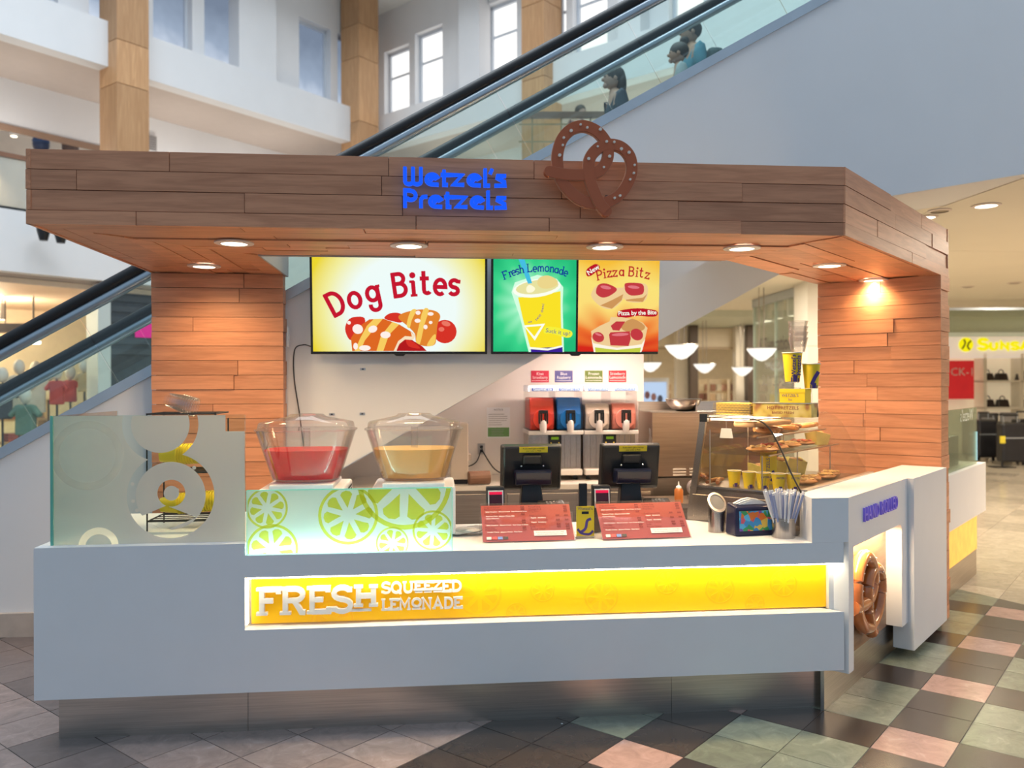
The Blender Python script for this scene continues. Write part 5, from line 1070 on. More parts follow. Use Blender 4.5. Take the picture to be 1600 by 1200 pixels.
c2_ = paper_cup('tall yellow paper cup with purple print on the clear pole, beside the right pillar', KW(.16, .035, 1.6155), .135, .047, None, 0)
m = MB().ribbon(spline([(-.02, .02), (-.005, .05), (.0, .06), (.02, .09)], 4), .02, -.0445, -.044); m.build('purple_swirl', PURP, c2_)

# steel hood, bowl and small things behind the tills
sh = thing('steel_oven', 'large steel oven panel behind the right till', 'oven', (3.80, 2.3, .0))
MB().box(-.36, .55, -.12, .3, .94, 1.425).build('body', steel('oven_steel', (.46, .36, .28), .3), sh, bevel=.004); MB().box(-.37, .56, -.13, .31, 1.425, 1.432).build('top_lip', STEEL, sh)
MB().box(-.36, .55, .27, .30, 1.43, 1.50).build('rear_rail', STEEL, sh); MB().box(-.02, -.012, -.12, .28, 1.43, 1.50).build('divider', STEEL, sh)
MB().box(-.36, .55, -.1, .28, .0, .93).build('base', STEELD, sh)
for k in range(3):
    for q in range(2): MB().box(-.20 + q * .13, -.10 + q * .13, -.126, -.119, .95 + k * .022, .96 + k * .022).build('louvre', P('louvre_light', (.6, .55, .5), .4, var=.04), sh)
bw = thing('mixing_bowl', 'wide steel mixing bowl on top of the oven panel', 'bowl', (3.72, 2.3, 1.433)); MB().lathe([(.05, 0), (.09, .018), (.125, .055), (.137, .09), (.132, .09), (.088, .024), (.0, .01)], seg=30).build('bowl', STEEL, bw, smooth=True); MB().lathe([(.137, .086), (.142, .09), (.137, .094), (.13, .09)], seg=30, cap=False).build('rim', STEEL, bw, smooth=True)
prep = thing('prep_table', 'low steel table with small jars under the oven panel', 'table', (3.62, 1.75, 0)); MB().box(-.32, .4, -.2, .2, .80, .83).build('top', STEEL, prep); MB().box(-.30, .38, -.18, .18, .05, .80).build('cabinet', STEELD, prep)
t = thing('dial_scale', 'round white dial scale behind the right till', 'scale', (3.63, 1.72, .83)); MB().box(-.05, .05, -.03, .05, 0, .03).build('base', STEEL, t); MB().tube([(0, -.02, .085), (0, .03, .085)], .058, 24).build('case', P('dial_case', (.45, .40, .38), .3, metal=.6, var=.05), t); MB().tube([(0, -.024, .085), (0, -.02, .085)], .048, 24).build('dial', WPAPER, t); MB().box(-.002, .002, -.0255, -.024, .085, .125).build('needle', PEPM, t)
t = thing('sauce_bottle', 'orange brown squeeze bottle with a pale nozzle behind the right till', 'bottle', (3.47, 1.6, .83)); MB().lathe([(.028, 0), (.03, .01), (.03, .085), (.02, .1), (0, .1)], seg=16).build('bottle', P('amber_sauce', (.45, .14, .03), .3, var=.1), t, smooth=True); MB().lathe([(.02, .1), (.018, .112), (.006, .118), (.003, .145), (0, .145)], seg=12).build('nozzle', WPAPER, t, smooth=True)
t = thing('wire_whisk', 'thin wire whisk hanging at the right edge of the right till screen', 'whisk', (3.42, 2.16, 1.05)); 
for a in (0, 60, 120): MB().tube([(.05 * math.cos(math.radians(a)) * s + .045 * s * 0 + .03 * (1 - z / .2), .02 * math.sin(math.radians(a)) * s, z) for s, z in ((0, .21), (.5, .14), (1, .06), (.7, 0), (0, -.01), (-.7, 0), (-1, .06), (-.5, .14), (0, .21))], .0016, 5).build('wire', STEEL, t)
MB().tube([(.0, 0, .2), (-.005, 0, .26)], .005, 8).build('handle', STEEL, t)

# ================================================================ MALL AROUND THE STAND
# camera-frame plan: left wing runs from (-8, 13) along azimuth 36.5 deg, right wing from its far corner along 130.5 deg
A0 = Vector((-8.0, 13.0)); DL = Vector((math.sin(math.radians(36.5)), math.cos(math.radians(36.5)))); NL = Vector((-DL.y, DL.x))   # NL points away from the atrium
TC = 8.18; C0 = A0 + DL * TC; DR = Vector((math.sin(math.radians(130.5)), math.cos(math.radians(130.5)))); NR = Vector((-DR.y, DR.x))
def wingbox(mb, o, d, nrm, t0, t1, n0, n1, z0, z1):
    p = []
    for z in (z0, z1):
        for t, n in ((t0, n0), (t1, n0), (t1, n1), (t0, n1)):
            q = o + d * t + nrm * n; v = cf(q.x, q.y, z); p.append(tuple(v))
    return mb.hexa(p)
def WL(name, mat, t0, t1, n0, n1, z0, z1): return wingbox(MB(), A0, DL, NL, t0, t1, n0, n1, z0, z1).build(name, mat)
def WR(name, mat, t0, t1, n0, n1, z0, z1): return wingbox(MB(), C0, DR, NR, t0, t1, n0, n1, z0, z1).build(name, mat)
CEILM = P('white_ceiling', (.80, .80, .78), .7, var=.01)
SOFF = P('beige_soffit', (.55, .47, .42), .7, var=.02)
TE = 17.0
# level 2 slab fronts, level 3 parapets
struct(WL('trim_1', WALLW, -12, TC, 0, .25, 3.45, 4.43)); struct(WR('trim_2', WALLW, 0, TE, 0, .25, 3.45, 4.43))
struct(WL('floor', P('upper_floor', (.5, .46, .42), .4, var=.05), -12, TC + 4, .25, 9, 4.25, 4.42)); struct(WR('floor', MATS['upper_floor'], -.3, TE, .25, 8, 4.25, 4.42))
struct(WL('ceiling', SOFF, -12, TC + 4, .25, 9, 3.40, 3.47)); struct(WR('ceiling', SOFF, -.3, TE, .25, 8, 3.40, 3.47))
struct(WL('trim_3', WALLW, -12, TC, 0, .3, 7.16, 7.95)); struct(WR('trim_4', WALLW, 0, TE, 0, .3, 7.16, 7.95))
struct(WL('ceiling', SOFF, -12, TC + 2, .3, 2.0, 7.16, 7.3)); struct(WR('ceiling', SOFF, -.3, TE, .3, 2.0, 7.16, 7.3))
# level 2 shop wall: white header, warm lit wall below
struct(WL('wall_left', WALLW, -12, TC + 3, 2.0, 2.3, 6.3, 7.2)); struct(WR('wall_right', WALLW, -.5, TE, 2.0, 2.3, 6.3, 7.2))
WARMS = P('warm_shop_wall', (.78, .66, .54), .6, var=.03)
struct(WL('wall_left', WARMS, -12, TC + 3, 4.2, 4.4, 4.42, 7.2)); struct(WR('wall_right', WARMS, -.5, TE, 4.2, 4.4, 4.42, 7.2))
struct(WL('trim_5', P('brown_trim', (.30, .19, .13), .5, var=.05), -12, TC + 3, 1.96, 2.02, 6.22, 6.33))
# level 3 window wall: sill plane set back, piers, windows
def window_wall(fn, spans, tmin, tmax, mats, key, z0=7.95, z1=10.6):
    fn('wall_' + key, WALLW, tmin, tmax, .35, .55, z1 - .02, 12.2)['kind'] = 'structure'
    e = [tmin] + [v for s in spans for v in s[:2]] + [tmax]
    for a, b in zip(e[::2], e[1::2]): fn('wall_' + key, WALLW, a, b, .35, .75, 7.9, z1)['kind'] = 'structure'
    for k, sp_ in enumerate(spans):
        a, b, top = sp_
        if top < z1: fn('wall_' + key, WALLW, a, b, .35, .6, top, z1)['kind'] = 'structure'
        WN[0] += 1; wn = bpy.data.objects.new('window_%d' % WN[0], None); COL.objects.link(wn); wn['kind'] = 'structure'
        g_ = fn('pane', mats[k % len(mats)], a + .06, b - .06, .56, .58, 7.95, top); g_.parent = wn
        for q in ((a, a + .06, .5, .64, 7.95, top), (b - .06, b, .5, .64, 7.95, top), (a, b, .5, .64, top - .07, top), (a, b, .5, .64, 7.95, 8.03)):
            f = fn('frame', FRMT, *q); f.parent = wn
        if key == 'right':
            f = fn('mullion', FRMT, a + .06, b - .06, .53, .60, 7.95 + (top - 7.95) * .62, 7.95 + (top - 7.95) * .62 + .05); f.parent = wn
WN = [0]; FRMT = P('window_frame', (.62, .66, .72), .4, var=.03)
def blue_win(name, s):
    m = bpy.data.materials.new(name); m.use_nodes = True; nt = m.node_tree; nt.nodes.clear(); tc = nn(nt, 'ShaderNodeTexCoord'); sx = nn(nt, 'ShaderNodeSeparateXYZ'); nt.links.new(tc.outputs['Object'], sx.inputs[0])
    mr = nn(nt, 'ShaderNodeMapRange'); nt.links.new(sx.outputs['Z'], mr.inputs[0]); mr.inputs[1].default_value = 7.95; mr.inputs[2].default_value = 9.6
    no = nn(nt, 'ShaderNodeTexNoise'); no.inputs['Scale'].default_value = 2.5; nt.links.new(tc.outputs['Object'], no.inputs['Vector']); ad = nn(nt, 'ShaderNodeMath', operation='MULTIPLY_ADD'); nt.links.new(no.outputs[0], ad.inputs[0]); ad.inputs[1].default_value = .35; nt.links.new(mr.outputs[0], ad.inputs[2])
    r = nn(nt, 'ShaderNodeValToRGB'); e = r.color_ramp.elements; e[0].position = .15; e[0].color = (.74, .82, .95, 1); e[1].position = .5; e[1].color = (.34, .42, .55, 1); x = e.new(1.0); x.color = (.19, .24, .33, 1); nt.links.new(ad.outputs[0], r.inputs[0])
    em = nn(nt, 'ShaderNodeEmission'); em.inputs[1].default_value = s; nt.links.new(r.outputs[0], em.inputs[0]); o = nn(nt, 'ShaderNodeOutputMaterial'); nt.links.new(em.outputs[0], o.inputs[0]); return m
BW = blue_win('frosted_daylight_pane', 1.0); WW = E('bright_daylight_pane', (1.0, .98, .95), 1.35)
def tL(px, n=0): k = (px - 800) / F; q = A0 + NL * n; return (k * q.y - q.x) / (DL.x - k * DL.y)
def tR(px, n=0): k = (px - 800) / F; q = C0 + NR * n; return (k * q.y - q.x) / (DR.x - k * DR.y)
window_wall(WL, [(tL(40, .55), tL(84, .55), 9.6), (tL(132, .55), tL(163, .55), 9.6), (tL(232, .55), tL(293, .55), 9.7), (tL(312, .55), tL(373, .55), 9.7), (tL(460, .55), tL(509, .55), 9.7), (tL(520, .55), tL(548, .55), 9.7)], -6, TC + .75, [BW], 'left')
window_wall(WR, [(tR(612, .55), tR(651, .55), 9.6), (tR(660, .55), tR(703, .55), 9.75), (tR(771, .55), tR(819, .55), 9.75), (tR(880, .55), tR(896, .55), 9.75), (tR(906, .55), tR(960, .55), 9.75), (tR(1056, .55), tR(1110, .55), 9.75)], -.75, TE, [WW], 'right')
struct(WL('ceiling', CEILM, -8, TC + 4, -1.6, 3, 10.55, 10.7)); struct(WR('ceiling', CEILM, -3, TE, -1.6, 3, 10.57, 10.72))
struct(WL('trim_6', WALLW, -8, TC - 1.2, -1.7, -1.4, 10.2, 10.6)); struct(WR('trim_7', WALLW, 1.0, TE, -1.7, -1.4, 10.2, 10.6))
# piers between the window bays
for a, b in ((tL(376), tL(415)), (tL(415), tL(440))): pass
for k, (a, b) in enumerate(((tL(378), tL(436)),)): struct(WL('trim_8', WALLW, a, b, .05, .4, 7.95, 10.6))
for k, (a, b) in enumerate(((tR(716), tR(748)), (tR(965), tR(1000)))): struct(WR('trim_9', WALLW, a, b, .05, .4, 7.95, 10.6))
# wood clad columns
def column(label, t, base, d, ztop=12.0, z0=4.43, size=.60, off=-.30):
    q = base + d * t; c = cf(q.x, q.y, 0); rz = math.atan2((cf(*(q + d)) - c).y, (cf(*(q + d)) - c).x)
    o = thing('wood_column', label, 'column', (c.x, c.y, z0), rz); z = 0
    heights = [1.05, 1.35, .75, 1.45, .75, 1.45, 1.0]
    for h in heights:
        MB().box(-size / 2, size / 2, -size / 2, size / 2, z + .006, z + h - .006).build('veneer_panel', OAKV, o); z += h
    MB().box(-size / 2 + .02, size / 2 - .02, -size / 2 + .02, size / 2 - .02, 0, z).build('core', DARKWOOD, o)
    MB().box(-size / 2 - .02, size / 2 + .02, -size / 2 - .02, size / 2 + .02, -.0, .0 + .02).build('base_plate', P('column_base', (.3, .2, .12), .5, var=.05), o)
column('light maple clad square column at the far left of the upper gallery', tL(196), A0, DL, size=.58)
column('maple clad square column in the middle of the upper gallery, left of the corner windows', tL(564), A0, DL, size=.60)
column('maple clad square column on the right gallery, crossed by both escalator handrails', tR(848), C0, DR, size=.56)
# gallery railing on the left
rl = thing('gallery_railing', 'glass gallery railing with a brown wooden handrail at the far upper left', 'railing', tuple(cf(A0.x, A0.y, 4.43)))
def local(mb, o): return mb.xf(Matrix.Translation(-Vector(o.location)))
for k in range(-3, 4):
    local(wingbox(MB(), A0, DL, NL, k * 1.3 + .01, k * 1.3 + 1.29, .08, .095, 4.46, 5.26), rl).build('glass_panel', G('rail_glass', (.9, .94, .93), .08, haze=.25, hcol=(.75, .8, .8)), rl)
local(wingbox(MB(), A0, DL, NL, -3.9, 5.2, .05, .13, 5.26, 5.33), rl).build('handrail', P('brown_handrail', (.25, .12, .07), .4, var=.1), rl)
local(wingbox(MB(), A0, DL, NL, -3.9, 5.2, .05, .13, 4.43, 4.48), rl).build('base_shoe', BLACKM, rl)
# gallery lights and what shows behind the railing
def track_light(label, p, tgt_dir, grp):
    t = thing('track_spotlight', label, 'spotlight', p, 0, grp); MB().lathe([(.06, -.42), (.075, -.40), (.075, -.12), (.05, -.10), (0, -.10)], seg=14).build('can', P('track_white', (.75, .72, .68), .4, var=.02), t, smooth=True); MB().tube([(0, 0, -.1), (0, 0, .0)], .02, 8).build('stem', MATS['track_white'], t); MB().lathe([(0, -.423), (.055, -.423), (.055, -.419), (0, -.419)], seg=14).build('lens', E('warm_spot_lens', (1, .85, .62), 6), t)
for k, (px, nm) in enumerate(((57, 'left'), (140, 'right'))):
    q = A0 + DL * tL(px) * 1.05 + NL * 3.0; v = cf(q.x, q.y, 6.9 if k == 0 else 6.9); v = Vector((v.x, v.y, 6.85)); track_light('white track spotlight above the warm upper shop wall, the %s one' % nm, tuple(v), None, 'track spotlights in the upper shop')
    q2 = A0 + DL * tL(px + (-20 if k == 0 else -10)) * 1.05 + NL * 4.0; v2 = cf(q2.x, q2.y, 0); spot_light('shop_spot', (v2.x, v2.y, 6.3), 120, (1, .82, .6), 100, .1, .9)
for k, (px, py, lab, col) in enumerate(((64, 226, 'dark head of a mannequin in a navy cap showing above the canopy corner', (.03, .05, .12)), (110, 232, 'dark brown mannequin head just peeking over the canopy', (.10, .06, .05)))):
    v = at(px, py, 16.8); t = thing('mannequin_head', lab, 'mannequin', (v.x, v.y, 4.42))
    h = v.z - 4.42; MB().ball((0, 0, h), (.16, .14, .17), 12, 8).build('head', P('mannequin_%d' % k, col, .5, var=.1), t, smooth=True); MB().lathe([(.22, 0), (.2, .02), (.03, .04), (.03, h - .45), (.16, h - .36), (.20, h - .25), (.07, h - .17), (0, h - .16)], seg=16).build('stand', MATS['mannequin_%d' % k], t, smooth=True)
    MB().ball((0, 0, h + .06), (.165, .145, .12), 12, 6).build('cap', P('mannequin_cap_%d' % k, (.04, .08, .2) if k == 0 else (.1, .06, .05), .6, var=.1), t, smooth=True)
for k, (px, py) in enumerate(((68, 366), (95, 370))):
    v = at(px, py, 13.2); t = thing('ceiling_camera', 'small black dome camera under the left gallery edge, the %s one' % ('left', 'right')[k], 'camera', (v.x, v.y, v.z), 0, 'cameras under the gallery edge'); MB().lathe([(.0, -.10), (.06, -.10), (.10, .06), (.10, .1), (0, .1)], seg=14).build('body', BLACK, t, smooth=True); MB().tube([(0, 0, .1), (0, .25, .14)], .025, 8).build('arm', BLACK, t)
q = A0 + DL * tL(263) * 1.27 + NL * 1.96; v = cf(q.x, q.y, 6.62); t = thing('air_vent', 'small grey square air grille on the white upper wall', 'vent', (v.x, v.y, 6.62), -math.radians(36.5 + 5.46) + PI / 2); MB().box(-.16, .16, -.03, .0, -.16, .16).build('frame', P('vent_grey', (.42, .40, .40), .5, var=.04), t)
for k in range(6): MB().box(-.14, .14, -.04, -.03, -.13 + k * .047, -.11 + k * .047).build('louvre', P('vent_dark', (.2, .19, .19), .5, var=.04), t)

# unseen fill lights, added to brighten the shaded level 2 walls
for t_, n_ in ((tL(60), 1.2), (tL(330), 1.2), (tL(480), 1.2)):
    q = A0 + DL * t_ + NL * n_; v = cf(q.x, q.y, 0); point_light('gallery_fill', (v.x, v.y, 5.6), 42, (1, .93, .85), .3)
for t_ in (tR(680), tR(900), tR(1050)):
    q = C0 + DR * t_ + NR * 1.2; v = cf(q.x, q.y, 0); point_light('gallery_fill', (v.x, v.y, 5.6), 50, (1, .93, .85), .3)
# ---- ground floor shops on the left, seen through the escalator glass
SHOPW = P('cream_shop_wall', (.72, .60, .44), .6, var=.05)
struct(WL('wall_left', SHOPW, -12, TC + 1, 5.2, 5.4, 0, 3.45)); struct(WL('ceiling', P('shop_ceiling', (.70, .58, .46), .7, var=.03), -12, TC + 1, .26, 5.2, 3.30, 3.39))
struct(WL('trim_10', P('white_shop_post', (.74, .72, .70), .5, var=.02), tL(158), tL(178), .1, .5, 0, 3.4))
struct(WL('wall_left', P('dark_shop_front', (.035, .04, .055), .35, var=.2), tL(179), tL(262), .3, .5, 0, 3.35))
for k in range(6): struct(WL('trim_11', P('dark_slat', (.06, .065, .08), .4, var=.1), tL(180), tL(262), .27, .3, 2.2 + k * .19, 2.3 + k * .19))
v0 = at(222, 515, 14.6); pk = thing('pink_sign', 'bright magenta square sign on the dark shop front by the left pillar', 'sign', tuple(v0), -math.radians(41.96) + PI / 2); MB().box(-.14, .16, -.06, -.0, -.14, .12).build('panel', E('magenta_lit', s2l(255, 20, 150), 1.0), pk); MB().box(-.15, .17, -.02, .02, -.15, .13).build('frame', BLACKM, pk)
for k, px in enumerate((0, 52, 110)):
    q = A0 + DL * tL(px) * 1.0 + NL * 2.6; v = cf(q.x, q.y, 0); track_light('white spotlight hanging in the lower left shop, ' + ('at the photo edge', 'second from the left', 'third, near the white post')[k], (v.x, v.y, 3.29), None, 'spotlights in the lower left shop')
for px, n, pw in ((20, 3.2, 160), (110, 3.0, 160), (-60, 3, 120)):
    q = A0 + DL * tL(px) + NL * n; v = cf(q.x, q.y, 0); point_light('shop_lamp', (v.x, v.y, 2.95), pw, (1, .80, .55), .2)
for k, (px, py, D, lab) in enumerate(((52, 535, 15.6, 'round white lamp glowing in the lower left shop, the left one'), (152, 514, 15.6, 'round white lamp glowing in the lower left shop, beside the white post'))):
    v = at(px, py, D); t = thing('shop_lamp', lab, 'lamp', tuple(v)); MB().lathe([(0, -.03), (.12, -.03), (.13, .02), (0, .04)], seg=18).build('lens', E('lamp_white', (1, .95, .85), 4), t); MB().tube([(0, 0, .03), (0, 0, 3.29 - v.z)], .012, 6).build('stem', BLACKM, t)
q = A0 + DL * tL(128) + NL * 2.2; v = cf(q.x, q.y, 0); t = thing('dark_duct', 'dark rectangular duct hanging under the lower shop ceiling', 'duct', (v.x, v.y, 2.62)); MB().box(-.55, .35, -.2, .2, 0, .16).build('duct', P('duct_grey', (.10, .10, .11), .5, var=.1), t); MB().tube([(-.3, 0, .16), (-.3, 0, .68)], .01, 6).tube([(.2, 0, .16), (.2, 0, .68)], .01, 6).build('hangers', BLACKM, t)
def garment(label, px, py, D, h, w_, col, grp, name='hanging_shirt', cat='shirt'):
    v = at(px, py, D); t = thing(name, label, cat, (v.x, v.y, 0), random.uniform(-.3, .3), grp); z = v.z; key = 'cloth_%d_%d_%d' % tuple(int(c * 99) for c in col)
    mt = P(key, col, .8, var=.12, vscale=8); m = MB()
    m.prism([(-w_ * .42, 0), (w_ * .42, 0), (w_ * .40, h * .7), (w_ * .62, h * .55), (w_ * .75, h * .66), (w_ * .42, h * .95), (w_ * .16, h), (0, h * .94), (-w_ * .16, h), (-w_ * .42, h * .95), (-w_ * .75, h * .66), (-w_ * .62, h * .55), (-w_ * .40, h * .7)], -.07, .07, 'y')
    m.xf(Matrix.Translation((0, 0, z))); m.build('fabric', mt, t, bevel=.03); MB().tube([(0, 0, 0), (0, 0, z + h + .02)], .018, 6).build('stand', BLACKM, t); MB().lathe([(.16, 0), (.16, .02), (.02, .03)], seg=12).build('stand_foot', BLACKM, t); MB().ball((0, 0, z + h + .13), (.09, .10, .13), 10, 8).build('head', P('mannequin_white', (.72, .66, .58), .5, var=.05), t, smooth=True)
    return t
for k, (px, py, h, w_, col, lab) in enumerate(((30, 642, .62, .36, (.70, .63, .52), 'cream shirt on a mannequin in the left shop, leftmost'), (56, 645, .68, .38, (.78, .76, .70), 'white shirt on a mannequin in the left shop'), (89, 632, .42, .26, (.62, .07, .05), 'red top on a mannequin in the left shop, the left of two'),
    (110, 628, .40, .24, (.66, .10, .08), 'red top on a mannequin in the left shop, nearer the white post'), (4, 655, .6, .34, (.06, .05, .05), 'black coat on a mannequin at the photo\'s left edge'), (132, 612, .34, .22, (.60, .42, .22), 'tan top on a mannequin beside the white post'), (76, 625, .36, .24, (.62, .48, .34), 'beige top on a mannequin behind the white shirt'), (40, 680, .5, .34, (.16, .24, .18), 'dark green dress on a mannequin low behind the escalator'))):
    garment(lab, px, py, (14.2, 15.1, 14.4, 15.0, 13.7, 14.7, 15.9, 13.3)[k], h, w_, col, 'clothes on mannequins in the left shop')
q = A0 + DL * tL(70) + NL * 3.6; v = cf(q.x, q.y, 0); t = thing('clothes_shelf', 'long shelf of folded clothes at the back of the left shop', 'shelf', (v.x, v.y, 0), -math.radians(41.96) + PI / 2)
for z in (.5, .95, 1.4): MB().box(-2.2, 1.6, -.2, .2, z, z + .04).build('board', P('shelf_wood', (.42, .27, .14), .5, var=.1), t)
for x in (-2.2, -.3, 1.56): MB().box(x, x + .04, -.2, .2, 0, 1.6).build('upright', MATS['shelf_wood'], t)
k = 0
for z in (.54, .99, 1.44):
    for x in (-2.0, -1.5, -1.05, -.6, .1, .55, 1.0):
        k += 1; c = random.choice([(.55, .10, .08), (.60, .50, .36), (.72, .68, .62), (.15, .13, .12), (.5, .32, .14), (.35, .08, .07)]); m = MB()
        for q in range(3): m.box(x - .13 + random.uniform(-.02, .02), x + .13, -.16, .14, z + q * .055, z + q * .055 + .05)
        m.build('folded_clothes', P('folded_%d' % int(sum(c) * 1000), c, .8, var=.15), t, bevel=.01)

# ---- bridge and railing seen through the escalator glass
b0 = at(800, 178, 12.0); b1 = at(1010, 181, 12.0)
br = thing('bridge_railing', 'brown topped metal railing of the upper bridge, behind the escalator glass', 'railing', (b0.x, b0.y, 4.43))
dv = Vector((b1.x - b0.x, b1.y - b0.y, 0)); Lb = dv.length; br.rotation_euler = (0, 0, math.atan2(dv.y, dv.x))
MB().box(0, Lb, -.04, .04, 1.05, 1.13).build('handrail', P('brown_handrail2', (.16, .09, .06), .4, var=.1), br)
for k in range(5): MB().box(.28 + k * .42, .30 + k * .42, -.012, .012, 0, 1.05).build('baluster', P('brass_bar', (.30, .22, .12), .4, metal=.3, var=.1), br)
for z in (.35, .7, .95): MB().box(.1, Lb, -.008, .008, z, z + .016).build('rail_bar', MATS['brass_bar'], br)
sl_ = MB(); v = [at(780, 300, 11.9), at(1150, 300, 11.9), at(1150, 300, 14.5), at(780, 300, 14.5)]
sl_.hexa([(p.x, p.y, 4.1) for p in v] + [(p.x, p.y, 4.42) for p in v]); struct(sl_.build('floor', WALLW))

# ================================================================ LOWER MALL ON THE RIGHT
CEIL2 = P('warm_mall_ceiling', (.78, .72, .60), .6, var=.02, vscale=1.0)
for q in ([(1.2, 5.35), (30, 5.35), (30, 11.5), (1.2, 14)], [(6.3, 1.87), (8.1, 1.87), (16, -2), (30, -2), (30, 5.34), (6.3, 5.34)], [(4.2, 3.005), (6.29, 3.005), (6.29, 4.0), (4.2, 4.0)]): struct(MB().prism(q, 3.20, 3.32).build('ceiling', CEIL2))
m = MB().prism([(-2, 14), (30, 11.5), (30, 30), (-2, 30)], 3.05, 3.2); struct(m.build('ceiling', P('store_ceiling', (.55, .58, .48), .5, var=.03)))
struct(MB().box(8.16, 8.26, -3, 2.1, 3.2, 7.0).build('wall_right', WALLW))
struct(MB().box(-1, 30, 24.0, 24.2, 0, 3.2).build('wall_back', P('cream_far_wall', (.74, .62, .46), .6, var=.04)))
struct(MB().box(18, 18.2, -3, 24, 0, 3.2).build('wall_right', MATS['cream_far_wall']))  # out-of-view wall added to block bluish sky light from the right
def disc(label, px, py, r=.11, s=6.0, z=3.197, kelvin=(1, .9, .72), lit=True):
    d = ray(px, py); tt = (z - CZ) / d.z; v = Vector((CX, CY, CZ)) + d * tt
    t = thing('ceiling_downlight', label, 'downlight', (v.x, v.y, z), 0, 'downlights in the mall ceiling'); MB().lathe([(r * .75, -.012), (r, -.006), (r, .002), (r * .75, .002)], seg=20, cap=False).build('trim_ring', TRIM, t); MB().lathe([(0, -.004), (r * .76, -.006), (r * .76, .0), (0, 0)], seg=20).build('lens', E('mall_lens', kelvin, s) if lit else P('dark_lens', (.30, .24, .16), .4, var=.1), t)
    return v
for k, (px, py, lit) in enumerate(((1541, 321, 1), (1448, 339, 1), (1468, 329, 0), (1106, 420, 1), (1062, 443, 1), (1112, 465, 1), (1512, 448, 0), (1585, 442, 0), (1240, 425, 1))):
    lab = ['brightest round downlight in the tan ceiling right of the stand', 'small bright downlight just above the canopy wing', 'unlit dark fitting between the two downlights right of the canopy', 'downlight seen under the canopy, highest right of the pizza screen', 'downlight seen under the canopy, nearest the pizza screen edge', 'faint long downlight under the canopy, third from the pizza screen', 'dim fitting above the yellow lettered shop sign, left', 'dim fitting above the yellow lettered shop sign, right', 'downlight behind the inner edge of the canopy wing'][k]
    v = disc(lab, px, py, .10 if k else .12, lit=bool(lit))
    if lit: spot_light('mall_downlight', (v.x, v.y, 3.17), 70, (1, .82, .58), 150, .1, .8)
for x, y, pw in ((9, 7, 260), (13, 9, 260), (6, 8, 220), (4, 12, 260), (9, 14, 220), (3, 19, 300), (9, 19, 300), (14, 18, 300), (11, 2.5, 220), (8.6, 3.6, 200), (12.5, .8, 620), (11.5, 1.6, 420)):
    area_light('mall_fill', (x, y, 3.02 if y > 13 else 3.17), (0, 0, 0), .6, .6, pw * .42, (1, .88, .70) if x < 11.2 or y > 3 else (1, .70, .44))  # unseen fill without fittings; the two warmest added to warm the side counter
# Sunsations shop
SGN = at(1545, 540, 19.2)
def shop_xy(px, D): v = at(px, 600, D); return v.x, v.y
ux = Vector((math.cos(-TH), math.sin(-TH), 0)); srz = -TH
o = at(1488, 600, 19.4); sh_ = thing('shop_sign', 'white shop fascia with a yellow swirl logo and SUNSATIONS in yellow letters', 'sign', (o.x, o.y, 0), srz)
kk = 19.4 / F
MB().box(-.4, 4.2, 0, .3, CZ + 38 * kk, CZ + 78 * kk).build('fascia', P('shop_fascia', (.84, .76, .68), .5, var=.02, emit=(1, .84, .70), es=.4), sh_)  # slight glow stands in for light falling on the fascia
YLIT = E('yellow_lit_letter', s2l(250, 236, 20), 1.0)
z_ = CZ + 59 * kk; cxl = 21 * kk; MB().prism(arc(cxl, z_, .165, .165, 0, 360, 24)[:-1], -.03, 0, 'y').build('logo_disc', YLIT, sh_)
m = MB(); m.ribbon(spline([(cxl - .10, z_ - .10), (cxl - .05, z_ - .02), (cxl - .03, z_ + .05), (cxl - .06, z_ + .12)], 5), .035, -.04, -.03).ribbon(spline([(cxl + .08, z_ - .12), (cxl + .03, z_ - .05), (cxl + .05, z_ + .03), (cxl + .11, z_ + .09)], 5), .035, -.04, -.03); m.build('logo_swirl', P('logo_dark', (.10, .08, .02), .5, var=.1), sh_)
x = 40 * kk
for k, c in enumerate('SUNSATIONS'):
    h = (17 if k == 0 else 11.5) * kk
    if c in GL: gch = c
    else: gch = c
    if c == 'T': m = MB().ribbon([(.0, h), (.5 * h * 1.3, h)], 4 * kk, -.04, 0).ribbon([(.32 * h, 0), (.32 * h, h)], 4 * kk, -.04, 0); wd = .75 * h
    elif c == 'I': m = MB().ribbon([(.12 * h, 0), (.12 * h, h)], 4 * kk, -.04, 0); wd = .4 * h
    else: m = MB(); wd = glyph(m, c, h, (5 if k == 0 else 4) * kk, 0, 0, -.04, 0, 0, False, 1.75 if k else 1.45)
    m.build('letter', YLIT, sh_, loc=(x, -.002, z_ - 8 * kk)); x += wd + 1.5 * kk
def at3(px, py, D): v = at(px, py, D); return v
# shop back wall with shelves, bags
sw_ = at(1488, 600, 19.8); shelf = thing('display_shelving', 'cream wall shelving holding dark handbags under the yellow lettered sign', 'shelf', (sw_.x, sw_.y, 0), srz); kk = 19.8 / F
X = lambda px: (px - 1488) * kk
Zz = lambda py: CZ + (600 - py) * kk
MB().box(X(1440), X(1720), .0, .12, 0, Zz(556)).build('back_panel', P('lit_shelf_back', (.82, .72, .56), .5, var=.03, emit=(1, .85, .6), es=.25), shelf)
for px in (1522, 1579, 1640): MB().box(X(px), X(px + 5), -.4, 0, 0, Zz(556)).build('upright', P('cream_post', (.80, .74, .64), .5, var=.02), shelf)
for py in (597, 638, 672): MB().box(X(1522), X(1700), -.4, 0, Zz(py + 3), Zz(py)).build('board', MATS['cream_post'], shelf)
rp = thing('red_poster', 'tall red poster with pale letters beside the handbag shelves', 'poster', tuple(at(1488, 600, 19.3)), srz); rp.location.z = 0; kk3 = 19.3 / F
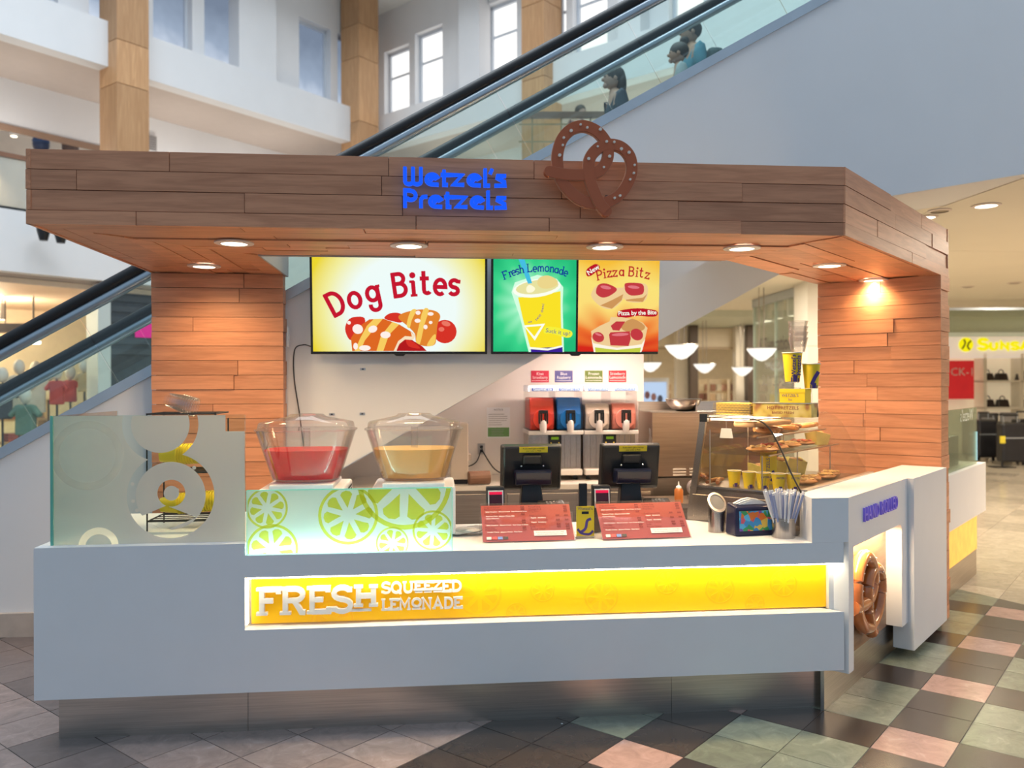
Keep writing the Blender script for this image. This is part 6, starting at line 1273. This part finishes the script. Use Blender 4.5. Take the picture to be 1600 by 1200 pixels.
MB().box(-.3, 34 * kk3, 0, .05, CZ + (600 - 626) * kk3, CZ + 34 * kk3).build('panel', P('poster_red', (.62, .015, .025), .45, var=.06, emit=(.8, .02, .03), es=.25), rp); label_text('CK-1', 'printed_words', P('poster_pale', (.75, .55, .52), .5, var=.05), rp, (16 * kk3, -.004, CZ + 16 * kk3), .26)
BAGM = P('dark_leather', (.025, .015, .015), .4, var=.15); 
def bag(label, px, py, D, w_, h):
    v = at(px, py, D); t = thing('handbag', label, 'handbag', (v.x, v.y, v.z), srz, 'dark handbags on the shop shelves'); MB().hexa([(-w_ / 2, -.09, 0), (w_ / 2, -.09, 0), (w_ / 2, .09, 0), (-w_ / 2, .09, 0), (-w_ * .42, -.05, h * .75), (w_ * .42, -.05, h * .75), (w_ * .42, .05, h * .75), (-w_ * .42, .05, h * .75)]).build('body', BAGM, t, bevel=.03)
    MB().tube(arc(0, 0, w_ * .2, h * .32, 0, 180, 8) and [(a, 0, h * .74 + b) for a, b in arc(0, 0, w_ * .2, h * .32, 0, 180, 8)], .012, 6).build('handle', BAGM, t); return t
for k, (px, py) in enumerate(((1542, 596), (1564, 596), (1597, 596), (1543, 637), (1566, 637), (1602, 637), (1620, 596))):
    bag('dark handbag on the %s shop shelf, %s' % (('upper', 'upper', 'upper', 'lower', 'lower', 'lower', 'upper')[k], ('first from the left', 'second from the left', 'third, near the photo edge', 'first from the left', 'second from the left', 'third, near the photo edge', 'fourth, at the photo edge')[k]), px, py, 19.55, .30, .26)
SUIT = P('black_suitcase', (.02, .02, .024), .35, var=.2)
def suitcase(label, px, py, D, w_, h, mt=SUIT):
    v = at(px, py, D); t = thing('suitcase', label, 'suitcase', (v.x, v.y, 0), srz + random.uniform(-.1, .1), 'suitcases outside the shop'); zb = .06
    MB().box(-w_ / 2, w_ / 2, -.13, .13, zb, zb + h).build('shell', mt, t, bevel=.04)
    for s_ in (-1, 1): MB().tube([(s_ * w_ * .25, .09, zb + h - .02), (s_ * w_ * .25, .09, zb + h + .14)], .01, 6).build('handle_tube', ALU, t); MB().lathe([(.03, 0), (.03, .06)], (s_ * w_ * .38, 0, 0), 10).build('wheel', BLACK, t)
    MB().box(-w_ * .28, w_ * .28, .075, .105, zb + h + .13, zb + h + .16).build('grip', BLACK, t); MB().box(-w_ * .44, w_ * .44, -.136, -.128, zb + h * .6, zb + h * .63).build('zip_line', ALU, t)
for k, (px, D, w_, h, lab) in enumerate(((1540, 17.6, .40, .80, 'black suitcase standing by the glass counter end, tallest at left'), (1562, 17.9, .34, .74, 'black suitcase second from the left in front of the shop'), (1583, 16.6, .55, .78, 'large black trunk in front of the shop at the photo\'s right edge'), (1604, 16.9, .5, .84, 'dark suitcase behind the large trunk'), (1628, 16.6, .5, .8, 'dark suitcase cut off by the photo edge'), (1520, 17.9, .36, .78, 'dark suitcase seen just right of the pillar'))):
    suitcase(lab, px, 727, D, w_, h)
for k, (px, py, D, w_, h, col, lab) in enumerate(((1543, 657, 18.5, .46, .34, (.10, .10, .10), 'black framed price board over the left suitcases'), (1576, 655, 18.3, .40, .30, (.14, .14, .14), 'grey price board over the right suitcases'), (1580, 670, 17.55, .18, .2, (.50, .02, .03), 'red sale tag over the trunks, left'), (1598, 670, 17.9, .16, .2, (.50, .02, .03), 'red sale tag over the trunks, right'), (1566, 687, 16.1, .10, .14, (.72, .60, .04), 'yellow price tag tilted on the large trunk'))):
    v = at(px, py, D); t = thing('price_board', lab, 'sign', (v.x, v.y, 0), srz); MB().box(-w_ / 2, w_ / 2, -.02, .0, v.z - h / 2, v.z + h / 2).build('board', P('board_%d' % k, col, .5, var=.1), t); MB().box(-.015, .015, 0, .03, 0, v.z + h * .4).build('post', BLACKM, t); MB().box(-.2, .2, -.12, .15, 0, .015).build('foot', BLACKM, t)
    if k < 2:
        MB().box(-w_ * .32, w_ * .32, -.022, -.02, v.z - h * .2, v.z + h * .2).build('grey_panel', P('board_pale', (.32, .32, .32), .5, var=.2), t)
# glass bulkhead over the shop entrance
g0 = at(1470, 600, 15.6); gb = thing('glass_bulkhead', 'greenish glass bulkhead hanging over the shop entrance', 'glass panel', (g0.x, g0.y, 0), srz)
MB().box(-.3, 3.2, 0, .02, 2.5, 3.03).build('pane', G('bulkhead_glass', (.80, .86, .80), .12, haze=.12, hcol=(.6, .62, .55)), gb); MB().box(-.3, 3.2, -.02, .04, 3.0, 3.045).build('top_channel', ALU, gb)

# glass shop front with lettering, seen under the canopy
s0 = at(1178, 600, 15.5); s1 = at(1256, 600, 13.2); dv = Vector((s1.x - s0.x, s1.y - s0.y, 0)); gl_ = thing('glass_shopfront', 'glass shop window lettered SUNSATIONS LUGGAGE SUNGLASSES, under the canopy wing', 'shop window', (s0.x, s0.y, 0), math.atan2(dv.y, dv.x)); Lg = dv.length
MB().box(0, Lg, 0, .02, .05, 3.05).build('pane', G('shopfront_glass', (.86, .91, .88), .10, haze=.14, hcol=(.74, .74, .68)), gl_); MB().box(0, Lg, -.03, .05, 3.05, 3.19).build('head_channel', ALU, gl_); MB().box(0, Lg, -.03, .05, 0, .06).build('sill_channel', ALU, gl_)
for x in (0, Lg * .47): MB().box(x, x + .03, -.012, .03, .05, 3.05).build('glass_joint', P('glass_joint', (.45, .55, .50), .3, var=.1), gl_)
INKL = P('dark_lettering', (.10, .085, .075), .5, var=.05)
for wd, z, s_, b in (('§ SunsationS', 2.32, .36, .006), ('LUGGAGE', 1.98, .26, .002), ('SUNGLASSES', 1.68, .27, .002)): label_text(wd, 'window_lettering', INKL if z > 2.2 else P('grey_lettering', (.32, .30, .27), .5, var=.05), gl_, (Lg * .5, -.004, z), s_, bold=b, sx=1.05 * Lg / 2.6)
for k in range(4): v = s0 + dv * (.15 + .24 * k); track_light('small spotlight behind the lettered glass shop window, number %s from the left' % ('one', 'two', 'three', 'four')[k], (v.x + .1, v.y + .4, 3.19), None, 'spotlights behind the glass shop window')
cw = at(1270, 600, 12.8); t = thing('white_column', 'broad pale square column between the lettered glass and the right pillar', 'column', (cw.x, cw.y, 0), srz); MB().box(-.15, .45, -.2, .4, .12, 3.2).build('shaft', P('pale_column', (.74, .70, .62), .5, var=.02), t); MB().box(-.18, .48, -.23, .43, 0, .12).build('plinth', P('tan_stone2', (.5, .42, .34), .5, var=.06), t); MB().box(-.152, .452, -.202, .402, 2.2, 2.212).build('joint', SOFF, t)
# pendants and far shops
for k, (px, py, D) in enumerate(((1065, 549, 12.0), (1190, 553, 13.5), (1016, 573, 18.0), (1101, 575, 18.5), (1160, 580, 19.5))):
    v = at(px, py, D); t = thing('pendant_lamp', 'glowing white bowl pendant lamp in the mall, ' + ['first right of the pizza screen', 'in front of the lettered shop window', 'small and far, at the wall edge', 'small and far, between the dark posts', 'small and far, left of the lettered glass'][k], 'pendant lamp', tuple(v), 0, 'bowl pendants in the mall'); r = .235 if k < 2 else .24
    MB().lathe([(0, -.12), (.07, -.10), (.17, -.02), (r, .07), (r, .085), (0, .085)], seg=24).build('bowl', E('pendant_glow', (1, .95, .85), 1.25), t, smooth=True); MB().lathe([(r, .085), (r + .01, .09), (r, .1), (0, .1)], seg=24).build('rim', STEELD, t)
    for s_ in (-.04, .04): MB().tube([(s_, 0, .1), (s_, 0, 3.195 - v.z if v.y < 12.5 else 3.04 - v.z)], .008, 6).build('rod', STEELD, t)
FARD = P('far_dark_post', (.07, .045, .03), .5, var=.1); FARC = P('far_pale_post', (.74, .66, .54), .5, var=.03)
for k, (px0, px1, D, mt, lab) in enumerate(((1079, 1091, 20, FARD, 'dark brown post in the far mall, left one'), (1169, 1181, 20, FARD, 'dark brown post in the far mall, beside the lettered glass'), (1057, 1078, 20.4, FARC, 'pale post in the far mall left of the dark post'), (1150, 1168, 20.4, FARC, 'pale post in the far mall between shop fronts'))):
    v = at(px0, 600, D); w_ = (px1 - px0) * D / F; t = thing('mall_post', lab, 'post', (v.x, v.y, 0), srz); MB().box(0, w_, 0, .3, .1, 3.04).build('shaft', mt, t); MB().box(-.02, w_ + .02, -.02, .32, 0, .1).build('base', FARD, t)
v = at(1045, 500, 19); t = thing('far_fascia', 'warm cream fascia over the far shop fronts', 'fascia', (at(1000, 600, 21.0).x, at(1000, 600, 21.0).y, 0), srz); MB().box(-.5, 3.2, 0, .2, 2.55, 3.04).build('board', P('far_fascia_mat', (.78, .68, .52), .5, var=.03), t); MB().box(-.5, 3.2, -.03, 0, 2.5, 2.56).build('lower_trim', P('far_trim', (.5, .38, .24), .5, var=.05), t)
v = at(1003, 592, 21.5); t = thing('lit_display', 'pale blue lit display window far behind the steel oven', 'display', (v.x, v.y, 0), srz); kk4 = 21.5 / F
MB().box(-.1, 42 * kk4, 0, .1, 0, CZ + 9 * kk4).build('frame', P('display_frame', (.74, .74, .76), .4, var=.03), t); MB().box(0, 38 * kk4, -.02, 0, CZ - 40 * kk4, CZ + 2 * kk4).build('screen', E('pale_blue_lit', s2l(190, 212, 240), 1.0), t)
for k in range(3): MB().ball(((8 + 10 * k) * kk4, -.03, CZ - (18 + 3 * k) * kk4), (.07, .02, .10), 10, 6).build('picture_shape', P('display_shape_%d' % k, [(.30, .16, .20), (.45, .25, .28), (.12, .14, .25)][k], .5, var=.2), t)
v = at(1018, 490, 15); t = thing('exit_sign', 'small white hanging sign right of the pizza screen', 'sign', (v.x, v.y, v.z), srz); MB().box(-.12, .22, -.03, .03, -.02, .26).build('box', P('hang_sign', (.70, .72, .78), .4, var=.03, emit=(.8, .85, 1), es=.3), t); MB().tube([(.05, 0, .26), (.05, 0, 3.04 - v.z)], .01, 6).build('rod', STEELD, t)
# merchandise in the far shops: racks of goods
for k, (px, D) in enumerate(((1100, 22.5), (1118, 21.7), (1136, 22.6), (1150, 21.8), (1040, 22.4), (1195, 20.5), (1215, 19.5))):
    v = at(px, 600, D); t = thing('goods_rack', 'tall rack of goods in the far shop, ' + ['just right of the left dark post', 'second right of the left dark post', 'third right of the left dark post', 'beside the pale far post', 'left of the left dark post', 'behind the lettered glass, left', 'behind the lettered glass, right'][k], 'rack', (v.x, v.y, 0), srz, 'racks of goods in the far shops')
    MB().box(-.16, .16, 0, .25, 0, 1.75).build('frame', P('rack_cream', (.70, .58, .42), .5, var=.06), t)
    for r in range(5):
        for c in range(2): col = random.choice([(.36, .18, .12), (.60, .42, .26), (.75, .66, .52), (.25, .12, .10), (.5, .3, .24)]); MB().box(-.14 + c * .15, -.02 + c * .15, -.08, .0, .45 + r * .25, .62 + r * .25).build('goods', P('goods_%d' % int(col[0] * 100), col, .6, var=.15), t)
t = thing('yellow_stand', 'small yellow sign inside the lettered glass shop', 'sign', tuple(at(1212, 640, 16.6)), srz); t.location.z = 0; MB().box(-.12, .12, -.02, .02, 1.1, 1.42).build('board', YEL, t); MB().box(-.015, .015, 0, .03, 0, 1.1).build('post', BLACKM, t)
# rear counter continuing beyond the right pillar
fc = thing('far_counter', 'white rear counter with a glowing amber slot, beyond the right pillar', 'counter', (3.85, 0, 0), PI / 4)
MB().box(2.35, 4.02, .10, .6, .525, .945).build('body', WHITE, fc); MB().box(2.35, 3.80, .13, .6, .22, .525).build('amber_panel', P('amber_lit', (.62, .36, .07), .4, var=.25, vscale=10, emit=(1, .55, .08), es=.7), fc); MB().box(2.35, 3.80, .135, .6, 0, .22).build('kick_plate', STEEL, fc)
MB().box(2.45, 3.86, .14, .152, .945, 1.43).build('glass_screen', G('far_green_glass', (.76, .84, .72), .1, haze=.2, hcol=(.55, .6, .5)), fc); label_text("Wetzel's", 'etched_words', P('etched_white', (.7, .75, .68), .5, var=.03), fc, (3.45, .137, 1.37), .14, rot=(PI / 2, 0, 0), sx=-1)
MB().box(2.6, 3.7, .25, .5, .945, 1.19).build('dark_case', P('dark_case', (.05, .045, .03), .4, var=.2), fc); MB().box(3.86, 3.875, .138, .155, .97, 1.22).build('lit_edge', E('pale_cyan_edge', s2l(190, 235, 240), 1.0), fc)

# ================================================================ PEOPLE on the far escalator
def person(label, loc, H, rz, shirt, trousers, hair, skin, longhair=False, beard=False, bag=None):
    t = thing('person', label, 'person', loc, rz); k = H / 1.75
    V = [(0, 0, .95), (0, 0, 1.15), (0, 0, 1.38), (.01, 0, 1.50), (.03, 0, 1.56),
         (0, .19, 1.42), (-.02, .25, 1.14), (.12, .23, .95), (0, -.19, 1.42), (-.02, -.25, 1.14), (.12, -.23, .95),
         (0, .10, .90), (.02, .11, .50), (0, .11, .08), (.14, .12, .03), (0, -.10, .90), (.02, -.11, .50), (0, -.11, .08), (.14, -.12, .03)]
    Ed = [(0, 1), (1, 2), (2, 3), (3, 4), (2, 5), (5, 6), (6, 7), (2, 8), (8, 9), (9, 10), (0, 11), (11, 12), (12, 13), (13, 14), (0, 15), (15, 16), (16, 17), (17, 18)]
    Rr = [.14, .13, .15, .06, .055, .065, .045, .032, .065, .045, .032, .09, .06, .045, .04, .09, .06, .045, .04]
    for side in (7, 10):
        for f in range(5):
            p = V[side]; s_ = 1 if side == 7 else -1; b = len(V); sp_ = (f - 2) * .016
            V.append((p[0] + .06, p[1] + sp_ * .8, p[2] - .01)); V.append((p[0] + .06 + (.075, .085, .09, .08, .05)[f], p[1] + sp_ * 1.3, p[2] - .04)); Ed += [(side, b), (b, b + 1)]; Rr += [.014, .009]
    def skin_obj(name, idx, rad, mat):
        mp = {i: n for n, i in enumerate(idx)}; me = bpy.data.meshes.new(name); me.from_pydata([tuple(c * k for c in V[i]) for i in idx], [(mp[a], mp[b]) for a, b in Ed if a in mp and b in mp], [])
        o = bpy.data.objects.new(name, me); COL.objects.link(o); o.parent = t; md = o.modifiers.new('skin', 'SKIN'); md.use_smooth_shade = True
        bm = bmesh.new(); bm.from_mesh(me); ly = bm.verts.layers.skin.verify(); bm.verts.ensure_lookup_table()
        for n, i in enumerate(idx): bm.verts[n][ly].radius = (rad(i) * k, rad(i) * k); bm.verts[n][ly].use_root = (n == 0)
        bm.to_mesh(me); bm.free(); sb = o.modifiers.new('sub', 'SUBSURF'); sb.levels = 1; sb.render_levels = 1; me.materials.append(mat); return o
    SK = P('skin_%d' % int(skin[0] * 100), skin, .5, var=.03)
    skin_obj('body', list(range(len(V))), lambda i: Rr[i], SK)
    skin_obj('top', [0, 1, 2, 5, 6, 8, 9], lambda i: Rr[i] * 1.16 + .008, P('top_%s' % label[:12], shirt, .8, var=.1))
    skin_obj('trousers', [0, 11, 12, 13, 15, 16, 17], lambda i: Rr[i] * 1.1 + .008, P('trousers_%s' % label[:12], trousers, .8, var=.1))
    hz = 1.645 * k; m = MB().ball((.035 * k, 0, hz), (.098 * k, .078 * k, .118 * k), 16, 12).ball((.135 * k, 0, hz - .012 * k), (.022 * k, .016 * k, .022 * k), 8, 6)
    for s_ in (-1, 1): m.ball((.02 * k, s_ * .08 * k, hz - .01 * k), (.022 * k, .012 * k, .032 * k), 8, 6)
    m.ball((.11 * k, 0, hz - .075 * k), (.03 * k, .035 * k, .03 * k), 8, 6); hd = m.build('head', SK, t, smooth=True)
    m = MB()
    for s_ in (-1, 1): m.ball((.122 * k, s_ * .032 * k, hz + .012 * k), (.010 * k, .013 * k, .008 * k), 8, 6)
    m.build('eyes', BLACK, hd); MB().ball((.128 * k, 0, hz - .062 * k), (.008 * k, .024 * k, .007 * k), 8, 6).build('mouth', P('lip', (.35, .10, .09), .5, var=.05), hd)
    HM = P('hair_%d' % int(hair[0] * 1000), hair, .6, var=.2); m = MB().ball((.012 * k, 0, hz + .035 * k), (.115 * k, .095 * k, .105 * k), 16, 10)
    if longhair: m.ball((-.055 * k, 0, hz - .06 * k), (.06 * k, .085 * k, .16 * k), 14, 10)
    m.build('hair', HM, hd, smooth=True)
    if beard: MB().ball((.085 * k, 0, hz - .085 * k), (.055 * k, .062 * k, .045 * k), 12, 8).build('beard', HM, hd, smooth=True)
    if bag: MB().box(-.30 * k, -.13 * k, -.15 * k, .15 * k, 1.02 * k, 1.46 * k).build('backpack', P('backpack_cloth', bag, .7, var=.1), t, bevel=.05)
    return t
def rider(px, py_top, D, H, **kw):
    v = at(px, py_top, D); return (v.x, v.y, v.z - H)
person('person in a dark navy jacket with a ponytail riding down, lowest of the three riders', rider(962, 108, 8.35, 1.66), 1.66, PI, (.02, .03, .05), (.03, .03, .05), (.035, .025, .02), (.45, .27, .20), longhair=True)
person('short person with dark hair riding down in front of the bearded man', rider(1063, 70, 8.45, 1.50), 1.50, PI - .3, (.30, .34, .36), (.05, .05, .07), (.05, .035, .03), (.42, .24, .17), longhair=False)
person('bearded person in a teal shirt with a backpack riding down, uppermost of the three', rider(1082, 36, 8.80, 1.74), 1.74, PI, (.07, .22, .30), (.05, .06, .09), (.03, .022, .018), (.40, .24, .17), beard=True, bag=(.05, .08, .09))
v = at(906, 167, 12.9); person('person with dark hair standing behind the brown bridge railing', (v.x, v.y, 4.42), max(1.5, v.z - 4.42), -PI / 2 + .4, (.22, .10, .09), (.05, .05, .06), (.06, .04, .03), (.42, .26, .2))
